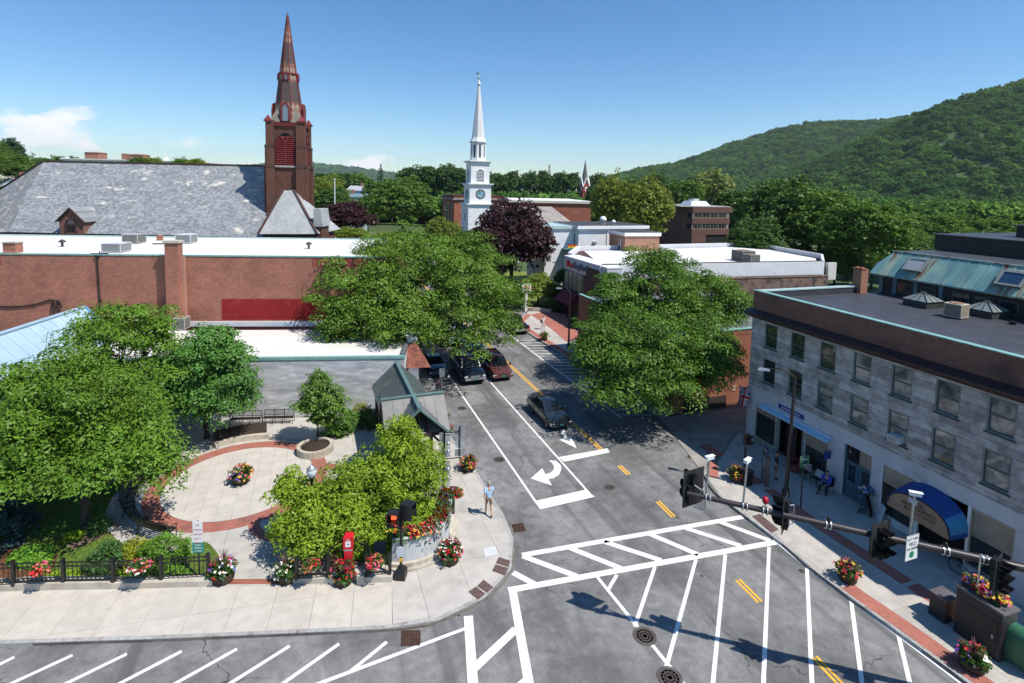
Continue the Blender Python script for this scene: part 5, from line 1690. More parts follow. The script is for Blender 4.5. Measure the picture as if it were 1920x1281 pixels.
MB().prism([(10.9,63.4),(42.0,71.2),(42.0,71.5),(10.9,63.7)],8.003,8.10).build('coping',M('dark_coping',(.06,.05,.045),(.05,.04,.04),3,.6),bank)
SB0,SB1=np.array((11.3,62.0)),np.array((7.35,72.9))
sang=math.atan2(*(SB0-SB1)[::-1])
L_=float(np.linalg.norm(SB0-SB1))
sbp=link('sign_band',MB().box(0,L_,-.05,2.0,6.1,7.75).mesh('sign_band',M('grey_sign_band',(.50,.52,.55),(.45,.47,.5),1,.5)),bank,(SB1[0],SB1[1],0),sang)
MB().box(-.05,L_+.05,-.10,2.1,7.753,7.9).build('band_coping',WPAR,bank,(SB1[0],SB1[1],0),sang)
text('lettering','KeyBank',1.18,M('blue_grey_letters',(.13,.17,.22),(.11,.15,.19),3,.4),bank,(SB1[0]+math.cos(sang)*5.1-math.sin(sang)*-.16,SB1[1]+math.sin(sang)*5.1+math.cos(sang)*-.16,6.95),(R(90),0,sang),.07,xs=1.0)
RED_L=M('red_sign_mark',(.55,.02,.03),(.5,.018,.026),3,.4)
m=MB();m.tube((1.3,-.07,6.95),(1.3,-.20,6.95),.50,.50,8);m.box(1.7,2.75,-.18,-.06,6.80,7.02);m.box(2.15,2.35,-.18,-.06,6.50,6.80);m.box(2.5,2.7,-.18,-.06,6.56,6.80)
m.build('key_emblem',RED_L,bank,(SB1[0],SB1[1],0),sang)
gw=link('window_wall',MB().box(0,L_,.0,.1,3.4,6.08).mesh('window_wall',VOID),bank,(SB1[0],SB1[1],0),sang)
for i in range(9):
 a,b=.12+i*L_/9,.12+(i+1)*L_/9-.16
 MB().quad((a,-.01,3.55),(b,-.01,3.55),(b,-.01,6.0),(a,-.01,6.0)).build('pane',GLASS_L if i<5 else GLASS,gw)
m=MB();m.add([(0,-.05,3.3),(4.2,-.05,3.3),(4.2,-1.5,1.9),(0,-1.5,1.9),(0,-.05,1.9),(4.2,-.05,1.9)],[(0,3,2,1),(0,4,3),(1,2,5)])
m.build('awning',M('maroon_awning',(.13,.015,.035),(.11,.013,.03),3,.7),bank,(SB1[0],SB1[1],0),sang)
MB().prism([(10.3,83.9),(7.9,74.5),(8.4,74.3),(10.8,83.4)],7.4,8.05).build('parapet',WPAR,bank)
for i,(px,py,w)in enumerate(((1393,489,2.2),(1408,493,1.6))):
 p=G(px,py,7.35)
 condenser((p[0],p[1],7.34),GRID,['large grey rooftop unit behind its smaller neighbour on the white bank roof','smaller grey rooftop unit on the white bank roof before the larger one'][i],w,1.5-.3*i,(.30,.29,.28))
bx=thing('roof_hatch_box','pale square box standing on the far end of the white bank roof','roof box',(42.6,71.4,5.5),GRID)
MB().box(0,1.5,-.2,.25,0,2.3).build('panel',M('pale_panel',(.60,.57,.53),(.55,.52,.48),2,.6),bx)
#  LOW WHITE ROOFED SHOP WITH THE GREY PARK WALL
LA=R(6.0)
GREYW=M('whitewashed_grey_wall',(.53,.535,.54),(.36,.365,.375),.9,.9,0,.25,12,'world',stain=(.68,.68,.68),sscale=1.6,slo=.45,shi=.68,stretch=(.5,.5,2.2))
ls=thing('white_roofed_shop','low flat white roofed shop whose smeared grey wall closes the park','building',(-7.7,38.05,0),LA)
MB().box(-34,0,0,8.0,0,4.40).build('walls',GREYW,ls)
LROOF=M('stained_white_roof',(.70,.68,.64),(.62,.595,.55),.35,.8,0,0,1,'world',stain=(.40,.345,.28),sscale=.33,slo=.55,shi=.80,stretch=(.5,1.5,1))
for k in range(17):
 MB().box(-34+2*k,min(-32.006+2*k,-.3),.25,8.0,4.402,4.44+.004*(k%2)).build('roof_sheet',LROOF,ls)
MB().box(-34,.04,-.05,.24,4.403,4.60).build('coping',TEAL,ls)
MB().box(-.28,.04,.245,12,4.403,4.7).build('coping',M('slate_grey_coping',(.12,.13,.14),(.1,.11,.12),3,.6),ls)
kp=dict(TL=(-8.14,41.31,4.6),TR=(-7.39,41.37,4.6),BR=(-5.98,39.72,3.2),BL=(-7.75,39.37,3.2))
SH_R=M('red_brown_shingle',(.24,.085,.055),(.17,.055,.038),3,.9,0,.4,60,rnd=.28)
ca=thing('shingled_canopy','red brown shingled canopy on a white box beside the metal roofed shelter','canopy',(0,0,0))
def shingles(a,b,c,d,rows,w,nm='shingle'):
 """a-b eave, d-c ridge; every shingle is a piece"""
 a,b,c,d=map(Vector,(a,b,c,d))
 nr=(b-a).cross(d-a).normalized()
 if nr.z<0:nr=-nr
 for r_ in range(rows):
  t0,t1=r_/rows,(r_+1.12)/rows
  p0,p1=a.lerp(d,t0),b.lerp(c,t0)
  q0,q1=a.lerp(d,min(t1,1)),b.lerp(c,min(t1,1))
  n_=max(1,int((p1-p0).length/w))
  for i in range(n_+(r_%2)):
   u0,u1=(i-.5*(r_%2))/n_,(i+1-.5*(r_%2))/n_
   u0,u1=max(0,u0)+.008,min(1,u1)-.008
   if u1-u0<.02:continue
   lift=.022+random.random()*.008
   P=[p0.lerp(p1,u0)+nr*lift,p0.lerp(p1,u1)+nr*lift,q0.lerp(q1,u1)+nr*.006,q0.lerp(q1,u0)+nr*.006]
   m=MB();m.add(P+[P[0]-nr*lift,P[1]-nr*lift],[(0,1,2,3),(4,5,1,0)])
   m.build(nm,SH_R,ca)
shingles(kp['BL'],kp['BR'],kp['TR'],kp['TL'],11,.22)
s3=Vector((STREET[0],STREET[1],0))*6.5
m=MB();m.poly([kp['BL'],kp['BR'],kp['TR'],kp['TL']]);BRv,TRv=Vector(kp['BR']),Vector(kp['TR']);m.poly([BRv,BRv+s3,TRv+s3,TRv]);m.build('roof_deck',M('canopy_deck',(.13,.05,.035),(.1,.04,.03),4,.9),ca)
m=MB();m.prism([(-8.1,41.3),(-7.3,41.4),(-7.3+s3.x,41.4+s3.y),(-8.1+s3.x,41.3+s3.y)],4.55,5.0);m.build('white_parapet',WPAR,ca)
m=MB();m.prism([(-7.7,39.75),(-6.95,39.9),(-6.95+s3.x,39.9+s3.y),(-7.7+s3.x,39.75+s3.y)],.1,3.3);m.build('white_box',WHITE,ca)
#  LONG BRICK BUILDING
bb=thing('long_brick_building','long red brick building with plain side wall, painted patches and a bright white roof','building',(-11.2,47.0,0),R(5))
BRICK_A=M_brick('side_wall_brick',(.42,.155,.098),(.25,.085,.055),(.36,.225,.175),.22,.078,msize=.009,stain=(.20,.080,.055),sscale=.30,slo=.50,shi=.80,patch=(.47,.235,.165),pscale=.55,plo=.60,phi=.85)
MB().box(-62,0,0,15.5,0,10.55).build('walls',BRICK_A,bb)
MB().box(-62,.02,-.05,.22,10.553,10.66).build('coping',TEAL,bb)
MB().box(-62,.02,15.2,15.55,10.553,10.72).build('coping',TEAL_P,bb)
for k in range(31):
 x0=-62+k*2
 MB().box(x0,min(x0+1.994,-.1),.24,15.19,10.555,10.60+.004*(k%2)).build('roof_sheet',WROOF,bb)
DUST=M('roof_dirt_strip',(.52,.48,.43),(.60,.57,.52),1.5,.9)
for y in(4.1,8.0,11.9):
 MB().box(-62,-.1,y,y+.07,10.606,10.612).build('roof_seam',DUST,bb)
PAINT_R=M_brick('red_painted_brick',(.30,.020,.020),(.25,.018,.018),(.24,.02,.02),.22,.078,stain=(.35,.05,.04),sscale=.6)
PAINT_R2=M_brick('faded_red_paint',(.31,.055,.055),(.27,.05,.048),(.30,.09,.08),.22,.078,stain=(.33,.12,.10),sscale=.7,slo=.5,shi=.7)
def on_wall(px,py):
 """pixel to the brick wall's own x, z"""
 c,s=math.cos(R(5)),math.sin(R(5))
 d=ray(px,py);nx,ny=-s,c
 t=((-11.2)*nx+47.0*ny)/(d[0]*nx+d[1]*ny)
 P=_O+d*t
 return((P[0]+11.2)*c+(P[1]-47.0)*s,P[2])
def patch(px0,py0,px1,py1,mat,nm='painted_patch',d=.006):
 a,b=on_wall(px0,py1),on_wall(px1,py0)
 rr=random.Random(px0)
 n_=40
 top=[(a[0]+(b[0]-a[0])*i/n_,-d,b[1]+rr.uniform(-.03,.03))for i in range(n_+1)]
 MB().add([(a[0],-d,a[1]),(b[0],-d,a[1])]+top[::-1],[tuple(range(n_+3))]).build(nm,mat,bb)
patch(416,561,640,600,PAINT_R)
patch(585,484,690,500,PAINT_R2)
patch(-20,484,2,498,PAINT_R2)
xa,za=on_wall(322,600);xb,zb=on_wall(340,458)
MB().box(xa,xb+.1,-.75,-.002,4.4,11.75).build('pilaster',BRICK_A,bb)
MB().box(xb+.102,xb+.32,-.28,-.002,4.4,10.55).build('pilaster',M_brick('light_brick',(.46,.22,.15),(.40,.18,.12),(.42,.28,.22)),bb)
MB().box(xa-.10,xb+.2,-.85,.12,11.752,11.95).build('pilaster_cap',CONC_WALL,bb)
xd,z0=on_wall(189,562);_,z1=on_wall(188,481)
MB().tube((xd,-.09,z0-2),(xd-.1,-.09,z1),.055,.055,8).box(xd-.28,xd+.12,-.16,-.01,z1,z1+.10).box(xd-.12,xd+.12,-.15,-.01,z0-.1,z0).build('downpipe',BLACKM,bb)
m=MB();m.bar((xd-.7,.1,10.70),(xd+.7,.1,10.70),.08,.05);m.tube((xd,.1,10.6),(xd,.1,10.95),.03,.03,6);m.build('pipe_bracket',DKBROWN,bb)
MB().box(on_wall(346,600)[0],on_wall(660,600)[0],-.10,-.002,4.40,4.85).build('upstand',WPAR,bb)
MB().box(on_wall(497,600)[0],on_wall(553,600)[0],-.108,-.102,4.50,4.83).build('blue_paint_patch',M('smeared_blue_paint',(.55,.66,.74),(.66,.70,.72),5,.8,stain=(.12,.32,.55),sscale=1.6,slo=.55,shi=.65),bb)
cb_=thing('wall_cable','sagging black cable with a coil on the long brick wall','cable',(0,0,0))
pts=[]
c5,s5=math.cos(R(5)),math.sin(R(5))
def wallpt(x,y,z):return(-11.2+x*c5-y*s5,47.0+x*s5+y*c5,z)
for px,py in((-60,575),(-20,574),(20,575),(45,574),(70,570),(92,563),(100,562)):
 x,z=on_wall(px,py);pts.append(wallpt(x,-.07,z))
MB().path(pts,.055,6).build('cable',BLACKM,cb_)
m=MB()
x,z=on_wall(103,570)
for k in range(5):
 rr=.30+.06*k
 q=[wallpt(x+rr*math.cos(a)*.75+.06*k,-.08-.03*k,z-.05*k+rr*math.sin(a))for a in np.linspace(0,6.28,15)]
 m.path(q,.028,5)
m.path([wallpt(x,-.07,z-.3),wallpt(x-.1,-.07,z-1.0)],.03,5)
m.build('coil',BLACKM,cb_)
for i,(px,py,w,h,lab,col)in enumerate(((252,456,1.5,.95,'grey rooftop unit with dark louvres below the slate roof',(.42,.42,.40)),(350,456,1.5,.95,'pale rooftop unit beside the brick pilaster top on the white roof',(.62,.64,.66)),(219,473,1.6,.85,'pale rooftop unit close behind the brick wall edge by the downpipe',(.62,.63,.64)))):
 p=G(px,py,10.6)
 condenser((p[0],p[1],10.60),R(5),lab,w,h,col,'rooftop units on the long white roof',fan=False)
p=G(341,617,4.45)
condenser((p[0],p[1],4.44),R(5),'ribbed grey condenser on the low white roof under the brick pilaster',.95,1.05,(.40,.39,.37))
def mushroom(px,py,z,lab):
 p=G(px,py,z)
 t=thing('roof_ventilator',lab,'roof vent',(p[0],p[1],z))
 MB().tube((0,0,0),(0,0,.5),.10,.10,10).lathe([(.30,.45),(.31,.5),(.1,.68),(.02,.7)],14).build('cowl',DKBROWN,t)
mushroom(117,463,10.6,'small mushroom roof ventilator near the slate roof dormer')
mushroom(579,467,10.6,'small mushroom roof ventilator near the street tree end of the white roof')
p=G(25,474,10.6)
t=thing('brick_chimney','low brick chimney stub at the far end of the white roof','chimney',(p[0],p[1],10.5),R(5))
MB().box(-.5,.5,-.4,.4,0,.95).build('stack',BRICK_A,t);MB().box(-.56,.56,-.46,.46,.952,1.05).build('cap',CONC_WALL,t)
t=thing('roof_hatch','flat grey hatch lying on the long white roof','hatch',tuple(G(297,458,10.6)[:2])+(10.6,),R(5));MB().box(-.5,.5,-.2,.2,0,.08).build('lid',DKBROWN,t)
p=G(300,451,10.6)
t=thing('brick_pipe_stub','tiny brick stub on the white roof between two rooftop units','chimney',(p[0],p[1],10.55),R(5));MB().box(-.25,.25,-.2,.2,0,.6).build('stack',BRICK_A,t)
#  BLUE METAL ROOF
bl=thing('blue_roofed_house','brick building with pale blue standing seam metal roof behind the park trees','building',(0,0,0))
E1,E2=np.array((-29.48,29.96)),np.array((-30.59,41.0))
ed=(E2-E1)/np.linalg.norm(E2-E1);en=np.array([-ed[1],ed[0]])
if en[0]>0:en=-en
e0=E1-ed*16;LR=float(np.linalg.norm(E2-e0))
BLUE_M=M('pale_blue_roof_metal',(.40,.545,.64),(.37,.515,.615),.8,.42,.1,stain=(.45,.57,.65),sscale=.5,rnd=.03)
BLUE_D=M('blue_trim_metal',(.10,.32,.55),(.09,.29,.5),2,.4)
run,rise=2.55,2.5
npn=int(LR/.92)
for i in range(npn):
 a,b=e0+ed*LR*i/npn,e0+ed*LR*(i+1)/npn
 ra,rb=a+en*run,b+en*run
 m=MB()
 m.quad((a[0],a[1],4.6),(b[0],b[1],4.6),(rb[0],rb[1],4.6+rise),(ra[0],ra[1],4.6+rise))
 m.bar((b[0],b[1],4.625),(rb[0],rb[1],4.625+rise),.03,.05)
 m.build('roof_panel',BLUE_M,bl)
 far=ra+en*run,rb+en*run
 m=MB();m.quad((rb[0],rb[1],4.6+rise),(far[1][0],far[1][1],4.6),(far[0][0],far[0][1],4.6),(ra[0],ra[1],4.6+rise));m.build('roof_panel',BLUE_M,bl)
q0,q1=e0+en*run,E2+en*run
MB().bar((q0[0],q0[1],4.62+rise),(q1[0],q1[1],4.62+rise),.32,.10).build('ridge_cap',BLUE_M,bl)
MB().bar((E2[0],E2[1],4.64),(q1[0],q1[1],4.64+rise),.16,.12).build('verge_trim',BLUE_D,bl)
MB().bar((e0[0],e0[1],4.52),(E2[0],E2[1],4.52),.18,.14).build('gutter',M('grey_gutter',(.15,.14,.13),(.11,.1,.1),3,.5),bl)
f0,f1=e0+en*.10,E2+en*.10
MB().bar((f0[0],f0[1],4.22),(f1[0],f1[1],4.22),.08,.44).build('fascia',BLUE_D,bl)
w0,w1,w2,w3=e0+en*.25,E2+en*.25-ed*.2,E2+en*4.9-ed*.2,e0+en*4.9
MB().prism([tuple(w0),tuple(w1),tuple(w2),tuple(w3)],0,4.35).build('walls',BRICK_L,bl)
m=MB();g0,g1,g2=E2+en*.05-ed*.1,E2+en*run-ed*.1,E2+en*5.05-ed*.1
m.poly([(g0[0],g0[1],4.36),(g1[0],g1[1],4.56+rise),(g2[0],g2[1],4.36)]);m.build('gable',BRICK_L,bl)
#  TIMBER SHELTER WITH METAL ROOF
SHA=R(21)
sh=thing('timber_shelter','open timber shelter with a crossing grey green metal roof beside the sidewalk','shelter',(-5.62,30.52,0),SHA)
SMET=M('weathered_metal_roof',(.125,.155,.145),(.095,.12,.113),.7,.5,.2,stain=(.19,.19,.175),sscale=.7,slo=.5,shi=.75,rnd=.06)
SMET2=M('dull_lead_roof',(.20,.195,.185),(.155,.152,.147),.9,.6,.1,stain=(.12,.13,.125),sscale=.9,rnd=.05)
SRID=M('green_ridge_metal',(.15,.24,.23),(.12,.2,.19),2,.5,.2)
TIMB=M('dark_timber',(.050,.028,.020),(.032,.018,.014),4,.8,0,.3,30,stretch=(1,1,.3))
HW,ZR,ZE=1.68,4.62,3.05
def slope_panels(y0,y1,n_,sgn,mat):
 for i in range(n_):
  a,b=y0+(y1-y0)*i/n_,y0+(y1-y0)*(i+1)/n_
  m=MB();x1=sgn*HW
  P=[(0,a,ZR),(x1,a,ZE),(x1,b,ZE),(0,b,ZR)]
  Q=[(0,a,ZR-.05),(x1,a,ZE-.05),(x1,b,ZE-.05),(0,b,ZR-.05)]
  if sgn<0:P=P[::-1];Q=Q[::-1]
  m.add(P+Q,[(0,1,2,3),(7,6,5,4),(0,4,5,1),(1,5,6,2),(2,6,7,3),(3,7,4,0)])
  m.bar((0,b-.02,ZR+.02),(x1,b-.02,ZE+.02),.03,.05)
  m.build('roof_panel',mat,sh)
def cross_panels(x0,x1,n_,sgn,mat):
 for i in range(n_):
  a,b=x0+(x1-x0)*i/n_,x0+(x1-x0)*(i+1)/n_
  m=MB();y1=sgn*HW;z_=ZR+.004;ze=ZE+.004
  P=[(a,0,z_),(b,0,z_),(b,y1,ze),(a,y1,ze)]
  Q=[(x,y,z-.05)for x,y,z in P]
  if sgn>0:P=P[::-1];Q=Q[::-1]
  m.add(P+Q,[(3,2,1,0),(4,5,6,7),(0,4,7,3),(1,5,4,0),(2,6,5,1),(3,7,6,2)])
  m.bar((b-.01,0,z_+.015),(b-.01,y1,ze+.015),.025,.03)
  m.build('roof_panel',mat,sh)
slope_panels(1.2,6.5,13,1,SMET);slope_panels(1.2,6.5,13,-1,SMET)
slope_panels(-1.95,1.2,4,1,SMET2);slope_panels(-1.95,1.2,4,-1,SMET)
for s in(1,-1):
 cross_panels(-1.85,-.0,3,s,SMET2);cross_panels(0,1.85,3,s,SMET2)
MB().bar((0,-1.98,ZR+.05),(0,6.55,ZR+.05),.22,.09).build('ridge_cap',SRID,sh)
MB().bar((-1.88,0,ZR+.045),(1.88,0,ZR+.045),.2,.08).build('ridge_cap',SRID,sh)
m=MB()
for s in(1,-1):
 m.bar((0,-1.96,ZR+.01),(s*HW,-1.96,ZE+.01),.10,.14,0,(0,1,0))
m.build('verge_trim',SRID,sh)
for x in(-1.38,1.38):
 for y in(-1.62,1.35,3.9,6.2):
  MB().box(x-.10,x+.10,y-.10,y+.10,.08,3.3).build('post',TIMB,sh)
  m=MB()
  m.bar((x,y,2.25),(x-math.copysign(.55,x),y,2.85),.11,.11)
  m.build('brace',TIMB,sh)
for y in(-1.62,1.35,3.9,6.2):
 MB().box(-1.5,1.5,y-.09,y+.09,2.86,3.05).build('tie_beam',TIMB,sh)
 m=MB()
 for s in(1,-1):
  m.bar((0,y,ZR-.14),(s*1.55,y,ZE+.02),.13,.15,0,(0,1,0))
 m.build('rafter',TIMB,sh)
 MB().box(-.08,.08,y-.08,y+.08,3.05,ZR-.1).build('king_post',TIMB,sh)
 for x in(-.5,.5):
  MB().box(x-.07,x+.07,y-.06,y+.06,3.05,ZR-.62).build('stud',TIMB,sh)
for x in(-1.38,1.38):
 MB().box(x-.09,x+.09,-1.75,6.3,3.052,3.18).build('wall_plate',TIMB,sh)
for y0 in(2.0,4.4):
 m=MB();m.box(-1.2,-.75,y0,y0+1.5,.45,.52);m.box(-1.2,-1.12,y0,y0+1.5,.52,.95);m.box(-1.15,-.8,y0+.1,y0+.2,.1,.45);m.box(-1.15,-.8,y0+1.3,y0+1.4,.1,.45)
 m.build('bench_seat',TIMB,sh)
#  BRICK CHURCH WITH THE SLATE ROOF
SLATE=M_brick('grey_slate',(.34,.355,.37),(.175,.19,.205),(.13,.14,.15),.34,.24,'object','roof',.012,patch=(.56,.52,.46),pscale=.62,plo=.585,phi=.635,slope=1.5,rough=.6,soft=.05)
SLATE2=M_brick('pale_mottled_slate',(.38,.36,.345),(.24,.235,.24),(.16,.16,.16),.34,.24,'object','roof',.012,patch=(.56,.52,.46),pscale=1.0,plo=.52,phi=.62,slope=1.5,rough=.65,soft=.05)
SLATE3=M_brick('light_slate',(.42,.43,.43),(.335,.345,.35),(.22,.23,.23),.30,.20,'object','roof',.010,patch=(.50,.43,.36),pscale=1.2,plo=.66,phi=.76,slope=1.25,rough=.6,soft=.05)
BROWNST=M_brick('brown_church_brick',(.155,.068,.046),(.11,.048,.034),(.10,.055,.042),.26,.09,stain=(.055,.032,.027),sscale=.4,slo=.5,shi=.8)
STONE_D=M('dark_sandstone',(.085,.045,.038),(.06,.034,.030),2,.85)
REDTRIM=M('oxblood_trim',(.20,.030,.030),(.15,.024,.024),3,.6)
REDLOUV=M('red_louver',(.42,.06,.07),(.34,.045,.055),3,.6)
ZEV=float(AT(250,440,66)[2]);RY=76.0
zr=float(AT(300,307.5,RY)[2])
xl,xrg=float(AT(82,303,RY)[0]),float(AT(498,313,RY)[0])
xe,xr2=float(AT(16,438,66)[0]),float(AT(520,438,66)[0])
church=thing('brick_church','big brown brick church with a patched grey slate roof','church',(0,0,0))
m=MB();m.poly([(xe,66,ZEV),(xr2,66,ZEV),(xrg+3,RY,zr),(xl,RY,zr)]);m.build('slate_roof',SLATE,church)
p2=AT(68,328,75.0)
Dp=AT(-60,395,82.0)
Cp=AT(-110,438,72.0)
m=MB();m.poly([(xe,66,ZEV),(xl,RY,zr),tuple(Dp),tuple(Cp)]);m.build('side_slate_roof',SLATE2,church)
m=MB();m.poly([(xl,RY,zr),(xrg+3,RY,zr),(xrg+3,88,ZEV),(xl-6,88,ZEV)]);m.poly([(xl,RY,zr),(xl-6,88,ZEV),tuple(Dp)]);m.build('rear_slate_roof',SLATE,church)
MB().bar((xl,RY,zr+.06),(xrg+1,RY,zr+.06),.35,.18).bar((xl,RY,zr+.05),tuple(Dp+np.array([0,0,.06])),.3,.16).build('ridge',STONE_D,church)
MB().prism([(xe+.5,66.8),(xr2,66.8),(xr2,87),(xl-4,87),(Cp[0]+1,73)],0,ZEV-.1).build('walls',BROWNST,church)
MB().bar((xe-.3,65.95,ZEV-.12),(xr2,65.95,ZEV-.12),.3,.25).build('gutter',DKBROWN,church)
dw=link('dormer',None,church,(float(AT(140,438,66)[0]),66.0,ZEV-.1));dw.empty_display_size=.2
k=66/1000
MB().box(-1.65,1.35,-.25,4.0,0,1.75).build('dormer_wall',M_brick('dormer_brick',(.30,.12,.08),(.22,.085,.06),(.2,.14,.11)),dw)
m=MB();m.poly([(-1.65,-.26,1.75),(1.35,-.26,1.75),(-.15,-.26,3.15)]);m.build('dormer_gable',MATS['dormer_brick'],dw)
m=MB();m.add([(-1.95,-.45,1.55),(-.15,-.45,3.30),(-.15,4.5,3.30),(-1.95,3.2,1.55),(1.65,-.45,1.55),(1.65,3.2,1.55)],[(0,1,2,3),(1,4,5,2)]);m.build('dormer_roof',SLATE,dw)
m=MB();m.bar((-1.95,-.46,1.50),(-.15,-.46,3.25),.14,.16,0,(0,1,0));m.bar((1.65,-.46,1.50),(-.15,-.46,3.25),.14,.16,0,(0,1,0));m.build('dormer_bargeboard',STONE_D,dw)
def arch_pts(w,h0,h1,n_=12,pointed=.0):
 pts=[(-w,h0)]
 for i in range(n_+1):
  a=math.pi*(1-i/n_)
  x=w*math.cos(a);z=h1+w*math.sin(a)*(1+pointed*(1-abs(math.cos(a))))
  pts.append((x,z))
 pts.append((w,h0))
 return pts
ap=arch_pts(.55,.25,1.35)
MB().poly([(x-.2,-.262,z)for x,z in ap]).build('dormer_window',GLASS,dw)
m=MB()
for(a,b)in zip(ap[:-1],ap[1:]):
 m.bar((a[0]*1.15-.2,-.28,a[1]),(b[0]*1.15-.2,-.28,b[1]),.14,.12,0,(0,1,0))
for x in(-.2,.16,-.56):
 m.bar((x,-.275,.25),(x,-.275,1.6),.05,.04,0,(0,1,0))
m.build('dormer_window_arch',STONE_D,dw)
py0=65.2
pb=[AT(484,439,py0),AT(595,439,py0)]
pt_=[AT(531,357,py0+4.2),AT(551,357,py0+4.2)]
m=MB();m.poly([tuple(pb[0]),tuple(pb[1]),tuple(pt_[1]),tuple(pt_[0])]);m.build('porch_roof',SLATE3,church)
br_=(float(pb[1][0])+.3,py0+8,float(pb[1][2]));bl_=(float(pb[0][0])-.3,py0+8,float(pb[0][2]))
m=MB();m.poly([tuple(pb[1]),br_,tuple(pt_[1])]);m.poly([tuple(pb[0]),tuple(pt_[0]),bl_]);m.build('porch_roof',SLATE3,church)
for a,b in((pb[0],pt_[0]),(pb[1],pt_[1])):
 MB().bar(a+np.array([0,-.03,.05]),b+np.array([0,-.03,.05]),.26,.16).build('hip_ridge',STONE_D,church)
MB().box(float(pb[0][0])+.4,float(pb[1][0])-.2,py0+.5,py0+7,0,float(pb[0][2])-.1).build('porch_wall',BROWNST,church)
q=AT(595,412,py0+1)
MB().box(float(q[0])-.3,float(q[0])+.55,py0+1,py0+3.5,0,float(pb[0][2])+1.0).build('side_porch',BROWNST,church)
m=MB();zq=float(pb[0][2])+1.0;m.add([(float(q[0])-.4,py0+.8,zq+2.2),(float(q[0])+.45,py0+.8,zq+2.2),(float(q[0])+.75,py0+.8,zq),(float(q[0])-.4,py0+.8,zq),(float(q[0])-.4,py0+3.6,zq+2.2),(float(q[0])+.45,py0+3.6,zq+2.2),(float(q[0])+.75,py0+3.6,zq)],[(3,2,1,0),(0,1,5,4),(1,2,6,5)]);m.build('side_porch_roof',SLATE3,church)
TW=link('tower',None,church,(float(AT(543.5,330,72)[0]),72.0,0),R(3));TW.empty_display_size=.3;TW.rotation_euler[2]=R(10)
ty=69.5
zpx=lambda y:float(AT(543,y,ty)[2])
zb_,zbel0,zbel1,ztop=zpx(400),zpx(310),zpx(250),zpx(229)
hw=2.08
MB().box(-hw,hw,-hw,hw,0,ztop).build('shaft',BROWNST,TW)
for sx in(-1,1):
 for sy in(-1,1):
  m=MB()
  for z0,z1,e in((0,zpx(400),.85),(zpx(400),zpx(312),.56),(zpx(312),zpx(274),.42),(zpx(274),ztop+.2,.30)):
   cx,cy=sx*(hw-.25),sy*(hw-.25)
   m.box(min(cx-.45*sx,sx*(hw+e)),max(cx-.45*sx,sx*(hw+e)),cy-.48,cy+.48,z0,z1)
   m.box(cx-.48,cx+.48,min(cy-.45*sy,sy*(hw+e)),max(cy-.45*sy,sy*(hw+e)),z0,z1-.004)
  m.build('buttress',BROWNST,TW)
  m=MB()
  for zc,e in((zpx(312),.60),(zpx(274),.46)):
   cx,cy=sx*(hw-.25),sy*(hw-.25)
   m.box(min(cx-.5*sx,sx*(hw+e)),max(cx-.5*sx,sx*(hw+e)),cy-.54,cy+.54,zc-.18,zc+.10)
   m.box(cx-.54,cx+.54,min(cy-.5*sy,sy*(hw+e)),max(cy-.5*sy,sy*(hw+e)),zc-.176,zc+.104)
  m.build('buttress_weathering',STONE_D,TW)
  m=MB();cx,cy=sx*hw,sy*hw
  z0=ztop+.2
  m.add([(cx-.42,cy-.42,z0),(cx+.42,cy-.42,z0),(cx+.42,cy+.42,z0),(cx-.42,cy+.42,z0),(cx,cy,z0+.75)],[(0,1,4),(1,2,4),(2,3,4),(3,0,4)])
  m.box(cx-.46,cx+.46,cy-.46,cy+.46,z0-.18,z0-.002)
  m.build('pinnacle',REDTRIM,TW)
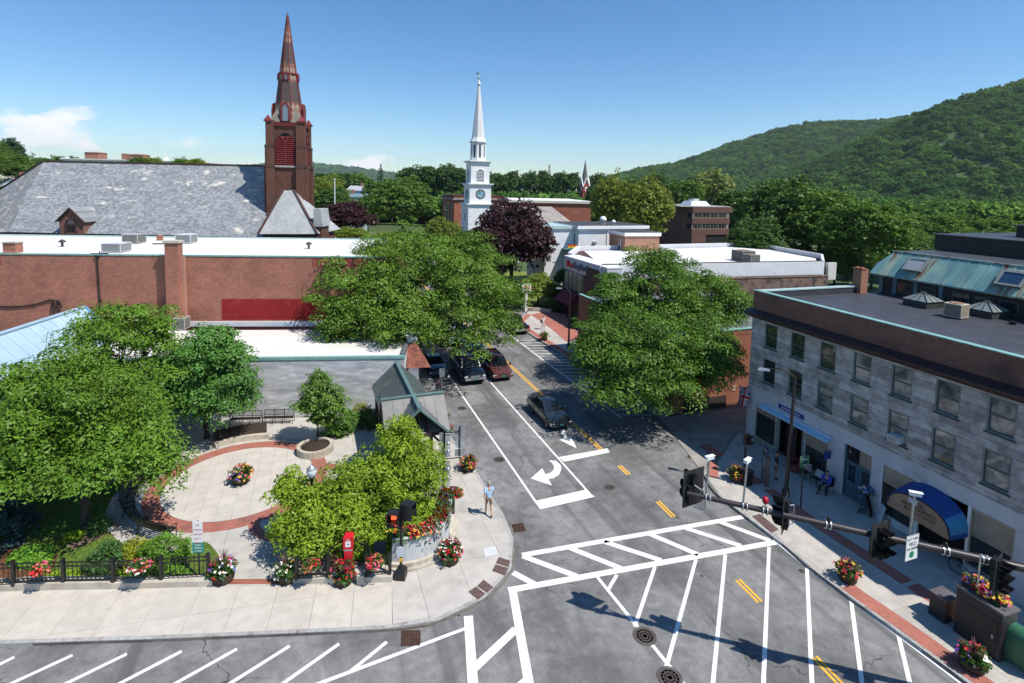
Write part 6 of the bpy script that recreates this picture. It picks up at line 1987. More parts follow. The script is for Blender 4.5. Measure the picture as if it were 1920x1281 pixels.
for side in range(4):
 a=side*math.pi/2
 def tr_(x,y,z):return(x*math.cos(a)-y*math.sin(a),x*math.sin(a)+y*math.cos(a),z)
 aw_=1.32;zspr=zbel1-aw_*1.15
 ap=arch_pts(aw_,zbel0,zspr,16,.22)
 MB().poly([tr_(x,-hw-.006,z)for x,z in ap]).build('belfry_opening',VOID,TW)
 nlv=14
 for half in(-1,1):
  m=MB()
  for i in range(nlv):
   z=zbel0+.15+(zbel1-zbel0-.45)*i/nlv
   wd=aw_-.08
   if z>zspr:
    f=(z-zspr)/(aw_*1.2);wd=(aw_-.08)*math.sqrt(max(.02,1-f*f))
   if wd<.25:continue
   n_=max(2,int(wd/.16))
   x0,x1=(.10,wd)if half>0 else(-wd,-.10)
   m.add([tr_(x0,-hw-.16,z),tr_(x1,-hw-.16,z),tr_(x1,-hw-.02,z+.17),tr_(x0,-hw-.02,z+.17)],[(0,1,2,3),(3,2,1,0)])
  m.build('louvers',REDLOUV,TW)
 m=MB()
 m.add([tr_(-.07,-hw-.17,zbel0),tr_(.07,-hw-.17,zbel0),tr_(.07,-hw-.17,zspr+.3),tr_(-.07,-hw-.17,zspr+.3)],[(0,1,2,3)])
 for s in(-1,1):
  for i in range(5):
   t0,t1=i/5,(i+1)/5
   q0=(s*.75*t0**1.6,zspr+.25+1.0*t0);q1=(s*.75*t1**1.6,zspr+.25+1.0*t1)
   m.bar(tr_(q0[0],-hw-.15,q0[1]),tr_(q1[0],-hw-.15,q1[1]),.13,.08,0,tr_(0,1,0))
 m.build('tracery',REDTRIM,TW)
 m=MB()
 for(p,q)in zip(ap[1:-2],ap[2:-1]):
  m.bar(tr_(p[0]*1.12,-hw-.06,p[1]+.08),tr_(q[0]*1.12,-hw-.06,q[1]+.08),.24,.16,0,tr_(0,1,0))
 m.build('arch_moulding',STONE_D,TW)
 m=MB();v=[tr_(-hw+.2,-hw-.22,zbel0-.28),tr_(hw-.2,-hw-.22,zbel0-.28),tr_(hw-.2,-hw,zbel0-.28),tr_(-hw+.2,-hw,zbel0-.28),tr_(-hw+.2,-hw-.16,zbel0-.05),tr_(hw-.2,-hw-.16,zbel0-.05),tr_(hw-.2,-hw,zbel0),tr_(-hw+.2,-hw,zbel0)]
 m.add(v,[(0,1,5,4),(4,5,6,7),(3,2,1,0),(1,2,6,5),(0,4,7,3)]);m.build('sill_course',M('pale_sill',(.26,.23,.21),(.2,.18,.165),3,.8),TW)
 m=MB();v=[tr_(-hw,-hw-.20,ztop-.5),tr_(hw,-hw-.20,ztop-.5),tr_(hw,-hw,ztop-.5),tr_(-hw,-hw,ztop-.5),tr_(-hw,-hw-.30,ztop-.05),tr_(hw,-hw-.30,ztop-.05),tr_(hw,-hw,ztop),tr_(-hw,-hw,ztop)]
 m.add(v,[(0,1,5,4),(4,5,6,7),(3,2,1,0),(1,2,6,5),(0,4,7,3)]);m.build('eaves_cornice',REDTRIM,TW)
SPS=M_brick('patterned_spire_slate',(.125,.085,.075),(.075,.058,.056),(.05,.04,.04),.22,.16,'object','wall',.015,stain=(.20,.13,.10),sscale=.9,slo=.5,shi=.7)
def spire_mat():
 m,nt,b=new_mat('diamond_slate')
 vec=_coords(nt,'object',1.0)
 sp=_n(nt,'ShaderNodeSeparateXYZ');nt.links.new(vec,sp.inputs[0])
 at=_n(nt,'ShaderNodeMath',operation='ARCTAN2');nt.links.new(sp.outputs[1],at.inputs[0]);nt.links.new(sp.outputs[0],at.inputs[1])
 u=_n(nt,'ShaderNodeMath',operation='MULTIPLY');u.inputs[1].default_value=8/(2*math.pi)*4;nt.links.new(at.outputs[0],u.inputs[0])
 v=_n(nt,'ShaderNodeMath',operation='MULTIPLY');v.inputs[1].default_value=2.1;nt.links.new(sp.outputs[2],v.inputs[0])
 cb=_n(nt,'ShaderNodeCombineXYZ');nt.links.new(u.outputs[0],cb.inputs[0]);nt.links.new(v.outputs[0],cb.inputs[1])
 rt=_n(nt,'ShaderNodeMapping');rt.inputs['Rotation'].default_value=(0,0,R(45));nt.links.new(cb.outputs[0],rt.inputs[0])
 ch_=_n(nt,'ShaderNodeTexChecker');ch_.inputs['Scale'].default_value=.7;nt.links.new(rt.outputs[0],ch_.inputs[0])
 ch_.inputs[1].default_value=(.30,.085,.065,1);ch_.inputs[2].default_value=(.36,.29,.20,1)
 wv=_n(nt,'ShaderNodeMath',operation='SINE')
 sc=_n(nt,'ShaderNodeMath',operation='MULTIPLY');sc.inputs[1].default_value=1.25;nt.links.new(sp.outputs[2],sc.inputs[0]);nt.links.new(sc.outputs[0],wv.inputs[0])
 nz=_noise(nt,vec,2.6,5,.65)
 ad=_n(nt,'ShaderNodeMath',operation='MULTIPLY_ADD');nt.links.new(nz,ad.inputs[0]);ad.inputs[1].default_value=1.6;ad.inputs[2].default_value=-.8
 sm_=_n(nt,'ShaderNodeMath',operation='ADD');nt.links.new(wv.outputs[0],sm_.inputs[0]);nt.links.new(ad.outputs[0],sm_.inputs[1])
 col=_mix(nt,_ramp(nt,sm_.outputs[0],-.1,.5),(.095,.068,.060),ch_.outputs[0])
 br=_n(nt,'ShaderNodeTexBrick');br.inputs['Scale'].default_value=1;br.inputs['Brick Width'].default_value=.5;br.inputs['Row Height'].default_value=.40;br.inputs['Mortar Size'].default_value=.035
 br.inputs['Color1'].default_value=(1,1,1,1);br.inputs['Color2'].default_value=(.72,.72,.72,1);br.inputs['Mortar'].default_value=(.35,.35,.35,1)
 nt.links.new(cb.outputs[0],br.inputs[0])
 col=_mix(nt,1.0,col,br.outputs['Color'],'MULTIPLY')
 nt.links.new(col,b.inputs['Base Color']);b.inputs['Roughness'].default_value=.75
 return m
DSL=spire_mat()
z0,zc,zt=ztop+.05,zpx(132),zpx(18)
prof=[(1.98,z0),(1.78,z0+1.2),(1.08,zc),(.10,zt)]
def oct_ring(r_,z):return[(r_*math.cos(math.pi/8+i*math.pi/4),r_*math.sin(math.pi/8+i*math.pi/4),z)for i in range(8)]
for(r0,za),(r1,zz)in zip(prof[:-1],prof[1:]):
 m=MB();A,B=oct_ring(r0,za),oct_ring(r1,zz)
 m.add(A+B,[(i,(i+1)%8,8+(i+1)%8,8+i)for i in range(8)]);m.build('spire',DSL,TW)
m=MB()
for i in range(8):
 for(r0,za),(r1,zz)in zip(prof[:-1],prof[1:]):
  m.bar(oct_ring(r0,za)[i],oct_ring(r1,zz)[i],.09,.09)
m.build('spire_ribs',REDTRIM,TW)
m=MB();m.lathe([(1.16,zc-.12),(1.24,zc-.08),(1.24,zc+.06),(1.08,zc+.12)],8);m.build('spire_collar',REDTRIM,TW)
MB().lathe([(.15,zt-.1),(.16,zt+.05),(.05,zt+.15),(.04,zt+.45)],8).build('finial',BLACKM,TW)
for(zl_,hh,ww_,rr)in((z0+.15,2.3,.48,1.86),(zc-.9,.9,.24,1.14)):
 for side in range(4):
  a=side*math.pi/2
  def tr_(x,y,z):return(x*math.cos(a)-y*math.sin(a),x*math.sin(a)+y*math.cos(a),z)
  ap=arch_pts(ww_,zl_,zl_+hh-ww_*1.6,10,.7)
  MB().poly([tr_(x*.72,-rr-.12,z)for x,z in ap]).build('lucarne_window',M_glass('grey_lucarne_glass',(.17,.21,.24),.1),TW)
  m=MB()
  for p,q in zip(ap[:-1],ap[1:]):
   m.bar(tr_(p[0],-rr-.1,p[1]),tr_(q[0],-rr-.1,q[1]),.18,.20,0,tr_(0,1,0))
  v=[tr_(-ww_,-rr-.06,zl_),tr_(ww_,-rr-.06,zl_),tr_(0,-rr-.06,zl_+hh+.2),tr_(-ww_,-rr+.8,zl_),tr_(ww_,-rr+.8,zl_),tr_(0,-rr+1.0,zl_+hh+.2)]
  m.add(v,[(0,1,2),(1,4,5,2),(0,2,5,3)])
  m.build('lucarne',REDTRIM,TW)
for sx in(-1,1):
 for sy in(-1,1):
  m=MB();m.add([(sx*2.0,sy*2.0,z0),(sx*2.0,sy*.6,z0),(sx*.6,sy*2.0,z0),(sx*1.1,sy*1.1,z0+2.0)],[(0,1,3),(1,0,3),(2,0,3),(0,2,3)])
  m.build('broach',M('pale_broach_slate',(.42,.38,.31),(.32,.29,.24),3,.7),TW)
#  BACKGROUND TOWN
CLAP=M('white_clapboard',(.74,.755,.77),(.69,.705,.72),1.0,.6,stain=(.62,.63,.64),sscale=.4)
CLAP_S=M('white_steeple_paint',(.78,.78,.78),(.74,.74,.745),1.5,.55)
GREYROOF=M_brick('grey_shingle',(.33,.30,.275),(.28,.255,.235),(.22,.2,.19),.35,.2,'object','roof',.012,soft=.2)
DROOF=M('dark_flat_roof',(.055,.06,.068),(.045,.048,.055),1,.7,stain=(.10,.10,.10),sscale=.5)
#  white steeple church
SY=120.0
sc_=thing('white_steeple_church','white wooden church with a tall pointed steeple and a round clock','church',(float(AT(894,430,SY)[0]),SY,0),GRID)
zs=lambda y:float(AT(894,y,SY)[2])
cz=-.2
def stage(w,z0,z1,mat=CLAP_S,nm='stage'):
 return MB().box(-w,w,-w,w,z0,z1).build(nm,mat,sc_)
def cornice(w,z,h=.35,o=.45):
 m=MB()
 m.box(-w-o,w+o,-w-o,w+o,z,z+h*.5);m.box(-w-o*.55,w+o*.55,-w-o*.55,w+o*.55,z-h*.55,z-.002)
 m.build('cornice',CLAP_S,sc_)
wA=2.85
zA,zB,zC,zD,zE=zs(383),zs(346),zs(304),zs(268),zs(160)
stage(wA,0,zA,nm='tower_base');cornice(wA,zA,.5,.4)
stage(2.45,zA+.25,zB,nm='clock_stage');cornice(2.45,zB,.45,.45)
stage(2.1,zB+.22,zC,nm='belfry_stage');cornice(2.1,zC,.45,.5)
def octo(r0,z0,r1,z1,nm,mat=CLAP_S):
 o=[(math.cos(math.pi/8+i*math.pi/4),math.sin(math.pi/8+i*math.pi/4))for i in range(8)]
 m=MB();v=[(x*r0,y*r0,z0)for x,y in o]+[(x*r1,y*r1,z1)for x,y in o]
 m.add(v,[(i,(i+1)%8,8+(i+1)%8,8+i)for i in range(8)]);m.add(v,[tuple(range(15,7,-1))[::-1]])
 return m.build(nm,mat,sc_)
octo(1.72,zC+.22,1.66,zD,'lantern_stage')
octo(1.98,zD,2.02,zD+.22,'lantern_cornice')
octo(1.75,zD+.22,1.42,zD+1.1,'spire_foot');octo(1.42,zD+1.1,.22,zE,'spire',M('spire_cladding',(.68,.67,.66),(.62,.61,.60),2,.55))
MB().lathe([(.25,zE),(.42,zE+.15),(.42,zE+.4),(.14,zE+.6),(.22,zE+.95),(.05,zE+1.2),(.04,zE+2.8)],10).build('finial',CLAP_S,sc_)
m=MB();m.bar((-.75,0,zE+1.5),(.75,0,zE+1.5),.05,.05);m.bar((0,-.75,zE+1.5),(0,.75,zE+1.5),.05,.05);m.lathe([(.2,zE+1.35),(.24,zE+1.5),(.1,zE+1.7)],8);m.add([(-.65,0,zE+2.35),(.1,0,zE+2.2),(.1,0,zE+2.75),(-.6,0,zE+2.7)],[(0,1,2,3),(3,2,1,0)]);m.build('weathervane',M('green_copper_vane',(.10,.28,.16),(.2,.3,.12),5,.5),sc_)
LOUV=M('grey_louver',(.10,.105,.11),(.14,.145,.15),3,.7)
CLKF=M('dark_clock_face',(.03,.05,.06),(.04,.06,.07),2,.4);CLKG=M('pale_blue_dial',(.22,.45,.52),(.2,.42,.5),2,.4)
for side in(0,3):
 a=side*math.pi/2
 def tr_(x,y,z):return(x*math.cos(a)-y*math.sin(a),x*math.sin(a)+y*math.cos(a),z)
 nd=Vector(tr_(0,-1,0))
 zc_=(zA+zB)/2+.05
 ck=link('clock',None,sc_,(0,0,0));ck.empty_display_size=.2
 MB().disc(tr_(0,-2.47,zc_),nd,1.12,24).build('face',CLKF,ck)
 MB().disc(tr_(0,-2.48,zc_),nd,.66,20).build('dial',CLKG,ck)
 m=MB()
 for i in range(12):
  t=i*math.pi/6
  m.bar(tr_(.72*math.sin(t),-2.49,zc_+.72*math.cos(t)),tr_(1.0*math.sin(t),-2.49,zc_+1.0*math.cos(t)),.10,.02,0,tuple(nd))
 m.build('hour_marks',WHITE,ck)
 m=MB()
 for t,L_h,w_ in((-.75,.55,.13),(-.25,.9,.09)):
  m.bar(tr_(0,-2.50,zc_),tr_(L_h*math.sin(t),-2.50,zc_+L_h*math.cos(t)),w_,.02,0,tuple(nd))
 m.build('hands',M('clock_hands',(.03,.04,.05),(.03,.04,.05),2,.4),ck)
 ap=arch_pts(.78,zB+.55,zB+2.6,12)
 w=MB().poly([tr_(x,-2.105,z)for x,z in ap]).build('belfry_window',LOUV,sc_)
 m=MB()
 for i in range(8):
  z=zB+.7+i*.32
  m.bar(tr_(-.7,-2.13,z),tr_(.7,-2.13,z),.06,.11)
 m.build('louvers',CLAP_S,w)
 m=MB()
 for p,q in zip(ap[:-1],ap[1:]):
  m.bar(tr_(p[0]*1.1,-2.14,p[1]),tr_(q[0]*1.1,-2.14,q[1]),.16,.12,0,tr_(0,1,0))
 m.build('window_surround',CLAP_S,w)
 MB().add([tr_(-.3,-2.86,zA-3.6),tr_(.3,-2.86,zA-3.6),tr_(.3,-2.86,zA-2.0),tr_(-.3,-2.86,zA-2.0)],[(0,1,2,3)]).build('tower_window',GLASS,sc_)if side==3 else None
 m=MB()
 for i in range(10):
  z=zA-.9-i*.85
  for s in(-1,1):
   L_=.5 if i%2 else.75
   x0,x1=(wA-L_,wA)if s>0 else(-wA,-wA+L_)
   m.add([tr_(x0,-wA-.05,z),tr_(x1,-wA-.05,z),tr_(x1,-wA-.05,z+.7),tr_(x0,-wA-.05,z+.7),tr_(x0,-wA,z),tr_(x1,-wA,z),tr_(x1,-wA,z+.7),tr_(x0,-wA,z+.7)],[(0,1,2,3),(4,5,1,0),(3,2,6,7),(0,3,7,4),(1,5,6,2)])
 m.build('quoins',CLAP_S,sc_)
for i in range(8):
 t=i*math.pi/4
 m=MB();d=Vector((math.sin(t),-math.cos(t),0));s=Vector((math.cos(t),math.sin(t),0));c=d*1.585
 m.add([c-s*.22+Vector((0,0,zC+.9)),c+s*.22+Vector((0,0,zC+.9)),c+s*.22+Vector((0,0,zD-.55)),c-s*.22+Vector((0,0,zD-.55))],[(0,1,2,3),(3,2,1,0)])
 m.build('lantern_window',LOUV,sc_)
MB().box(-.5,24,-1.2,11,0,zs(425)).build('nave_wall',CLAP,sc_)
zn0,zn1=zs(425),zs(388)
m=MB();m.add([(-.9,-1.6,zn0),(24.4,-1.6,zn0),(20.5,4.9,zn1),(2.0,4.9,zn1),(-.9,11.4,zn0),(24.4,11.4,zn0)],[(0,1,2,3),(3,2,5,4),(1,5,2),(0,3,4)]);m.build('nave_roof',GREYROOF,sc_)
m=MB();m.add([(2.9,-3.0,0),(9.5,-3.0,0),(9.5,-3.0,zs(440)),(6.2,-3.0,zs(405)),(2.9,-3.0,zs(440)),(2.9,0,0),(2.9,0,zs(440)),(6.2,3,zs(405)),(9.5,0,zs(440)),(9.5,0,0)],[(0,1,2,3,4),(0,4,6,5),(1,9,8,2)]);m.build('front_gable',CLAP_S,sc_)
m=MB();m.add([(2.5,-3.3,zs(443)),(6.2,-3.3,zs(403)),(6.2,4,zs(403)),(2.5,4,zs(443)),(9.9,-3.3,zs(443)),(9.9,4,zs(443))],[(0,1,2,3),(1,4,5,2)]);m.build('gable_roof',GREYROOF,sc_)
for x in(13,16.5,20):
 sash_window(sc_,x,3.0,6.5,1.4,y=-1.2,frame=WHITE,sash=WHITE,depth=.1)
#  white clapboard house with flat roof
def px_box_origin(px,py,Y):return AT(px,py,Y)
o=AT(1085,440,90.0)
wh=thing('white_clapboard_house','two storey white clapboard house with a flat dark roof and green eaves','building',(float(o[0]),90.0,0),GRID)
zt_=float(AT(1085,424,90)[2])
MB().box(0,13.2,0,9.5,0,zt_-.5).build('walls',CLAP,wh)
MB().box(-5.5,-.003,1.5,9.5,0,zt_-.6).build('side_wing',CLAP,wh)
MB().box(-.45,13.7,-.45,9.9,zt_-.5,zt_+.05).build('eaves_cornice',CLAP_S,wh)
MB().box(-.40,13.6,-.40,9.8,zt_+.053,zt_+.12).build('roof',DROOF,wh)
MB().box(-6.0,-.46,1.2,9.9,zt_-.6,zt_-.1).build('side_eaves',M('pale_blue_green_eaves',(.40,.53,.53),(.35,.48,.48),2,.6),wh)
MB().box(5.4,5.65,-.12,-.002,0,zt_-.5).build('downpipe',CLAP_S,wh)
sash_window(wh,3.0,zt_-3.0,zt_-1.7,.9,y=0,frame=WHITE,sash=FRAME_D)
window_ac(wh,3.0,0,zt_-3.0,.6,.38,.3)
def side_window(parent,x,y0,y1,z0,z1,nm='window'):
 w=MB().box(x-.06,x-.002,y0-.08,y1+.08,z0-.08,z1+.08).build(nm,WHITE,parent)
 zm=(z0+z1)/2
 for a,b in((z0,zm-.03),(zm+.03,z1)):
  MB().quad((x-.065,y1,a),(x-.065,y0,a),(x-.065,y0,b),(x-.065,y1,b)).build('pane',GLASS,w)
 return w
for y in(1.2,3.0,6.5):
 side_window(wh,0,y,y+.8,zt_-3.2,zt_-1.5)
for x,z in((-3.4,zt_-3.2),(-3.4,zt_-6.2),(-1.2,zt_-3.2),(-1.2,zt_-6.2)):
 sash_window(wh,x,z,z+1.7,.95,y=1.5,frame=WHITE,sash=FRAME_D)
po=MB().box(-2.4,-.003,-1.4,1.45,zt_-4.1,zt_-3.85).build('porch_roof',M('porch_green',(.13,.25,.25),(.1,.2,.2),3,.6),wh)
m=MB();m.box(-2.3,-2.15,-1.3,-1.15,0,zt_-4.1);m.box(-.3,-.15,-1.3,-1.15,0,zt_-4.1);m.build('porch_posts',CLAP_S,wh)
fg=thing('rainbow_flag','small striped rainbow flag over the porch of the white house','flag',(float(o[0])-1.2,90.0-1.9,zt_-3.8),GRID)
for i,c in enumerate(((.55,.02,.02),(.7,.25,.02),(.7,.55,.05),(.03,.30,.08),(.03,.08,.40))):
 m=MB();m.box(-.9,.9,-.03,.03,.85-i*.2-.2,.85-i*.2);m.build('stripe',M('stripe_%d'%i,c,None,3,.8),fg)
for x,y,s in((6.3,3.0,1.0),(7.6,1.6,.6)):
 vt=thing('roof_ventilator',['large dome topped ventilator on the dark roof of the white house','small cone ventilator on the dark roof of the white house'][s<.9],'roof vent',tuple(float(q)for q in(o[0]+x*math.cos(GRID)-y*math.sin(GRID),90+x*math.sin(GRID)+y*math.cos(GRID),zt_+.1)),0)
 MB().lathe([(.35*s,0),(.35*s,.5*s),(.62*s,.55*s),(.62*s,.95*s),(.45*s,1.25*s),(.12*s,1.4*s)],14).build('cowl',CLAP_S,vt)
o2_=AT(1172,450,84)
an=thing('brick_annex','small plain brick annex with white cornice beside the white house','building',(float(o2_[0]),84,0),R(14))
za_=float(AT(1172,443,84)[2])
MB().box(0,6.0,0,6,0,za_).build('walls',M_brick('tan_brick',(.40,.19,.12),(.33,.15,.095),(.35,.24,.18)),an)
MB().box(-.2,6.2,-.2,6.2,za_+.002,za_+.55).build('cornice',CLAP_S,an);MB().box(-.1,6.1,-.1,6.1,za_+.553,za_+.66).build('roof',DROOF,an)
side_window(an,0,1.5,2.2,za_-2.4,za_-.7)
#  dark brick office
o=AT(1297,440,130)
of=thing('dark_brick_office','square brown brick office with two bands of windows and a teal sign','building',(float(o[0]),130,0),R(19))
OFB=M_brick('plum_brick',(.155,.078,.062),(.125,.062,.05),(.13,.085,.07),.3,.1)
zo=lambda y:float(AT(1300,y,130)[2])
OW,OD=11.2,16.0
zf=[(zo(388),zo(399)),(zo(409),zo(420)),(zo(430),zo(441))]
MB().box(.25,OW-.1,.25,OD,0,zo(389)).build('core',VOID,of)
for z1,z0 in zf:
 MB().box(-.0,OW+(.8 if z1==zf[0][0]else 0),0,OD,z0,z1).build('brick_band',OFB,of)
MB().box(0,4.2,.02,OD,0,zo(441)-.003).build('lower_wall',OFB,of)
MB().box(OW-.6,OW,.02,1.0,0,zo(441)-.003).build('corner_pier',OFB,of)
MB().box(-.02,.28,2.0,OD,0,zo(386)).build('side_wall',OFB,of)
for(za,zb2)in((zo(409),zo(399)),(zo(430),zo(420))):
 wv=MB().box(0,OW-.2,.12,.24,za+.002,zb2-.002).build('window_band',M('tan_mullion',(.30,.24,.19),(.26,.21,.17),3,.6),of)
 x=.3
 i=0
 while x<OW-.9:
  w_=(.35,.85,.85)[i%3]
  MB().quad((x,.115,za+.15),(x+w_,.115,za+.15),(x+w_,.115,zb2-.12),(x,.115,zb2-.12)).build('pane',GLASS,wv)
  x+=w_+.12;i+=1
MB().box(-3.5,OW+.2,.2,OD+.1,zo(388)+.003,zo(388)+.18).build('roof',M('pale_gravel_roof',(.45,.43,.40),(.4,.38,.35),1,.9),of)
MB().box(-.12,-.03,5.5,11.5,zo(396),zo(387)).build('teal_sign',M('teal_sign_face',(.02,.14,.15),(.018,.12,.13),2,.5),of)
m=MB();m.add([(2.5,4,zo(387)),(8.5,4,zo(387)),(8.5,9,zo(387)),(2.5,9,zo(387)),(3.3,5,zo(378)),(7.7,5,zo(378)),(7.7,8,zo(378)),(3.3,8,zo(378))],[(0,1,5,4),(1,2,6,5),(2,3,7,6),(3,0,4,7),(4,5,6,7)]);m.build('rooftop_skylight',M('white_skylight',(.62,.68,.72),(.5,.6,.68),3,.3),of)
MB().box(7.0,8.8,9,11,zo(387),zo(374)).build('rooftop_unit',M('pale_unit',(.6,.6,.6),(.5,.5,.5),3,.6),of)
MB().box(-3.6,-2.0,14,16.5,0,zo(371)).build('stair_tower',OFB,of)
#  red brick school like building behind the steeple
o=AT(851,430,150)
rs=thing('red_brick_hall','tall red brick hall with white windows standing behind the white steeple','building',(float(o[0]),150,0),R(22))
zr_=lambda y:float(AT(851,y,150)[2])
RB=M_brick('bright_red_brick',(.36,.10,.058),(.29,.08,.046),(.30,.16,.12),.3,.1)
MB().box(0,15,0,13,0,zr_(367)).build('walls',RB,rs)
MB().box(-.5,15.5,-.5,13.5,zr_(374.5),zr_(372)).build('cornice',M('grey_stone_cornice',(.30,.30,.30),(.25,.25,.25),3,.8),rs)
MB().box(-.3,15.3,-.3,.0,zr_(424),zr_(422.5)).build('string_course',M('buff_stone',(.46,.38,.30),(.4,.33,.26),3,.8),rs)
MB().box(-.2,15.2,-.2,13.2,zr_(367)+.003,zr_(366)).build('coping',STONE_D,rs)
for x in(2.0,6.0,10.0):
 sash_window(rs,x+.4,zr_(397),zr_(385),1.8,frame=WHITE,sash=WHITE,bars=1,fw=.14)
 sash_window(rs,x+.4,zr_(417),zr_(406),1.8,frame=WHITE,sash=WHITE,bars=1,fw=.14)
for y in(2,5.5,7.5,9.5):
 for a,b in((397,382),(420,403)):
  side_window(rs,0,y,y+1.0,zr_(a),zr_(b))
MB().box(0.0,4,-2.0,-.003,zr_(470),zr_(434)).build('front_bay',RB,rs)
o=AT(915,400,175)
lr=thing('long_brick_annex','long low red brick building with a pale flat roof behind the purple tree','building',(float(o[0]),175,0),R(6))
zl2=lambda y:float(AT(1000,y,175)[2])
MB().box(-4,34.5,0,14,0,zl2(381)).build('walls',RB,lr)
MB().box(-4.4,35,-.5,14.5,zl2(380.8),zl2(377)).build('eaves',M('buff_fascia',(.62,.56,.45),(.56,.5,.4),2,.7),lr)
MB().box(-4.3,34.9,-.4,40,zl2(376.8),zl2(376)).build('roof',WROOF,lr)
for x in(16,20.5,25,29.5):
 sash_window(lr,x,zl2(398),zl2(388),1.6,frame=WHITE,sash=WHITE if x>27 else FRAME_D,bars=1,fw=.12)
MB().box(-6,1.5,1,14,0,zl2(374)).build('taller_wing',RB,lr)
#  small church with the red belfry
o=AT(1095.5,370,300)
rc=thing('red_belfry_church','distant small church with a red belfry and thin grey spire among trees','church',(float(o[0]),300,0),R(20))
z3=lambda y:float(AT(1096,y,300)[2])
REDC=M('barn_red',(.36,.05,.05),(.3,.045,.045),2,.7)
MB().box(-1.9,1.9,-1.9,1.9,0,z3(348)).build('belfry',REDC,rc)
for a in range(4):
 c_,s_=math.cos(a*math.pi/2),math.sin(a*math.pi/2)
 f=lambda x,y,z:(x*c_-y*s_,x*s_+y*c_,z)
 m=MB();m.add([f(-1.9,-2.0,z3(350)),f(1.9,-2.0,z3(350)),f(0,-2.0,z3(334)),f(-1.9,0,z3(350)),f(1.9,0,z3(350)),f(0,0,z3(334))],[(0,1,2)]);m.build('gable',REDC,rc)
 m=MB();m.bar(f(-2.1,-2.1,z3(350)),f(0,-2.1,z3(333)),.5,.5);m.bar(f(2.1,-2.1,z3(350)),f(0,-2.1,z3(333)),.5,.5);m.build('white_bargeboard',CLAP_S,rc)
 ap=arch_pts(.7,z3(358),z3(351),8,.4);MB().poly([f(x,-1.93,z)for x,z in ap]).build('belfry_window',CLAP_S,rc)
m=MB();v=[(2.2*math.cos(i*math.pi/4),2.2*math.sin(i*math.pi/4),z3(345))for i in range(8)]+[(0,0,z3(298))]
m.add(v,[(i,(i+1)%8,8)for i in range(8)]);m.build('spire',M('grey_spire_slate',(.16,.155,.155),(.12,.115,.115),2,.7),rc)
m=MB();m.add([(0,0,z3(362)),(0,14,z3(362)),(8,14,z3(371)),(8,0,z3(371))],[(0,1,2,3),(3,2,1,0)]);m.add([(2,0,z3(362)),(8,0,z3(371)),(8,0,0),(2,0,0)],[(0,1,2,3),(3,2,1,0)]);m.build('nave_roof',M('plum_roof',(.14,.09,.13),(.11,.075,.1),2,.8),rc)
#  houses and roofs far off
def house(label,px0,px1,py_ridge,py_eave,py_base,Y,wall,roof,rot=0.0,depth=8,gable=False,chimney=None):
 a,b=AT(px0,py_eave,Y),AT(px1,py_eave,Y)
 w=float(b[0]-a[0]);zr2,ze=float(AT(px0,py_ridge,Y)[2]),float(a[2])
 t=thing('house',label,'house',(float(a[0]),Y,0),rot)
 MB().box(0,w,0,depth,0,ze).build('wall',wall,t)
 m=MB()
 o_=.4
 if gable:
  m.add([(-o_,-o_,ze),(w/2,-o_,zr2),(w/2,depth+o_,zr2),(-o_,depth+o_,ze),(w+o_,-o_,ze),(w+o_,depth+o_,ze)],[(0,1,2,3),(1,4,5,2)])
 else:
  m.add([(-o_,-o_,ze),(w+o_,-o_,ze),(w+o_,depth/2,zr2),(-o_,depth/2,zr2),(w+o_,depth+o_,ze),(-o_,depth+o_,ze)],[(0,1,2,3),(3,2,4,5)])
 m.build('roof',roof,t)
 g=MB()
 if gable:g.add([(0,0,ze),(w,0,ze),(w/2,0,zr2-.15)],[(0,1,2)])
 else:g.add([(0,0,ze),(0,depth,ze),(0,depth/2,zr2-.15),(w,0,ze),(w,depth,ze),(w,depth/2,zr2-.15)],[(1,0,2),(3,4,5)])
 g.build('gable',wall,t)
 for i in range(max(1,int(w/3))):
  x=w*(i+.5)/max(1,int(w/3))
  wi_=MB().box(x-.5,x+.5,-.05,-.002,ze-2.0,ze-.5).build('window',WHITE,t)
  MB().quad((x-.42,-.055,ze-1.92),(x+.42,-.055,ze-1.92),(x+.42,-.055,ze-.58),(x-.42,-.055,ze-.58)).build('pane',GLASS,wi_)
 if chimney:
  MB().box(w*chimney-.5,w*chimney+.5,depth/2-.5,depth/2+.5,zr2-1,zr2+1.4).build('chimney',BRICK_RED,t)
 return t
PLUMR=M('mauve_shingle',(.21,.13,.14),(.17,.105,.115),3,.85);LGR=M('pale_grey_shingle',(.42,.43,.45),(.36,.37,.39),3,.85);TEALR=M('blue_grey_metal_roof',(.17,.25,.28),(.14,.22,.25),3,.5)
house('white house with a mauve roof beside the big slate roof',-4,36,333,347,372,120,CLAP,PLUMR,.25,9,True,.5)
house('white house with a pale grey roof and brick chimney on the far rise',650,688,348,357,372,230,CLAP,LGR,-.15,9,False,.55)
house('blue grey roofed house in front of the pale roofed one',643,684,363,369,380,190,M('sage_wall',(.42,.50,.46),(.38,.46,.42),2,.7),TEALR,.1,8,False,.35)
house('small white and brick house half hidden left of the brick hall',822,838,377,381,400,230,CLAP,LGR,.2,8)
o=AT(118,303,130)
tb=thing('turreted_building','white roofed building with brick roof turrets peeping over the slate ridge','building',(float(o[0]),130,0),R(3))
zt2=lambda y:float(AT(180,y,130)[2])
MB().box(0,32,0,14,0,zt2(300)).build('walls',CLAP,tb)
MB().box(-.5,32.5,-.5,14.5,zt2(300)+.003,zt2(298)).build('white_roof',WROOF,tb)
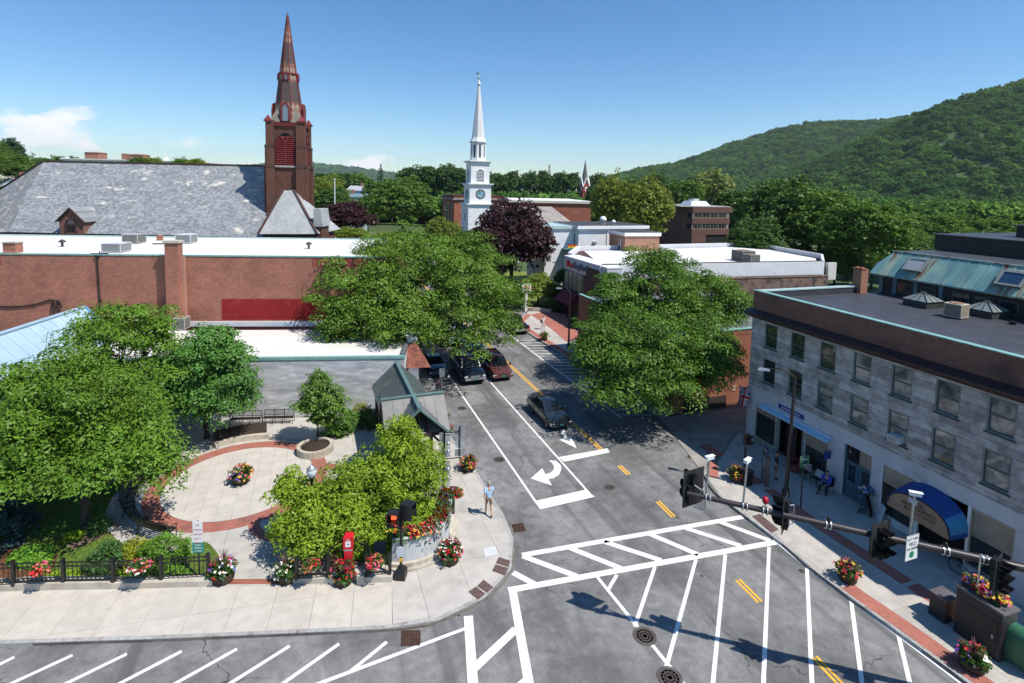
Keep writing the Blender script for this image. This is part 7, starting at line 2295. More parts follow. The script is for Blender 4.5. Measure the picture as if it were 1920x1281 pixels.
for px,w,ya,nm in((171,1.6,285,'brick_turret'),(252,1.5,287,'brick_turret'),(230,.6,286,'chimney'),(121,.55,295,'white_stub')):
 x=float(AT(px,300,132)[0]-o[0])
 mt=BRICK_RED if nm!='white_stub' else CLAP_S
 pt2=MB().box(x-w,x+w,2,2+2*w,zt2(300),zt2(ya)).build(nm,mt,tb)
 if nm=='brick_turret':
  MB().add([(x-w-.2,1.8,zt2(ya)),(x+w+.2,1.8,zt2(ya)),(x+w+.2,2.2+2*w,zt2(ya)),(x-w-.2,2.2+2*w,zt2(ya)),(x,2+w,zt2(ya)+.45)],[(0,1,4),(1,2,4),(2,3,4),(3,0,4)]).build('turret_cap',CONC_WALL,pt2)
  m=MB()
  for k in range(4):
   m.tube((x-w+.5*k+.3,2.5,zt2(ya)),(x-w+.5*k+.3,2.5,zt2(ya)+1.2+.5*(k%2)),.04,.04,4)
  m.build('aerials',WHITE,pt2)
m=MB();x=float(AT(303,300,132)[0]-o[0]);m.add([(x-.9,2,zt2(302)),(x+.9,2,zt2(302)),(x+.9,3.8,zt2(302)),(x-.9,3.8,zt2(302)),(x,2.9,zt2(290))],[(0,1,4),(1,2,4),(2,3,4),(3,0,4)]);m.tube((x,2.9,zt2(291)),(x,2.9,zt2(284)),.06,.03,5);m.build('white_cupola',CLAP_S,tb)
p=AT(628,405,105)
fp=thing('flagpole','slim white flagpole rising above the purple leaved tree','flagpole',(float(p[0]),105,0))
MB().tube((0,0,0),(0,0,float(AT(627,338,105)[2])),.14,.09,8).lathe([(.05,float(AT(627,338,105)[2])),(.2,float(AT(627,338,105)[2])+.15),(.05,float(AT(627,338,105)[2])+.35)],8).build('pole',CLAP_S,fp)
LAWN2=M('church_lawn',(.17,.20,.035),(.12,.165,.03),.5,.95,0,.4,8,'world')
structure('church_lawn',MB().prism([(-4,79),(7,76),(9.5,84),(14,98),(2,108),(-9,103)],-.06,.03,bottom=False),LAWN2)
structure('church_path',MB().prism([(2.5,98),(10.5,93.5),(10.9,94.6),(3,99.3)],.0,.045,bottom=False),CONC_R)
structure('garden_bed',MB().prism([(2.0,73.2),(6.5,72.5),(7.0,75.5),(1.5,76.5)],-.02,.14,bottom=False),MULCH)
wl_=thing('low_stone_wall','low curved stone wall behind the brick terrace by the bank','wall',(0,0,0))
for i,(a,b)in enumerate(zip([(1.6,73.0),(3.0,72.3),(4.4,72.2),(5.6,71.6)][:-1],[(1.6,73.0),(3.0,72.3),(4.4,72.2),(5.6,71.6)][1:])):
 MB().bar((a[0],a[1],.35),(b[0],b[1],.35),.35,.5).build('wall_block',CONC_WALL,wl_)
#  VEGETATION
L_LOCUST=M_leaf('locust_leaves',(.100,.195,.024),.18,.42)
L_LOCUST2=M_leaf('street_locust_leaves',(.094,.172,.026),.18,.42)
L_RIGHT=M_leaf('dark_street_leaves',(.082,.165,.026),.18,.42)
L_MAPLE=M_leaf('maple_leaves',(.085,.205,.045),.2,.38)
L_YELLOW=M_leaf('yellow_green_leaves',(.190,.290,.026),.22,.40)
L_YOUNG=M_leaf('young_tree_leaves',(0.125,0.224,0.046),.3,.32)
L_SPRUCE=M_leaf('blue_spruce_needles',(0.046,0.086,0.099),.1,.3)
L_PURPLE=M_leaf('purple_maple_leaves',(0.046,0.020,0.025),.16,.42,(.085,.036,.042))
L_LIME=M_leaf('lime_shrub_leaves',(0.264,0.396,0.033),.3,.3)
L_BOX=M_leaf('box_leaves',(0.132,0.264,0.033),.25,.3)
L_DARKSH=M_leaf('dark_shrub_leaves',(0.066,0.145,0.046),.2,.3)
L_COVER=M_leaf('ground_cover_leaves',(0.145,0.317,0.040),.28,.35)
#  park trees
Yb=24.3
make_tree('locust_tree','spreading honey locust on the park lawn behind the black fence',(-20.25,24.32,SW),[px_lobe(150,765,105,75,25.0),px_lobe(75,815,80,65,24.0),px_lobe(228,825,88,56,25.0),px_lobe(170,862,95,36,23.6),px_lobe(50,880,70,40,23.2),px_lobe(120,705,58,42,26.0),px_lobe(285,870,55,38,24.5)],L_LOCUST,101,.17,clump=.86,nper=130,L=.18,W=.085,dens=.85,flat=.5,tilt=.42,upness=.5,droop=.15,limbs=30)
make_tree('locust_tree','tall honey locust rising against the blue roof and brick wall',(-25.6,33.2,SW),[px_lobe(232,640,88,62,33.0),px_lobe(195,610,50,44,33.5),px_lobe(285,625,40,48,33),px_lobe(235,740,100,60,31.5),px_lobe(165,720,55,55,30.5)],L_LOCUST,102,.20,clump=.90,nper=130,L=.19,W=.09,dens=.85,flat=.5,tilt=.42,upness=.5,droop=.15,limbs=24)
make_tree('maple_tree','round bright green maple in the low curved planter before the grey wall',(-19.86,33.9,SW),[px_lobe(400,690,62,62,34),px_lobe(420,745,58,52,33.6),px_lobe(350,730,58,60,33.2),px_lobe(395,650,42,34,34.2),px_lobe(340,690,40,40,33.5)],L_MAPLE,103,.16,clump=.62,nper=85,L=.16,W=.12,dens=1.05,flat=.65,tilt=.45,upness=.4,droop=.1,limbs=18)
make_tree('locust_tree','low branched honey locust at the shady corner of the lawn by the blue roofed house',(-25.2,26.0,SW),[px_lobe(20,770,75,60,27),px_lobe(-30,850,80,80,26),px_lobe(15,880,60,50,25.5),px_lobe(40,720,48,34,28)],L_LOCUST,104,.16,clump=.86,nper=130,L=.18,W=.085,dens=.85,flat=.5,tilt=.42,upness=.5,droop=.15,limbs=16)
make_tree('young_tree','slim young tree in a round concrete planter on the plaza',(-12.46,33.69,.55),[px_lobe(598,735,30,26,33.6),px_lobe(585,760,30,24,33.5),px_lobe(618,755,30,26,33.6),px_lobe(596,712,16,16,33.7),px_lobe(600,785,20,14,33.5)],L_YOUNG,105,.055,clump=.36,nper=26,L=.17,W=.10,dens=.95,flat=.7,limbs=14,rough=.3)
make_tree('yellow_green_tree','bushy yellow green tree round the globe lamp by the red call post',(-8.9,23.4,SW),[px_lobe(600,958,72,46,23.6),px_lobe(548,915,36,34,24.2),px_lobe(640,975,55,50,23.2),px_lobe(575,985,58,48,23.0),px_lobe(648,905,40,34,24),px_lobe(605,1012,40,24,22.7)],L_YELLOW,106,.10,clump=.52,nper=75,L=.17,W=.075,dens=.95,flat=.55,tilt=.5,upness=.5,droop=.12,limbs=16)
make_tree('yellow_green_tree','pointed yellow green tree between the timber shelter and the park name wall',(-5.3,25.6,SW),[px_lobe(748,885,72,62,25.6),px_lobe(752,820,38,34,26),px_lobe(700,895,48,44,25.2),px_lobe(790,890,42,48,25.4),px_lobe(735,945,70,45,24.8),px_lobe(760,975,55,34,24.3)],L_YELLOW,107,.11,clump=.52,nper=75,L=.17,W=.075,dens=.98,flat=.55,tilt=.5,upness=.5,droop=.12,limbs=18)
def make_conifer(name,label,base,h,rad,mat,seed,tiers=14,group=None,L=.28,W=.06):
 r=np.random.default_rng(seed)
 t=thing(name,label,'tree',base,0,group)
 P,tt=[],[]
 for i in range(tiers):
  f=i/(tiers-1)
  rr=rad*(1-f)**.85+.08
  n_=int(10+26*(1-f))
  for k in range(n_):
   a=r.random()*6.28;q=rr*(.35+.65*r.random()**.6)
   P.append((q*math.cos(a),q*math.sin(a),h*(.06+.94*f)-q*.28+r.normal()*.05*h/tiers))
 P=np.array(P)
 V,ti=leaves(P,rad*.17,26,L,W,r,.5,.3,.8)
 link('crown',quads_mesh('crown',V,ti,mat),t)
 MB().tube((0,0,-.1),(0,0,h*.92),rad*.09,.02,7).build('trunk',BARK,t)
 return t
p=G(-8,1012,SW)
make_conifer('blue_spruce','dark blue spruce at the shady corner of the lawn',(p[0],p[1],SW),3.4,1.7,L_SPRUCE,31)
#  street trees
make_tree('street_tree','huge spreading street tree between the brick building and main street',(-8.75,49.2,SW),[px_lobe(700,545,88,70,46),px_lobe(780,500,105,62,50),px_lobe(870,545,90,75,48),px_lobe(670,610,60,50,43.5),px_lobe(750,595,85,55,44),px_lobe(850,610,85,52,45.5),px_lobe(925,590,55,50,49),px_lobe(715,475,48,36,50),px_lobe(880,480,60,40,53),px_lobe(640,600,30,36,43)],L_LOCUST2,110,.34,clump=1.15,nper=150,L=.23,W=.12,dens=.92,hollow=.55,flat=.55,tilt=.42,upness=.5,droop=.1,limbs=46,trunk_top=4.5,rough=.28)
make_tree('street_tree','leafy street tree drooping over the parking lane beside the stone block',(11.7,40.6,SW),[px_lobe(1170,650,82,70,39.5),px_lobe(1260,680,85,62,38),px_lobe(1200,720,95,34,37),px_lobe(1320,640,62,55,39.5),px_lobe(1120,655,45,45,39.5),px_lobe(1340,690,46,40,38)],L_RIGHT,111,.24,clump=1.0,nper=140,L=.21,W=.11,dens=.95,hollow=.55,flat=.55,tilt=.42,upness=.5,droop=.1,limbs=30,rough=.28)
make_tree('street_tree','taller street tree rising in front of the white bank roof',(9.0,47.5,SW),[px_lobe(1225,545,92,58,47),px_lobe(1160,570,58,52,46),px_lobe(1310,565,78,55,47),px_lobe(1235,495,52,28,48),px_lobe(1365,575,42,46,47),px_lobe(1240,605,95,45,45)],L_RIGHT,112,.26,clump=1.05,nper=140,L=.22,W=.11,dens=.85,hollow=.55,flat=.55,tilt=.42,upness=.5,droop=.1,limbs=30,rough=.28)
#  park shrubs and beds
def at_px(px,py,z=SW+.03):
 p=G(px,py,z);return(float(p[0]),float(p[1]),z)
shrub('shrub','clipped round light green bush behind the black fence by the bench end',at_px(312,1062),(.95,.85,.80),L_BOX,41,.2,30,.09,.05,1.5)
shrub('shrub','dark green bush behind the fence, farther from the bench end',at_px(205,1066),(.85,.75,.62),L_DARKSH,42,.2,26,.12,.06,1.2)
shrub('shrub','yellow green bush between the dark bush and the clipped one',at_px(258,1058),(.75,.7,.62),M_leaf('gold_shrub_leaves',(0.264,0.290,0.026),.28,.35),43,.2,26,.11,.05,1.2)
shrub('shrub','big loose green bush beside the young tree planter',at_px(637,812),(1.15,1.0,1.0),M_leaf('lilac_leaves',(0.112,0.231,0.046),.28,.3),44,.28,26,.18,.09,1.2)
shrub('shrub','low dark shrub under the metal roofed shelter',at_px(690,800),(.9,.7,.7),L_DARKSH,45,.25,20,.16,.08,1.0)
shrub('shrub','flowering yellowish shrub against the grey wall beside the shelter',at_px(678,790),(.7,.6,.75),M_leaf('coral_shrub_leaves',(0.211,0.238,0.040),.28,.4),46,.25,20,.15,.06,.9)
shrub('hosta_plant','spiky light green plant behind the dark stand by the park wall',at_px(708,1046),(.65,.5,.6),L_LIME,47,.22,20,.34,.05,1.1,tilt=1.2)
shrub('shrub','lime green bush behind the arched railing and red post',at_px(650,1052),(.7,.5,.45),L_LIME,48,.2,22,.16,.06,1.0)
shrub('hosta_plant','small bright hosta in the mulch under the lawn locust',at_px(139,1012),(.35,.3,.2),L_LIME,49,.14,14,.16,.06)
shrub('hosta_plant','grassy clump beside the white stone under the lawn locust',at_px(187,998),(.4,.4,.4),L_DARKSH,50,.16,16,.30,.04,1.0,tilt=1.2)
st_=thing('white_stone','small white stone in the mulch bed on the lawn','stone',at_px(205,995),.4)
m=MB();m.lathe([(.12,0),(.20,.06),(.17,.15),(.06,.19)],9);m.build('rock',M('white_rock',(.62,.62,.62),(.5,.5,.5),6,.8),st_)
def cover(label,px,n,mat,seed,h=.22):
 poly=[G2(x,y,SW+.04)for x,y in px]
 r=np.random.default_rng(seed)
 xs=[p[0]for p in poly];ys=[p[1]for p in poly]
 x=r.uniform(min(xs),max(xs),n);y=r.uniform(min(ys),max(ys),n)
 k=in_poly(x,y,poly)
 P=np.stack([x[k],y[k],SW+.06+h*r.random(k.sum())],1)
 V,t=leaves(P,.14,7,.16,.10,r,.5,.1,.5)
 o=link('ground_cover',quads_mesh('ground_cover',V,t,mat))
 tag(o,label,'ground cover',None,'stuff')
cover('bright green leafy ground cover in the bed behind the fence',[(15,1058),(30,1040),(60,1030),(98,1030),(95,1050),(88,1062),(60,1066),(20,1066)],900,L_COVER,61)
cover('variegated low plants in the red mulch along the fence',[(90,1078),(170,1074),(210,1072),(208,1082),(120,1086),(90,1087)],260,L_LIME,62,.15)
cover('leafy plants filling the bed between the bushes and the fence',[(225,1076),(350,1068),(352,1078),(225,1084)],420,L_BOX,63,.2)
cover('leafy plants in the bed behind the park name wall',[(740,1040),(790,1020),(830,980),(838,950),(815,950),(790,985),(740,1015)],1100,L_BOX,64,.9)
#  trees of the town: a few crowns, each tree its own object
def unit_crown(seed,n,L,W,lob=9,flat=.7,sq=1.0):
 r=np.random.default_rng(seed)
 P=[lobe_points((0,0,0),(.78,.78,.8*sq),n//3,r,.55,.2)]
 for i in range(lob):
  d=unit(r.normal(size=3));d[2]=abs(d[2])*.9-.25
  P.append(lobe_points(d*.58*np.array([1,1,sq]),np.array([.46,.46,.42]),(2*n//3)//lob,r,.7,.15))
 P=np.vstack(P)
 V,t=leaves(P,.11,9,L,W,r,flat,.1,.75,np.clip(r.random(len(P)),0,1))
 return V,t
CROWNS=[]
for s in range(4):
 V,t=unit_crown(200+s,900,.115,.075,9+s,.7,(1.0,1.0,1.25,.9)[s])
 CROWNS.append((V,t))
FINE=[]
for s in range(3):
 r9=np.random.default_rng(260+s)
 q=[lobe_points((0,0,0),(.75,.75,.8),520,r9,.6,.2)]
 for i in range(12+s):
  d=unit(r9.normal(size=3));d[2]=abs(d[2])*.9-.3
  q.append(lobe_points(d*.58,np.array([.42,.42,.38]),95,r9,.7,.15))
 q=np.vstack(q)
 FINE.append(leaves(q,.105,16,.062,.042,r9,.6,.1,.5,r9.random(len(q)),.5,1.0))
def pine_crown(seed):
 r=np.random.default_rng(seed)
 P=[]
 for i in range(13):
  f=i/12
  rr=.62*(1-f)**.8+.04
  for k in range(int(8+22*(1-f))):
   a=r.random()*6.28;q=rr*(.3+.7*r.random())
   P.append((q*math.cos(a),q*math.sin(a),-1+2*f-q*.25+r.normal()*.03))
 V,t=leaves(np.array(P),.11,10,.12,.04,r,.45,.2,.6)
 return V,t
PINE=pine_crown(9)
CM={}
def crown_mesh(k,mat):
 if(k,mat.name)not in CM:
  V,t=PINE if k=='pine' else FINE[k-10]if k>=10 else CROWNS[k]
  CM[(k,mat.name)]=quads_mesh('crown',V,t,mat)
 return CM[(k,mat.name)]
TRUNK_ME=MB().tube((0,0,0),(0,0,1),.5,.3,7).mesh('trunk',BARK)
G_DARK=M_leaf('dark_green_leaves',(0.066,0.132,0.032),.22,.34);G_MID=M_leaf('mid_green_leaves',(0.095,0.178,0.034),.25,.34)
G_FAR=M_leaf('far_green_leaves',(0.073,0.139,0.046),.2,.32);G_YEL=M_leaf('linden_leaves',(0.178,0.218,0.040),.25,.42);G_PALE=M_leaf('poplar_leaves',(0.211,0.264,0.106),.25,.4)
G_OLIVE=M_leaf('olive_leaves',(0.172,0.231,0.040),.28,.36);G_PINE=M_leaf('pine_needles',(0.037,0.077,0.034),.08,.3)
tr_i=[0]
def bg_tree(px,py_top,py_bot,rx,Y,mat,label,group=None,k=None,name='tree',ground=0.0,crown_frac=.92):
 """a tree at distance Y whose crown spans the given pixel rows"""
 tr_i[0]+=1
 r=random.Random(tr_i[0]*7)
 top,bot=AT(px,py_top,Y),AT(px,py_bot,Y)
 rad=rx*Y/1000*1.14
 zt_,zb_=float(top[2]),max(float(bot[2]),ground+.5)
 t=thing(name,label,'tree',(float(top[0]),Y,ground),r.random()*6.28,group)
 cz_,hz=(zt_+zb_)/2,(zt_-zb_)/2
 kk=k if k is not None else r.randrange(4)
 if Y<160 and kk!='pine':kk=10+kk%3
 c=link('crown',crown_mesh(kk,mat),t,(0,0,cz_-ground));c.scale=(rad,rad,hz)
 tk=link('trunk',TRUNK_ME,t,(0,0,-.1));tk.scale=(max(.3,rad*.10),max(.3,rad*.10),cz_-ground)
 return t
bg_tree(962,358,540,73,88,L_PURPLE,'big purple leaved maple in front of the white church',k=1)
bg_tree(925,430,545,38,86,L_PURPLE,'lower purple leaved maple leaning from the larger one by the white church',k=0)
bg_tree(645,372,446,52,84,L_PURPLE,'wide purple leaved maple behind the long white roof',k=3)
bg_tree(755,322,432,54,140,G_MID,'large round green tree between the purple maple and the brick hall',k=0)
bg_tree(1150,318,440,37,112,G_YEL,'yellow tinged linden nearer the white church, one of a close pair',k=2)
bg_tree(1212,322,470,50,108,G_YEL,'yellow tinged linden nearer the dark brick office, one of a close pair',k=2)
bg_tree(1470,316,500,78,108,G_DARK,'tall dark tree beside the dark brick office',k=0)
bg_tree(1545,335,500,70,100,G_MID,'broad green tree beyond the white bank roof, next to the tallest one',k=1)
bg_tree(1625,362,510,72,88,G_MID,'green tree beyond the copper mansard roof',k=0)
bg_tree(1420,400,505,48,96,G_DARK,'low dark tree filling the gap behind the bank roof',k=3)
bg_tree(1745,395,455,55,140,G_MID,'green tree at the foot of the near hill above the dark penthouse roof',k=1)
bg_tree(1335,312,400,38,210,G_PALE,'pale silvery tree standing above the dark brick office',k=2)
bg_tree(1285,330,400,36,190,G_MID,'mid green tree between the lindens and the silvery tree',k=0)
bg_tree(1260,340,405,26,170,G_DARK,'small dark tree squeezed behind the lindens',k=1)
bg_tree(1385,350,420,40,170,G_DARK,'dark tree behind the roof of the brick office',k=0)
for i,(px,pt2,pb2,rx)in enumerate(((768,306,365,24),(800,303,370,30),(835,305,365,30),(862,307,368,22),(782,318,372,26),(850,325,375,24))):
 bg_tree(px,pt2,pb2,rx,270,G_FAR,'tall dark tree in the dense clump rising behind the brick hall','trees of the clump behind the brick hall',i%4)
for i,(px,pt2,pb2,rx)in enumerate(((930,318,372,20),(962,314,372,18),(995,318,372,22),(1020,312,372,14),(1050,316,372,20),(1075,318,370,18),(1120,322,372,20),(1100,330,372,16),(945,330,374,20),(1035,326,374,22))):
 bg_tree(px,pt2,pb2,rx,330,G_FAR,'tree in the far row between the white steeple and the red belfry','trees of the far row behind the steeple',i%4)
bg_tree(714,309,350,14,260,G_PINE,'lone dark pine standing out above the far trees',k='pine',name='pine_tree')
bg_tree(692,338,372,12,210,G_PINE,'small dark spruce beside the pale roofed house',k='pine',name='pine_tree')
bg_tree(1030,310,350,9,420,G_PINE,'far pine beside the red belfry',k='pine',name='pine_tree')
for i,(px,pt2,pb2,rx,Y,mt)in enumerate(((615,322,400,34,150,G_OLIVE),(640,318,372,30,290,G_FAR),(672,322,372,30,310,G_MID),(605,318,372,26,260,G_FAR),(705,335,385,24,230,G_MID),(735,330,380,24,240,G_FAR),(690,360,430,30,160,G_MID),(625,345,410,34,140,G_DARK))):
 bg_tree(px,pt2,pb2,rx,Y,mt,['sunlit olive tree close behind the brown church tower','tree on the far rise above the pale house, nearest the church tower','tree on the far rise right above the pale house','dark tree just past the church tower','green tree beside the pale grey house','dark tree between the pine and the large round tree','green tree before the blue grey roofed house','dark green tree beside the flagpole'][i],None,i%4)
for i,(px,pt2,pb2,rx,Y,mt,k)in enumerate(((18,252,330,22,150,G_PINE,3),(-8,262,340,26,140,G_MID,0),(25,282,350,30,128,G_MID,1),(55,288,350,26,150,G_DARK,2),(85,290,340,26,170,G_MID,0),(112,287,335,20,180,G_FAR,1),(140,292,330,18,190,G_FAR,2),(262,291,330,22,120,G_MID,0),(288,291,330,20,120,G_OLIVE,1),(340,293,330,18,120,G_MID,2),(368,294,330,20,120,G_OLIVE,3),(0,345,375,14,118,G_MID,1))):
 bg_tree(px,pt2,pb2,rx,Y,mt,['dark layered pine above the mauve roofed house','green tree cut by the picture edge above the mauve roofed house','round green tree just above the mauve roof','dark rounded tree beyond the end of the slate ridge','tree peeping over the corner of the slate ridge','low far tree beside the white stub chimney','lowest far tree before the first brick turret','tree top over the slate ridge by the brick turrets','sunlit tree top over the slate ridge beside the cupola','tree top over the slate ridge past the cupola','sunlit tree top over the slate ridge nearest the tower','small bush beside the mauve roofed house'][i],None,k)
for i,(px,pt2,pb2,rx,Y,mt)in enumerate(((822,400,480,26,112,G_OLIVE),(848,408,480,24,108,G_OLIVE),(873,428,490,24,100,G_DARK),(800,430,500,30,100,G_PINE),(760,425,480,34,112,G_DARK),(720,430,470,26,100,G_OLIVE),(655,425,452,36,78,G_OLIVE),(908,470,545,26,92,G_MID))):
 bg_tree(px,pt2,pb2,rx,Y,mt,['loose olive green tree before the brick hall windows','olive green tree against the corner of the brick hall','round dark bush tree at the foot of the white steeple','dark blue green tree below the large round one','dark tree shading the yard under the large round tree','sunny low tree behind the end of the white roof','low sunny hedge tree at the edge of the white roof','green tree under the purple maple by the steeple'][i],None,i%4)
for i,(px,pt2,pb2,rx,Y,mt)in enumerate(((1010,508,580,34,76,G_OLIVE),(1058,500,545,18,80,G_DARK),(955,530,590,30,74,G_MID),(1045,530,575,24,77,G_MID),(1085,590,640,16,64,G_DARK),(1040,560,590,18,73,G_DARK))):
 bg_tree(px,pt2,pb2,rx,Y,mt,['light green small tree beside the white bank sign','round dark bush against the bank windows','low green tree behind the parked pickup','small green tree on the church lawn edge by the bank','dark bush at the foot of the bank wall by the terrace','dark evergreen shrub at the back of the brick terrace'][i],None,i%4)
for i,(px,pt2,pb2,rx,Y)in enumerate(((1120,340,400,22,230),(1190,330,380,24,260),(1230,322,372,20,300),(1245,318,372,10,320),(885,330,372,18,300),(910,322,372,16,320),(1310,325,390,26,240),(1430,345,420,40,210),(1600,372,440,44,180),(1680,392,440,40,170),(1800,400,450,45,190),(1860,405,455,45,190),(1915,408,460,45,190),(1980,410,470,45,190),(1700,420,470,34,110),(1660,430,480,36,105))):
 bg_tree(px,pt2,pb2,rx,Y,G_FAR if i<7 else G_MID,'green tree of the belt between the town roofs and the hills','trees of the belt below the hills',i%4)
for i,(px,pt2,pb2,rx,Y)in enumerate(((1570,450,560,46,92),(1640,455,560,46,96),(1705,440,560,48,104),(1770,430,560,50,112),(1840,425,560,55,120),(1910,425,560,55,120),(1500,455,545,46,100),(1440,450,540,40,104),(1980,430,560,55,118))):
 bg_tree(px,pt2,pb2,rx,Y,(G_DARK,G_MID)[i%2],'low bushy tree filling the slope behind the bank and copper roofs','low trees behind the bank and copper roofs',i%4)
#  forest on the hills (nobody could count it)
def M_forest(name,a,b_):
 m,nt,b=new_mat(name)
 nt.nodes.remove(b)
 oi=_n(nt,'ShaderNodeObjectInfo');at=_n(nt,'ShaderNodeAttribute');at.attribute_name='tint'
 ml=_n(nt,'ShaderNodeMath',operation='MULTIPLY_ADD');nt.links.new(at.outputs['Fac'],ml.inputs[0]);ml.inputs[1].default_value=.45
 ps=_noise(nt,_coords(nt,'world',1.0),.011,4,.6)
 sc2=_n(nt,'ShaderNodeMath',operation='MULTIPLY');sc2.inputs[1].default_value=.55;nt.links.new(oi.outputs['Random'],sc2.inputs[0]);nt.links.new(sc2.outputs[0],ml.inputs[2])
 d=_n(nt,'ShaderNodeBsdfDiffuse');nt.links.new(_mix(nt,_ramp(nt,ps,.35,.7),_mix(nt,ml.outputs[0],a,b_),_mix(nt,ml.outputs[0],(.03,.10,.03),(.11,.25,.06))),d.inputs[0])
 t=_n(nt,'ShaderNodeBsdfTranslucent');nt.links.new(_mix(nt,ml.outputs[0],a,b_),t.inputs[0])
 mx=_n(nt,'ShaderNodeMixShader');mx.inputs[0].default_value=.25;nt.links.new(d.outputs[0],mx.inputs[1]);nt.links.new(t.outputs[0],mx.inputs[2])
 nt.links.new(mx.outputs[0],nt.nodes['Material Output'].inputs['Surface'])
 return m
FOR_M=M_forest('forest_leaves',(.045,.125,.028),(.280,.440,.085))
fcol=bpy.data.collections.new('forest_kinds')
for s in range(4):
 V,t=unit_crown(300+s,110,.30,.20,5,.7,(1,1.1,.9,1.2)[s])
 o=bpy.data.objects.new('forest_crown',quads_mesh('forest_crown',V,t,FOR_M));fcol.objects.link(o)
def forest_group():
 ng=bpy.data.node_groups.new('forest','GeometryNodeTree')
 ng.interface.new_socket('Geometry',in_out='INPUT',socket_type='NodeSocketGeometry')
 ng.interface.new_socket('Geometry',in_out='OUTPUT',socket_type='NodeSocketGeometry')
 gi,go=ng.nodes.new('NodeGroupInput'),ng.nodes.new('NodeGroupOutput')
 ip=ng.nodes.new('GeometryNodeInstanceOnPoints');ci=ng.nodes.new('GeometryNodeCollectionInfo')
 ci.inputs['Collection'].default_value=fcol;ci.inputs['Separate Children'].default_value=True;ci.inputs['Reset Children'].default_value=True
 ip.inputs['Pick Instance'].default_value=True
 at=ng.nodes.new('GeometryNodeInputNamedAttribute');at.data_type='FLOAT_VECTOR';at.inputs['Name'].default_value='size'
 rv=ng.nodes.new('FunctionNodeRandomValue');rv.data_type='FLOAT_VECTOR';rv.inputs[1].default_value=(.15,.15,6.28)
 ng.links.new(gi.outputs[0],ip.inputs['Points']);ng.links.new(ci.outputs[0],ip.inputs['Instance'])
 ng.links.new(at.outputs['Attribute'],ip.inputs['Scale']);ng.links.new(rv.outputs[0],ip.inputs['Rotation'])
 ng.links.new(ip.outputs[0],go.inputs[0])
 return ng
FG=forest_group()
def forest(grid,n,rad,name,label,seed,jmax):
 r=np.random.default_rng(seed)
 nx,ny=grid.shape[0]-1,grid.shape[1]-1
 g=grid
 A=np.linalg.norm(np.cross((g[1:,:-1]-g[:-1,:-1])[:,:,:2],(g[:-1,1:]-g[:-1,:-1])[:,:,:2])[...,None],axis=-1)
 A[:,jmax:]=0
 w=(A/A.sum()).ravel()
 idx=r.choice(len(w),n,p=w)
 i,j=idx//ny,idx%ny
 u,v=r.random((n,1)),r.random((n,1))
 P=(g[i,j]*(1-u)+g[i+1,j]*u)*(1-v)+(g[i,j+1]*(1-u)+g[i+1,j+1]*u)*v
 S=rad*(.5+1.0*r.random((n,1))**1.6)*np.array([1,1,1.05])
 P[:,2]+=S[:,2]*.35
 me=bpy.data.meshes.new(name);me.from_pydata([tuple(p)for p in P],[],[])
 a=me.attributes.new('size','FLOAT_VECTOR','POINT');a.data.foreach_set('vector',S.ravel().astype(np.float32))
 o=link(name,me);tag(o,label,'forest',None,'stuff')
 md=o.modifiers.new('forest','NODES');md.node_group=FG
 me.materials.append(FOR_M)
forest(H1,12000,7.6,'hill_forest','dense green forest covering the near steep hill',1,26)
forest(H2,15000,10.5,'hill_forest','forest covering the smooth farther hill',2,26)
forest(H3,3500,26,'hill_forest','wooded blue ridge far behind the church roof',3,18)
def belt(name,label,pxs,Y0,Y1,n,rad,seed):
 r=np.random.default_rng(seed)
 Y=r.uniform(Y0,Y1,n);px=r.uniform(pxs[0],pxs[1],n)
 P=np.stack([(px-960)/1000*Y,Y,np.full(n,rad*.8)],1)
 S=rad*(.7+.6*r.random((n,1)))*np.array([1,1,1.1])
 me=bpy.data.meshes.new(name);me.from_pydata([tuple(p)for p in P],[],[])
 a=me.attributes.new('size','FLOAT_VECTOR','POINT');a.data.foreach_set('vector',S.ravel().astype(np.float32))
 o=link(name,me);tag(o,label,'forest',None,'stuff')
 md=o.modifiers.new('forest','NODES');md.node_group=FG
belt('valley_wood','wooded valley floor beyond the town',(-300,2300),215,620,3800,7.5,8)
#  PARK FURNITURE
def ZAT(px,py,Y):return float(AT(px,py,Y)[2])
def low_wall(label,front,depth,h,name='low_wall',steps=None,mat=CONC_WALL):
 t=thing(name,label,'wall',(front[0][0],front[0][1],0))
 ox,oy=front[0]
 back=offset_line(front,depth)
 for i in range(len(front)-1):
  hh=h if not steps else h+steps[i]
  q=[front[i],front[i+1],back[i+1],back[i]]
  MB().prism([(x-ox,y-oy)for x,y in q],.08,SW+hh).build('wall_block',mat,t)
 return t
WF=[G2(x,y,SW)for x,y in((-330,1117),(-120,1112),(0,1109),(26,1108),(205,1105),(398,1100))]
low_wall('long low stepped concrete wall under the black park fence',WF,.42,.24,steps=[0,.02,0,.05,.0])
WF2=[G2(x,y,SW)for x,y in((549,1095),(622,1094))]
low_wall('short low concrete wall between the park entrance and the red post',WF2,.40,.22)
WF3=[G2(x,y,SW)for x,y in((680,1093),(735,1092))]
low_wall('short low concrete wall between the red post and the park name wall',WF3,.40,.24)
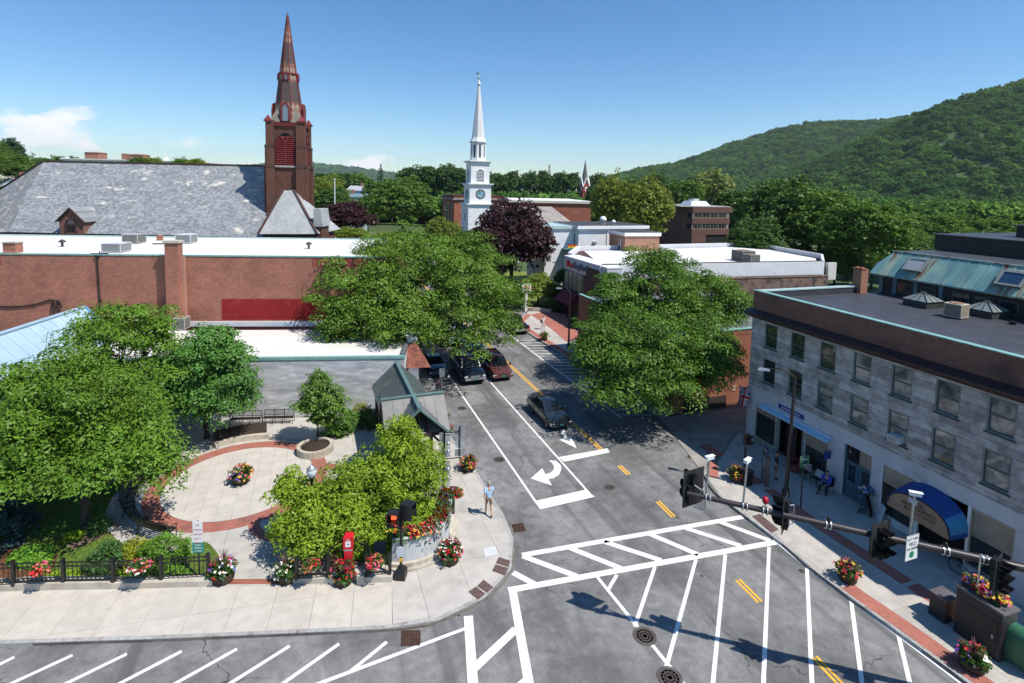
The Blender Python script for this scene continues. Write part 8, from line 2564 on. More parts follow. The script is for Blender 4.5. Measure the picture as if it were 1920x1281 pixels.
def iron_fence(label,posts,z0,h,start=None):
 o=posts[0]
 t=thing('iron_fence',label,'fence',(o[0],o[1],z0))
 for i,p in enumerate(posts):
  x,y=p[0]-o[0],p[1]-o[1]
  MB().box(x-.06,x+.06,y-.06,y+.06,-.05,h+.06).box(x-.075,x+.075,y-.075,y+.075,h+.062,h+.10).build('post',BLACKM,t)
 for a,b in zip(posts[:-1],posts[1:]):
  ax,ay,bx,by=a[0]-o[0],a[1]-o[1],b[0]-o[0],b[1]-o[1]
  L=math.dist(a,b)
  for zz in(.12,h-.20,h-.03):
   MB().bar((ax,ay,zz),(bx,by,zz),.04,.045).build('rail',BLACKM,t)
  n=max(3,int(L/.17))
  for k in range(1,n):
   x,y=ax+(bx-ax)*k/n,ay+(by-ay)*k/n
   MB().box(x-.011,x+.011,y-.011,y+.011,.09,h).build('picket',BLACKM,t)
 return t
zf_=SW+.25
fp_=[G2(x,y,zf_)for x,y in((-68,1101),(26,1096),(120,1092.5),(213,1091),(303,1086),(391,1081))]
iron_fence('long black iron picket fence on the low wall along the park lawn',fp_,zf_,.92)
iron_fence('short black iron fence panel left of the red call post',[G2(556,1085,zf_),G2(617,1081,zf_)],zf_,.86)
iron_fence('short black iron fence panel between the red post and the park name wall',[G2(687,1080,zf_),G2(731,1076,zf_)],zf_,.86)
ac=np.array(G2(652,1083,zf_))
t=thing('arched_railing','curved black iron railing arching behind the red call post','railing',(ac[0],ac[1],zf_))
n=15
pts=[(.92*math.cos(math.pi*i/n),.85*math.sin(math.pi*i/n)+.05)for i in range(n+1)]
zarch=lambda i:.86+.28*math.sin(math.pi*i/n)
for i in range(n+1):
 x,y=pts[i]
 MB().box(x-.011,x+.011,y-.011,y+.011,0,zarch(i)).build('picket',BLACKM,t)
for z_,w_ in((lambda i:.10,.04),(lambda i:zarch(i)-.2,.035),(lambda i:zarch(i),.045)):
 m=MB()
 for i in range(n):
  m.bar((*pts[i],z_(i)),(*pts[i+1],z_(i+1)),w_,w_)
 m.build('rail',BLACKM,t)
t=thing('niche_wall','half round low concrete niche hugging the red call post','wall',(ac[0],ac[1],0))
for i in range(10):
 a0,a1=math.pi*i/10,math.pi*(i+1)/10
 q=[(.72*math.cos(a0),.60*math.sin(a0)-.12),(.72*math.cos(a1),.60*math.sin(a1)-.12),(.42*math.cos(a1),.34*math.sin(a1)-.12),(.42*math.cos(a0),.34*math.sin(a0)-.12)]
 MB().prism(q,.08,SW+.40+.08*math.sin((a0+a1)/2)).build('wall_block',CONC_WALL,t)
p=G(654,1087,SW)
hz=ZAT(652,1002,p[1])-SW
t=thing('call_post','bright red emergency call post with a white badge beside the arched railing','call post',(p[0],p[1],SW),R(8))
RED_P=M('red_enamel',(.62,.012,.022),(.56,.01,.02),3,.3)
MB().box(-.16,.16,-.13,.13,0,hz*.68).build('column',RED_P,t)
m=MB();m.box(-.20,.20,-.17,.17,hz*.72,hz*.97);m.build('call_box',RED_P,t)
m=MB();m.add([(-.21,-.18,hz*.97),(.21,-.18,hz*.97),(.21,.18,hz*.97),(-.21,.18,hz*.97),(-.12,-.10,hz*1.02),(.12,-.10,hz*1.02),(.12,.10,hz*1.02),(-.12,.10,hz*1.02)],[(0,1,5,4),(1,2,6,5),(2,3,7,6),(3,0,4,7),(4,5,6,7)]);m.build('cap',RED_P,t)
MB().box(-.17,.17,-.14,.14,hz*.68+.002,hz*.72-.002).build('white_band',WHITE,t)
MB().box(-.11,.11,-.178,-.172,hz*.78,hz*.90).build('badge',WHITE,t)
text('lettering','FIRE',.075,M('badge_blue',(.06,.08,.35),None,3,.5),t,(0,-.180,hz*.84),(R(90),0,0),.002)
text('lettering','FIRE',.085,WHITE,t,(0,-.174,hz*.935),(R(90),0,0),.002)
p=G(712,1062,SW)
t=thing('plaque_stand','dark square plaque on a slim stand behind the fence panel','sign',(p[0],p[1],SW))
h_=ZAT(712,1018,p[1])-SW
MB().tube((0,0,0),(0,0,h_-.3),.03,.03,8).build('stem',BLACKM,t)
m=MB();m.add([(-.26,-.10,h_-.42),(.26,-.10,h_-.42),(.26,.10,h_),(-.26,.10,h_),(-.26,-.07,h_-.45),(.26,-.07,h_-.45),(.26,.13,h_-.03),(-.26,.13,h_-.03)],[(0,1,2,3),(7,6,5,4),(0,4,5,1),(1,5,6,2),(2,6,7,3),(3,7,4,0)]);m.build('plaque',M('slate_plaque',(.035,.045,.06),(.03,.04,.05),3,.35),t)
WPX=[(735,1053),(749,1053.5),(764,1052),(781,1048.5),(798,1043),(812,1037),(826,1028),(834,1019),(840,1008),(844,994),(846,978),(847,964)]
arc_w=resample([G2(x,y,.42)for x,y in WPX],.30)
o=arc_w[0]
nw=thing('park_name_wall','curved pale panelled wall lettered with the park name below massed flowers','wall',(o[0],o[1],0))
loc_=lambda p:(p[0]-o[0],p[1]-o[1])
out1=offset_line(arc_w,-.16);out2=offset_line(arc_w,-.34);inn=offset_line(arc_w,.22)
hw_=.42+1.02
PANEL=M('pale_grey_panel',(.50,.52,.53),(.45,.47,.48),2,.6,stain=(.38,.38,.38),sscale=1.2,slo=.55,shi=.8)
for i in range(len(arc_w)-1):
 a,b=along(arc_w[i],arc_w[i+1],.006),along(arc_w[i],arc_w[i+1],.994)
 MB().prism([loc_(a),loc_(b),loc_(inn[i+1]),loc_(inn[i])],.40,hw_).build('panel',PANEL,nw)
 MB().prism([loc_(out1[i]),loc_(out1[i+1]),loc_(inn[i+1]),loc_(inn[i])],.10,.40).build('plinth_block',CONC_WALL,nw)
 MB().prism([loc_(out2[i]),loc_(out2[i+1]),loc_(out1[i+1]),loc_(out1[i])],.10,.24).build('step_block',CONC_WALL,nw)
 MB().prism([loc_(offset_line(arc_w,-.03)[i]),loc_(offset_line(arc_w,-.03)[i+1]),loc_(inn[i+1]),loc_(inn[i])],hw_+.002,hw_+.05).build('coping',PANEL,nw)
fine=resample(arc_w,.02)
cum=lambda L:fine[min(len(fine)-1,int(L/.02))]
s0=math.dist(arc_w[0],arc_w[1])*0
L0=1.50
for i,c in enumerate('PLINY PARK'):
 L=L0+i*.215
 if c==' ':continue
 p,q=cum(L-.05),cum(L+.05)
 a=math.atan2(q[1]-p[1],q[0]-p[0])
 c0=cum(L)
 text('letter',c,.34,LETTER_K,nw,(c0[0]-o[0]+math.sin(a)*.008,c0[1]-o[1]-math.cos(a)*.008,1.02),(R(90),0,a),.008,xs=.85)
def flower_border(label,path,z,width,height,colors,seed,n,loc0,bl=.055,leafn=26):
 r=np.random.default_rng(seed)
 t=thing('flower_border',label,'flower bed',(loc0[0],loc0[1],0))
 P=np.array(path)
 idx=r.random(len(P)*leafn)*(len(P)-1)
 i=idx.astype(int);f=(idx-i)[:,None]
 C=P[i]*(1-f)+P[np.minimum(i+1,len(P)-1)]*f-np.array(loc0)
 k=len(C)
 off=r.normal(size=(k,2))*width*.5
 pts=np.concatenate([C+off,(z+height*r.random(k)*np.exp(-(off**2).sum(1)/width**2))[:,None]],1)
 V,ti=leaves(pts,.14,9,.13,.07,r,.7,.15,.7)
 link('foliage',quads_mesh('foliage',V,ti,LEAF_POT),t)
 drift=r.random(len(colors)*6)
 for ci,c in enumerate(colors):
  sel=[]
  for b_ in range(5):
   m0=r.random()*(len(P)-1)
   q=np.clip(m0+r.normal(size=n//5)*len(P)*.035,0,len(P)-1.001)
   qi=q.astype(int);ff=(q-qi)[:,None]
   cc=P[qi]*(1-ff)+P[np.minimum(qi+1,len(P)-1)]*ff-np.array(loc0)
   oo=r.normal(size=(len(cc),2))*width*.42+r.normal(size=2)*width*.4
   sel.append(np.concatenate([cc+oo,(z+height*(.65+.5*r.random(len(cc)))*np.exp(-(oo**2).sum(1)/width**2*.6))[:,None]],1))
  B=np.vstack(sel)
  ob=link('flowers',quads_mesh('flowers',blooms_mesh(B,bl,r),np.zeros(len(B)*4),FLOWER[c]),t);ob['kind']='stuff'
 return t
flower_border('long bank of mixed red, yellow and purple flowers spilling over the park name wall',offset_line(arc_w,.30),hw_-.05,.34,.36,['red','yellow','red','coral','purple','pink','white','yellow','red','plum'],71,85,o,.062,34)
cols=['red','purple','coral','pink','yellow','red']
p=G(452,905,SW+.01);barrel_planter((p[0],p[1],SW+.012),'barrel of red and purple flowers alone in the middle of the round plaza',['red','coral','red','purple','pink','yellow'],81,.46,.40,130,None,rim=1.35,mound=.5)
p=G(419,1088,SW);barrel_planter((p[0],p[1],SW+.003),'tub of red and violet flowers ending the black fence at the park entrance',['red','purple','red','white','blue','pink'],82,.45,.38,95,PLUME,rim=1.15,mound=.55)
p=G(538,1088,SW);barrel_planter((p[0],p[1],SW+.003),'tub of white flowers in tree shade at the park entrance',['white','white','white','yellow'],83,.40,.36,90,PLUME,rim=1.2,mound=.5)
p=G(644,1092,SW);barrel_planter((p[0],p[1],SW+.003),'tub of crimson and yellow flowers at the foot of the red call post',['red','pink','yellow','red','plum'],84,.42,.36,70,PLUME,rim=1.2,mound=.6)
p=G(844,1053,SW);barrel_planter((p[0],p[1],SW+.003),'barrel of cream and red flowers on the corner sidewalk under the park name wall',['white','white','red','white','red','pink'],85,.42,.40,110,PLUME,rim=1.3,mound=.5)
p=G(878,881,SW);barrel_planter((p[0],p[1],SW+.003),'barrel of red and yellow flowers at the kerb tip beside the sign frame',['red','yellow','red','pink','purple','red'],86,.42,.36,95,PLUME,rim=1.35,mound=.45)
p=G(1589,1088,SW);barrel_planter((p[0],p[1],SW+.006),'half barrel of yellow and crimson flowers on the kerb brick strip across the street',['yellow','red','yellow','plum','red','coral'],87,.38,.36,80,PLUME,rim=1.35,mound=.42)
p=G(1822,1253,SW);barrel_planter((p[0],p[1],SW+.006),'half barrel with plum grass plumes below the black cabinet and green mail box',['red','pink','red','purple','white','red'],88,.40,.36,70,PLUME,rim=1.2,mound=.42)
p=G(1380,901,SW);barrel_planter((p[0],p[1],SW+.006),'half barrel of yellow and red flowers at the shadow edge by the dark litter bin',['yellow','red','yellow','coral','plum'],89,.38,.36,80,PLUME,rim=1.3,mound=.42)
p=G(1020,638,SW);barrel_planter((p[0],p[1],SW+.006),'distant flower barrel on the brick strip near the walking woman',['red','coral','yellow'],90,.38,.36,40,PLUME,rim=1.4,mound=.5)
def basket(px,py,Y,label,colors,seed,r0=.36,n=70,z=None,cat='flower basket',group='flower baskets hung on the fence'):
 zz=ZAT(px,py,Y)if z is None else z
 p=AT(px,py,Y)
 t=thing('flower_basket',label,cat,(p[0],p[1],zz-.25),rng.random()*6,group)
 MB().lathe([(.06,-.12),(.20,-.02),(.25,.10),(.22,.10)],12).build('liner',M('coir_liner',(.10,.065,.035),(.07,.045,.025),12,.95),t)
 m=MB()
 for k in range(8):
  a=k*math.pi/4
  m.tube((.07*math.cos(a),.07*math.sin(a),-.13),(.26*math.cos(a),.26*math.sin(a),.11),.006,.006,4)
 m.build('wire_frame',BLACKM,t)
 bouquet(t,(r0,r0*.8),.12,.26,colors,seed,n,.05,None,nclump=42)
 return t
yf=lambda px,py:float(G(px,py,zf_)[1])-.22
basket(75,1064,yf(75,1094),'coral flower basket hung on the fence nearest the ground cover bed',['coral','red','coral','pink'],91,.36,70)
basket(260,1058,yf(260,1089),'red and white flower basket hung on the fence before the clipped bush',['red','white','pink','coral','white'],92,.42,95)
basket(583,1056,yf(586,1084),'red flower basket on the short fence panel by the park entrance',['coral','red','coral','pink'],93,.36,70)
basket(703,1050,yf(705,1079),'red flower basket on the short fence panel by the park name wall',['coral','red','pink','coral'],94,.38,80)
cbn=thing('curved_bench','long curved black iron slat bench round the lawn side of the plaza','bench',(PC[0],PC[1],SW))
A0,A1=R(158),R(264)
NS=5
def arcbar(r_,z,w,h,a0,a1,n_,nm,mat=BLACKM,tilt=0.0):
 m=MB()
 for i in range(n_):
  p0,p1=a0+(a1-a0)*i/n_,a0+(a1-a0)*(i+1)/n_
  m.bar((r_*math.cos(p0),r_*math.sin(p0),z),(r_*math.cos(p1),r_*math.sin(p1),z),w,h)
 return m.build(nm,mat,cbn)
for s in range(NS):
 a0,a1=A0+(A1-A0)*s/NS+.008,A0+(A1-A0)*(s+1)/NS-.008
 for k in range(5):
  arcbar(4.95+.095*k,.44,.065,.022,a0,a1,8,'seat_slat')
 for k in range(6):
  arcbar(5.40+.03*k,.52+.075*k,.022,.055,a0,a1,8,'back_slat')
 for a in(a0,a1):
  m=MB();c_,s_=math.cos(a),math.sin(a)
  q=lambda r_,z:(r_*c_,r_*s_,z)
  m.path([q(4.95,0),q(4.97,.44),q(5.36,.44),q(5.46,0)],.022,6)
  m.path([q(5.36,.44),q(5.58,.95),q(5.62,1.0),q(5.66,.97)],.022,6)
  m.path([q(4.97,.44),q(4.93,.66),q(5.0,.70),q(5.45,.70)],.020,6)
  m.build('iron_frame',BLACKM,cbn)
ring(PC,4.72,6.12,60,SW-.02,SW+.0015,CONC_B,R(145),R(276),'bench_pad')
def iron_bench(loc,rot,w,label):
 t=thing('iron_bench',label,'bench',loc,rot,'black benches along the grey wall')
 for k in range(5):
  MB().box(-w/2,w/2,-.40+k*.085,-.335+k*.085,.42,.45).build('seat_slat',BLACKM,t)
 m=MB();m.box(-w/2,w/2,.075,.10,.86,.90);m.box(-w/2,w/2,.055,.08,.50,.54);m.build('back_rail',BLACKM,t)
 nb=int(w/.07)
 m=MB()
 for i in range(1,nb):
  x=-w/2+w*i/nb
  m.bar((x,.065,.52),(x,.09,.88),.012,.012)
 m.build('back_bars',BLACKM,t)
 for x in(-w/2,-w/6,w/6,w/2):
  m=MB();m.path([(x,-.40,0),(x,-.38,.44),(x,.02,.44),(x,.09,.92)],.022,6);m.path([(x,.02,.44),(x,.12,0)],.022,6)
  if abs(x)>w/3:m.path([(x,-.38,.44),(x,-.40,.64),(x,.05,.66)],.018,6)
  m.build('iron_frame',BLACKM,t)
 return t
p=G(525,790,SW);iron_bench((p[0],p[1]-.1,SW),LA,2.0,'black iron bench against the grey wall, nearer the young tree')
p=G(468,792,SW);iron_bench((p[0]-.1,p[1]-.15,SW),LA,2.0,'black iron bench against the grey wall, half hidden by the round maple')
p=G(591,834,.56)
rp=thing('round_planter','round ribbed concrete planter ring holding the young tree','planter',(p[0],p[1],SW))
rr=1.10
PLC=M('planter_concrete',(.50,.45,.37),(.43,.38,.30),2,.9,0,.2,30,stain=(.33,.28,.22),sscale=1.5)
for i in range(24):
 a0,a1=2*math.pi*i/24+.004,2*math.pi*(i+1)/24-.004
 q=[(rr*math.cos(a0),rr*math.sin(a0)),(rr*math.cos(a1),rr*math.sin(a1)),(rr*.80*math.cos(a1),rr*.80*math.sin(a1)),(rr*.80*math.cos(a0),rr*.80*math.sin(a0))]
 MB().prism(q,-.05,.43).build('rim_block',PLC,rp)
MB().lathe([(rr*.79,.0),(rr*.79,.34),(.3,.38)],24).build('soil',SOIL,rp)
lw=thing('curved_planter_wall','low curved concrete seat wall round the maple bed at the plaza edge','wall',(PC[0],PC[1],SW))
for i in range(26):
 a0,a1=R(62)+R(72)*i/26,R(62)+R(72)*(i+1)/26
 q=[(r_*math.cos(a),r_*math.sin(a))for r_,a in((5.0,a0),(5.0,a1),(5.32,a1),(5.32,a0))]
 MB().prism(q,-.05,.30 if i>12 else.16).build('wall_block',PLC,lw)
q=[(r_*math.cos(a),r_*math.sin(a))for r_,a in[(5.34,R(100)+R(32)*k/8)for k in range(9)]+[(7.2,R(130)-R(26)*k/8)for k in range(9)]]
MB().prism(q,-.02,.22,bottom=False).build('soil',SOIL,lw)
p=G(586,1022,SW)
zl=ZAT(587,886,p[1])-SW
t=thing('globe_lamp','black lamp post with a frosted acorn globe rising out of the yellow green tree','lamp post',(p[0],p[1],SW))
MB().lathe([(.20,0),(.20,.25),(.12,.4),(.07,.55),(.055,zl-.45),(.09,zl-.40),(.06,zl-.32),(.14,zl-.27),(.14,zl-.22)],14).build('post',BLACKM,t)
MB().lathe([(.12,zl-.22),(.20,zl-.10),(.235,zl+.05),(.21,zl+.16),(.13,zl+.25),(.05,zl+.30)],18).build('globe',M('frosted_globe',(.55,.62,.66),(.5,.57,.62),2,.25,spec=.6),t)
MB().lathe([(.215,zl+.155),(.225,zl+.18),(.10,zl+.29),(.03,zl+.34),(.015,zl+.42)],14).build('finial_cap',M('silver_cap',(.45,.47,.48),(.4,.42,.43),3,.4,.6),t)
p=G(374,1080,SW+.03)
t=thing('parking_sign','white and green parking rules sign on a black post on the lawn edge','sign',(p[0],p[1],SW+.03),R(4))
zt_,zm_,zb_=ZAT(379,978,p[1])-SW,ZAT(377,1018,p[1])-SW,ZAT(376,1037,p[1])-SW
MB().box(-.03,.03,-.02,.02,-.05,zt_).build('post',BLACKM,t)
MB().box(-.20,.20,-.04,-.025,zm_+.01,zt_).build('white_plate',WHITE,t)
GRN=M('sign_green',(.02,.27,.20),(.018,.25,.18),3,.4)
MB().box(-.23,.23,-.04,-.025,zb_,zm_).build('green_plate',GRN,t)
RT=M('red_lettering',(.60,.08,.10),None,3,.6)
for i,s in enumerate(('NO','PARKING','2AM-6AM','NOV 1','APR 1')):
 text('lettering',s,.10 if i!=1 else.085,RT,t,(0,-.043,zt_-.18-i*.20),(R(90),0,0),.002)
for i,s in enumerate(('PUBLIC','PARKING','IN REAR')):
 text('lettering',s,.085,WHITE,t,(0,-.043,zm_-.11-i*.13),(R(90),0,0),.002)
p=G(752,1083,SW)
t=thing('pedestrian_signal','black pedestrian signal pole showing a red hand at the park corner','traffic signal',(p[0],p[1],SW),R(-4))
zp=lambda y:ZAT(752,y,p[1])-SW
MB().add([(-.22,-.22,0),(.22,-.22,0),(.22,.22,0),(-.22,.22,0),(-.22,-.22,.34),(.22,-.22,.34),(.22,.22,.34),(-.22,.22,.34),(-.10,-.10,.52),(.10,-.10,.52),(.10,.10,.52),(-.10,.10,.52)],[(0,1,5,4),(1,2,6,5),(2,3,7,6),(3,0,4,7),(4,5,9,8),(5,6,10,9),(6,7,11,10),(7,4,8,11),(8,9,10,11)]).build('base',BLACKM,t)
zh=zp(962)
MB().tube((0,0,.45),(0,0,zh+.25),.065,.06,12).build('pole',BLACKM,t)
HAND=M_emit('red_hand_light',(1.0,.10,.03),1.6)
def hood_box(parent,c,w,h,d,nm,ang=0.0):
 o=link(nm,None,parent,c,ang);o.empty_display_size=.1
 MB().box(-w/2,w/2,0,d,-h/2,h/2).build('housing',BLACKM,o)
 m=MB();k=.30
 m.box(-w/2-.012,-w/2,-k,.02,-h/2+.05,h/2+.012);m.box(w/2,w/2+.012,-k,.02,-h/2+.05,h/2+.012);m.box(-w/2,w/2,-k,.02,h/2,h/2+.012)
 m.build('visor',BLACKM,o)
 return o
s1=hood_box(t,(-.30,-.12,zp(966)),.44,.44,.22,'hand_signal')
MB().quad((-.19,-.004,-.19),(.19,-.004,-.19),(.19,-.004,.19),(-.19,-.004,.19)).build('lens',M('dark_red_lens',(.10,.012,.01),None,3,.4),s1)
m=MB();m.box(-.10,.10,-.012,-.006,-.15,.04)
for i in range(4):m.box(-.10+i*.052,-.06+i*.052,-.012,-.006,.04,.14+(.02 if i in(1,2)else 0))
m.box(.10,.15,-.012,-.006,-.08,.0);m.build('hand_symbol',HAND,s1)
s2=hood_box(t,(-.28,-.12,zp(981)),.44,.36,.22,'countdown_signal')
MB().quad((-.19,-.004,-.15),(.19,-.004,-.15),(.19,-.004,.15),(-.19,-.004,.15)).build('lens',M('dark_count_lens',(.07,.03,.03),None,3,.4),s2)
text('digits','0',.26,M_emit('count_red',(1.0,.09,.03),1.5),s2,(.08,-.008,0),(R(90),0,0),.003,xs=.8)
s3=hood_box(t,(.26,.05,zp(953)),.42,.44,.24,'side_signal',R(75))
s4=hood_box(t,(.28,.05,zp(966)),.42,.36,.24,'side_signal',R(75))
MB().box(-.05,.05,-.10,-.066,zp(1041),zp(1023)).box(-.16,.16,-.112,-.100,zp(1041),zp(1023)).build('notice_plate',M('notice_plate',(.60,.64,.68),(.55,.59,.63),3,.5),t)
MB().box(-.05,.10,-.14,-.066,zp(1050),zp(1044)).build('push_button',M('push_button_yellow',(.65,.42,.05),None,3,.5),t)
p=G(833,921,SW)
t=thing('sign_frame','tall pole with a side frame of blank grey sign backs by the shelter','sign',(p[0],p[1],SW),R(8))
zz=lambda y:ZAT(833,y,p[1])-SW
kx=float(p[1])/1000*1.05
MB().tube((0,0,0),(0,0,zz(808)),.045,.04,8).build('pole',BLACKM,t)
SGB=M('aluminium_sign_back',(.36,.37,.38),(.31,.32,.33),3,.5,.3)
fx=28*kx
m=MB();m.bar((0,0,zz(812)),(fx,0,zz(810)),.04,.04);m.bar((0,0,zz(861)),(fx,0,zz(859)),.04,.04);m.bar((fx,0,zz(862)),(fx,0,zz(800)),.05,.05);m.build('side_frame',BLACKM,t)
for y0,y1 in((798,811),(811.5,822),(844,857)):
 MB().box(fx-.28,fx+.28,.03,.04,zz(y1),zz(y0)).build('sign_plate',SGB,t)
MB().tube((fx,.03,zz(833)),(fx,.04,zz(833)),.28,.28,22).build('round_sign_plate',M('pale_round_sign',(.46,.49,.52),None,3,.5,.2),t)
for y0,y1 in((812,826),(827,859),(860,871),(890,922)):
 MB().box(-.30,-.03,.05,.06,zz(y1),zz(y0)).build('sign_plate',SGB,t)
for y0,y1 in((815,838),(839,858),(866,871),(886,912)):
 MB().box(.05,.30,.05,.06,zz(y1),zz(y0)).build('sign_plate',M('light_sign_back',(.44,.46,.50),(.4,.42,.45),3,.5,.2),t)
MB().tube((.10,.05,zz(879)),(.10,.06,zz(879)),.26,.26,20).build('round_sign_plate',SGB,t)
m=MB()
for y in(832,846,880,896):m.lathe([(.045,zz(y)),(.05,zz(y)+.08),(.02,zz(y)+.10)],8,(.20,-.02,0))
m.build('clamps',WHITE,t)
p=G(849,962,SW)
t=thing('basket_post','short black post with a small parking plate at the end of the name wall','post',(p[0],p[1],SW),0)
zq=ZAT(849,922,p[1])-SW
MB().box(-.09,.09,-.09,.09,0,zq).build('post',BLACKM,t)
MB().box(-.16,.16,-.12,-.10,zq+.02,zq+.36).build('plate',M('plum_plate',(.20,.03,.10),None,3,.5),t);text('lettering','P',.22,WHITE,t,(0,-.123,zq+.19),(R(90),0,0),.002)
basket(839,922,float(p[1])+.1,'crimson flower basket beside the small parking plate, left of the post',['red','pink','plum'],96,.30,60,group='flower baskets near the sign frame')
basket(858,921,float(p[1])-.1,'red flower basket beside the small parking plate, on the street side',['red','coral','red'],97,.34,70,group='flower baskets near the sign frame')
basket(835,778,31.8,'flower basket hung on the street side of the shelter, higher one',['red','pink'],98,.28,40,group='flower baskets near the sign frame')
basket(839,800,30.0,'flower basket hung on the street side of the shelter, lower one',['pink','red','coral'],99,.32,50,group='flower baskets near the sign frame')
p=G(812,752,SW)
t=thing('bay_sign','blank backed sign on a pole beside the shelter and the blue parked car','sign',(p[0]+.5,p[1]+1.5,SW),R(10))
zq=ZAT(812,702,p[1])-SW
MB().tube((0,0,0),(0,0,zq),.03,.03,8).build('pole',STEEL,t);MB().box(-.22,.22,-.035,-.03,zq-.75,zq-.02).build('plate',SGB,t)
def meter(px,py,label):
 p=G(px,py,SW)
 t=thing('parking_meter',label,'parking meter',(p[0],p[1],SW),R(110),'parking meters by the shelter')
 MB().tube((0,0,0),(0,0,1.05),.035,.035,8).build('post',DKBROWN,t)
 MB().lathe([(.06,1.05),(.09,1.1),(.10,1.25),(.09,1.34),(.05,1.40)],10).build('head',M('meter_head',(.12,.06,.06),(.09,.05,.05),4,.5),t)
meter(834,768,'dark parking meter at the bay edge near the grey manhole cover');meter(822,742,'dark parking meter nearer the parked blue car')
#  TRAFFIC SIGNAL MAST ACROSS THE STREET
MASTM=M('mast_bronze',(.045,.038,.040),(.035,.03,.032),2,.42,.2)
PA,PB=np.array(G(1288,925,6.03)),np.array(G(1922,1066,5.40))
dirA=(PB-PA)/np.linalg.norm(PB-PA)
PE=PB+dirA*3.2
mast=thing('signal_mast','long dark signal mast arm reaching over the road from the shop sidewalk','traffic signal mast',(float(PE[0]),float(PE[1]),SW))
pe=np.array([PE[0],PE[1],SW])
MB().tube(PE-pe,PA-pe,.15,.085,16).build('arm',MASTM,mast)
MB().tube((0,0,0),(0,0,float(PE[2])-SW+.4),.20,.16,16).lathe([(.36,0),(.36,.12),(.22,.3)],14).build('pole',MASTM,mast)
def on_arm(px):
 """the point of the arm seen at this pixel column"""
 lo_,hi_=-.05,1.0
 for _ in range(40):
  mid_=(lo_+hi_)/2
  q=PA+(PB-PA)*mid_-_O
  x=CAM_CX+CAM_F*(q@_R)/(q@_F)
  if x<px:lo_=mid_
  else:hi_=mid_
 return PA+(PB-PA)*lo_
ALU=M('bright_aluminium',(.62,.63,.64),(.55,.56,.57),4,.3,.7)
for px in(1327,1396,1434,1552,1650,1772,1845):
 q=on_arm(px)-pe
 m=MB()
 for e in(-.07,.07):
  c=q+dirA*e
  m.tube(c-dirA*.018,c+dirA*.018,.150,.150,14)
 m.build('clamp',ALU,mast)
AMB_OFF,GRN_OFF,RED_OFF=M('amber_lens_off',(.10,.06,.01),None,3,.3),M('green_lens_off',(.01,.06,.045),None,3,.3),M('red_lens_off',(.09,.01,.01),None,3,.3)
def signal_head(label,c,face,cells,backplate=None,lens=None,size=.33,bracket=None,name='traffic_signal',group='signal heads on the mast arm',plate_w=None):
 """cells: (x, z) of each lamp in the head's own frame; the lamps look along -y"""
 t=thing(name,label,'traffic signal',tuple(c),face,group)
 s=size
 m=MB()
 for x,z in cells:
  m.box(x-s/2,x+s/2,0,.20,z-s/2+.004,z+s/2-.004)
 m.build('housing',BLACKM,t)
 if backplate:
  x0,x1,z0,z1=backplate
  MB().box(x0,x1,.055,.075,z0,z1).build('backplate',M('black_backplate',(.022,.024,.026),(.03,.032,.034),3,.55),t)
 for i,(x,z)in enumerate(cells):
  m=MB();N=14;r_=s*.46
  v=[]
  for k in range(N+1):
   a=-R(45)+(R(270))*k/N
   v.append((x+r_*math.cos(a),0,z+r_*math.sin(a)))
  L_=.36
  v2=[(p_[0],-L_*(.45+.55*max(0,(p_[2]-z)/r_*.5+.5)),p_[2])for p_ in v]
  m.add(v+v2,[(k,k+1,N+2+k,N+1+k)for k in range(N)]+[(N+1+k,N+2+k,k+1,k)for k in range(N)],0,True)
  m.build('visor',BLACKM,t)
  MB().disc((x,-.012,z),(0,-1,0),s*.42,16).build('lens',(lens[i]if lens else RED_OFF),t)
 if bracket:
  m=MB()
  for p_,q_ in bracket:m.tube(p_,q_,.022,.022,8)
  m.build('bracket',ALU,t)
 return t
S_=.34
five=[(0,.46),(-.17,.11),(.17,.11),(-.17,-.24),(.17,-.24)]
UPST=math.pi+.354
DOWN=.354+0.0
qa=PA+dirA*.12+np.array([-.03,.02,0])
c=AT(1297,917,float(PA[1])+.30)
signal_head('big five lamp signal seen from behind with a broad black backplate at the arm tip',c,UPST+.12,five,(-.50,.50,-.58,.80),[RED_OFF,AMB_OFF,AMB_OFF,GRN_OFF,GRN_OFF],bracket=[((-.14,.42,-.62),(-.14,.42,.18)),((-.14,.42,-.62),(.12,.20,-.55)),((-.14,.42,.10),(.12,.20,.30)),((-.14,.42,.18),(-.14,.25,-.05))])
q=on_arm(1478)
signal_head('three lamp signal with a black backplate near the red beacon',q+np.array([-.08,.22,-.02]),UPST+.55,[(0,.35),(0,0),(0,-.35)],(-.36,.36,-.62,.62),bracket=[((-.22,.30,.30),(-.22,.30,-.40)),((-.22,.30,.30),(0,.20,.34)),((-.22,.30,-.40),(0,.20,-.36))])
q=on_arm(1658)
signal_head('five lamp signal with long hoods and a backplate at the middle of the arm',q+np.array([-.15,-.12,-.20]),-.02+.40,five,(-.46,.46,-.56,.78),[RED_OFF,AMB_OFF,AMB_OFF,GRN_OFF,GRN_OFF],bracket=[((0,.2,.1),(0,.4,.1)),((-.1,.2,.3),(-.1,.4,.3))])
q=on_arm(1872)
signal_head('three lamp signal seen from the side near the black cabinet',q+np.array([-.10,-.20,-.30]),.62,[(0,.36),(0,0),(0,-.36)],(-.34,.34,-.60,.60),bracket=[((-.12,.22,.50),(-.40,.42,.58)),((-.40,.42,.58),(-.40,.42,-.45))])
q=on_arm(1706)
t=thing('yield_sign','white left turn yield on green sign with a green dot on the mast arm','sign',tuple(q+np.array([-.10,-.22,.02])),R(20))
MB().box(-.30,.30,-.012,0,-.46,.40).build('plate',WHITE,t)
m=MB()
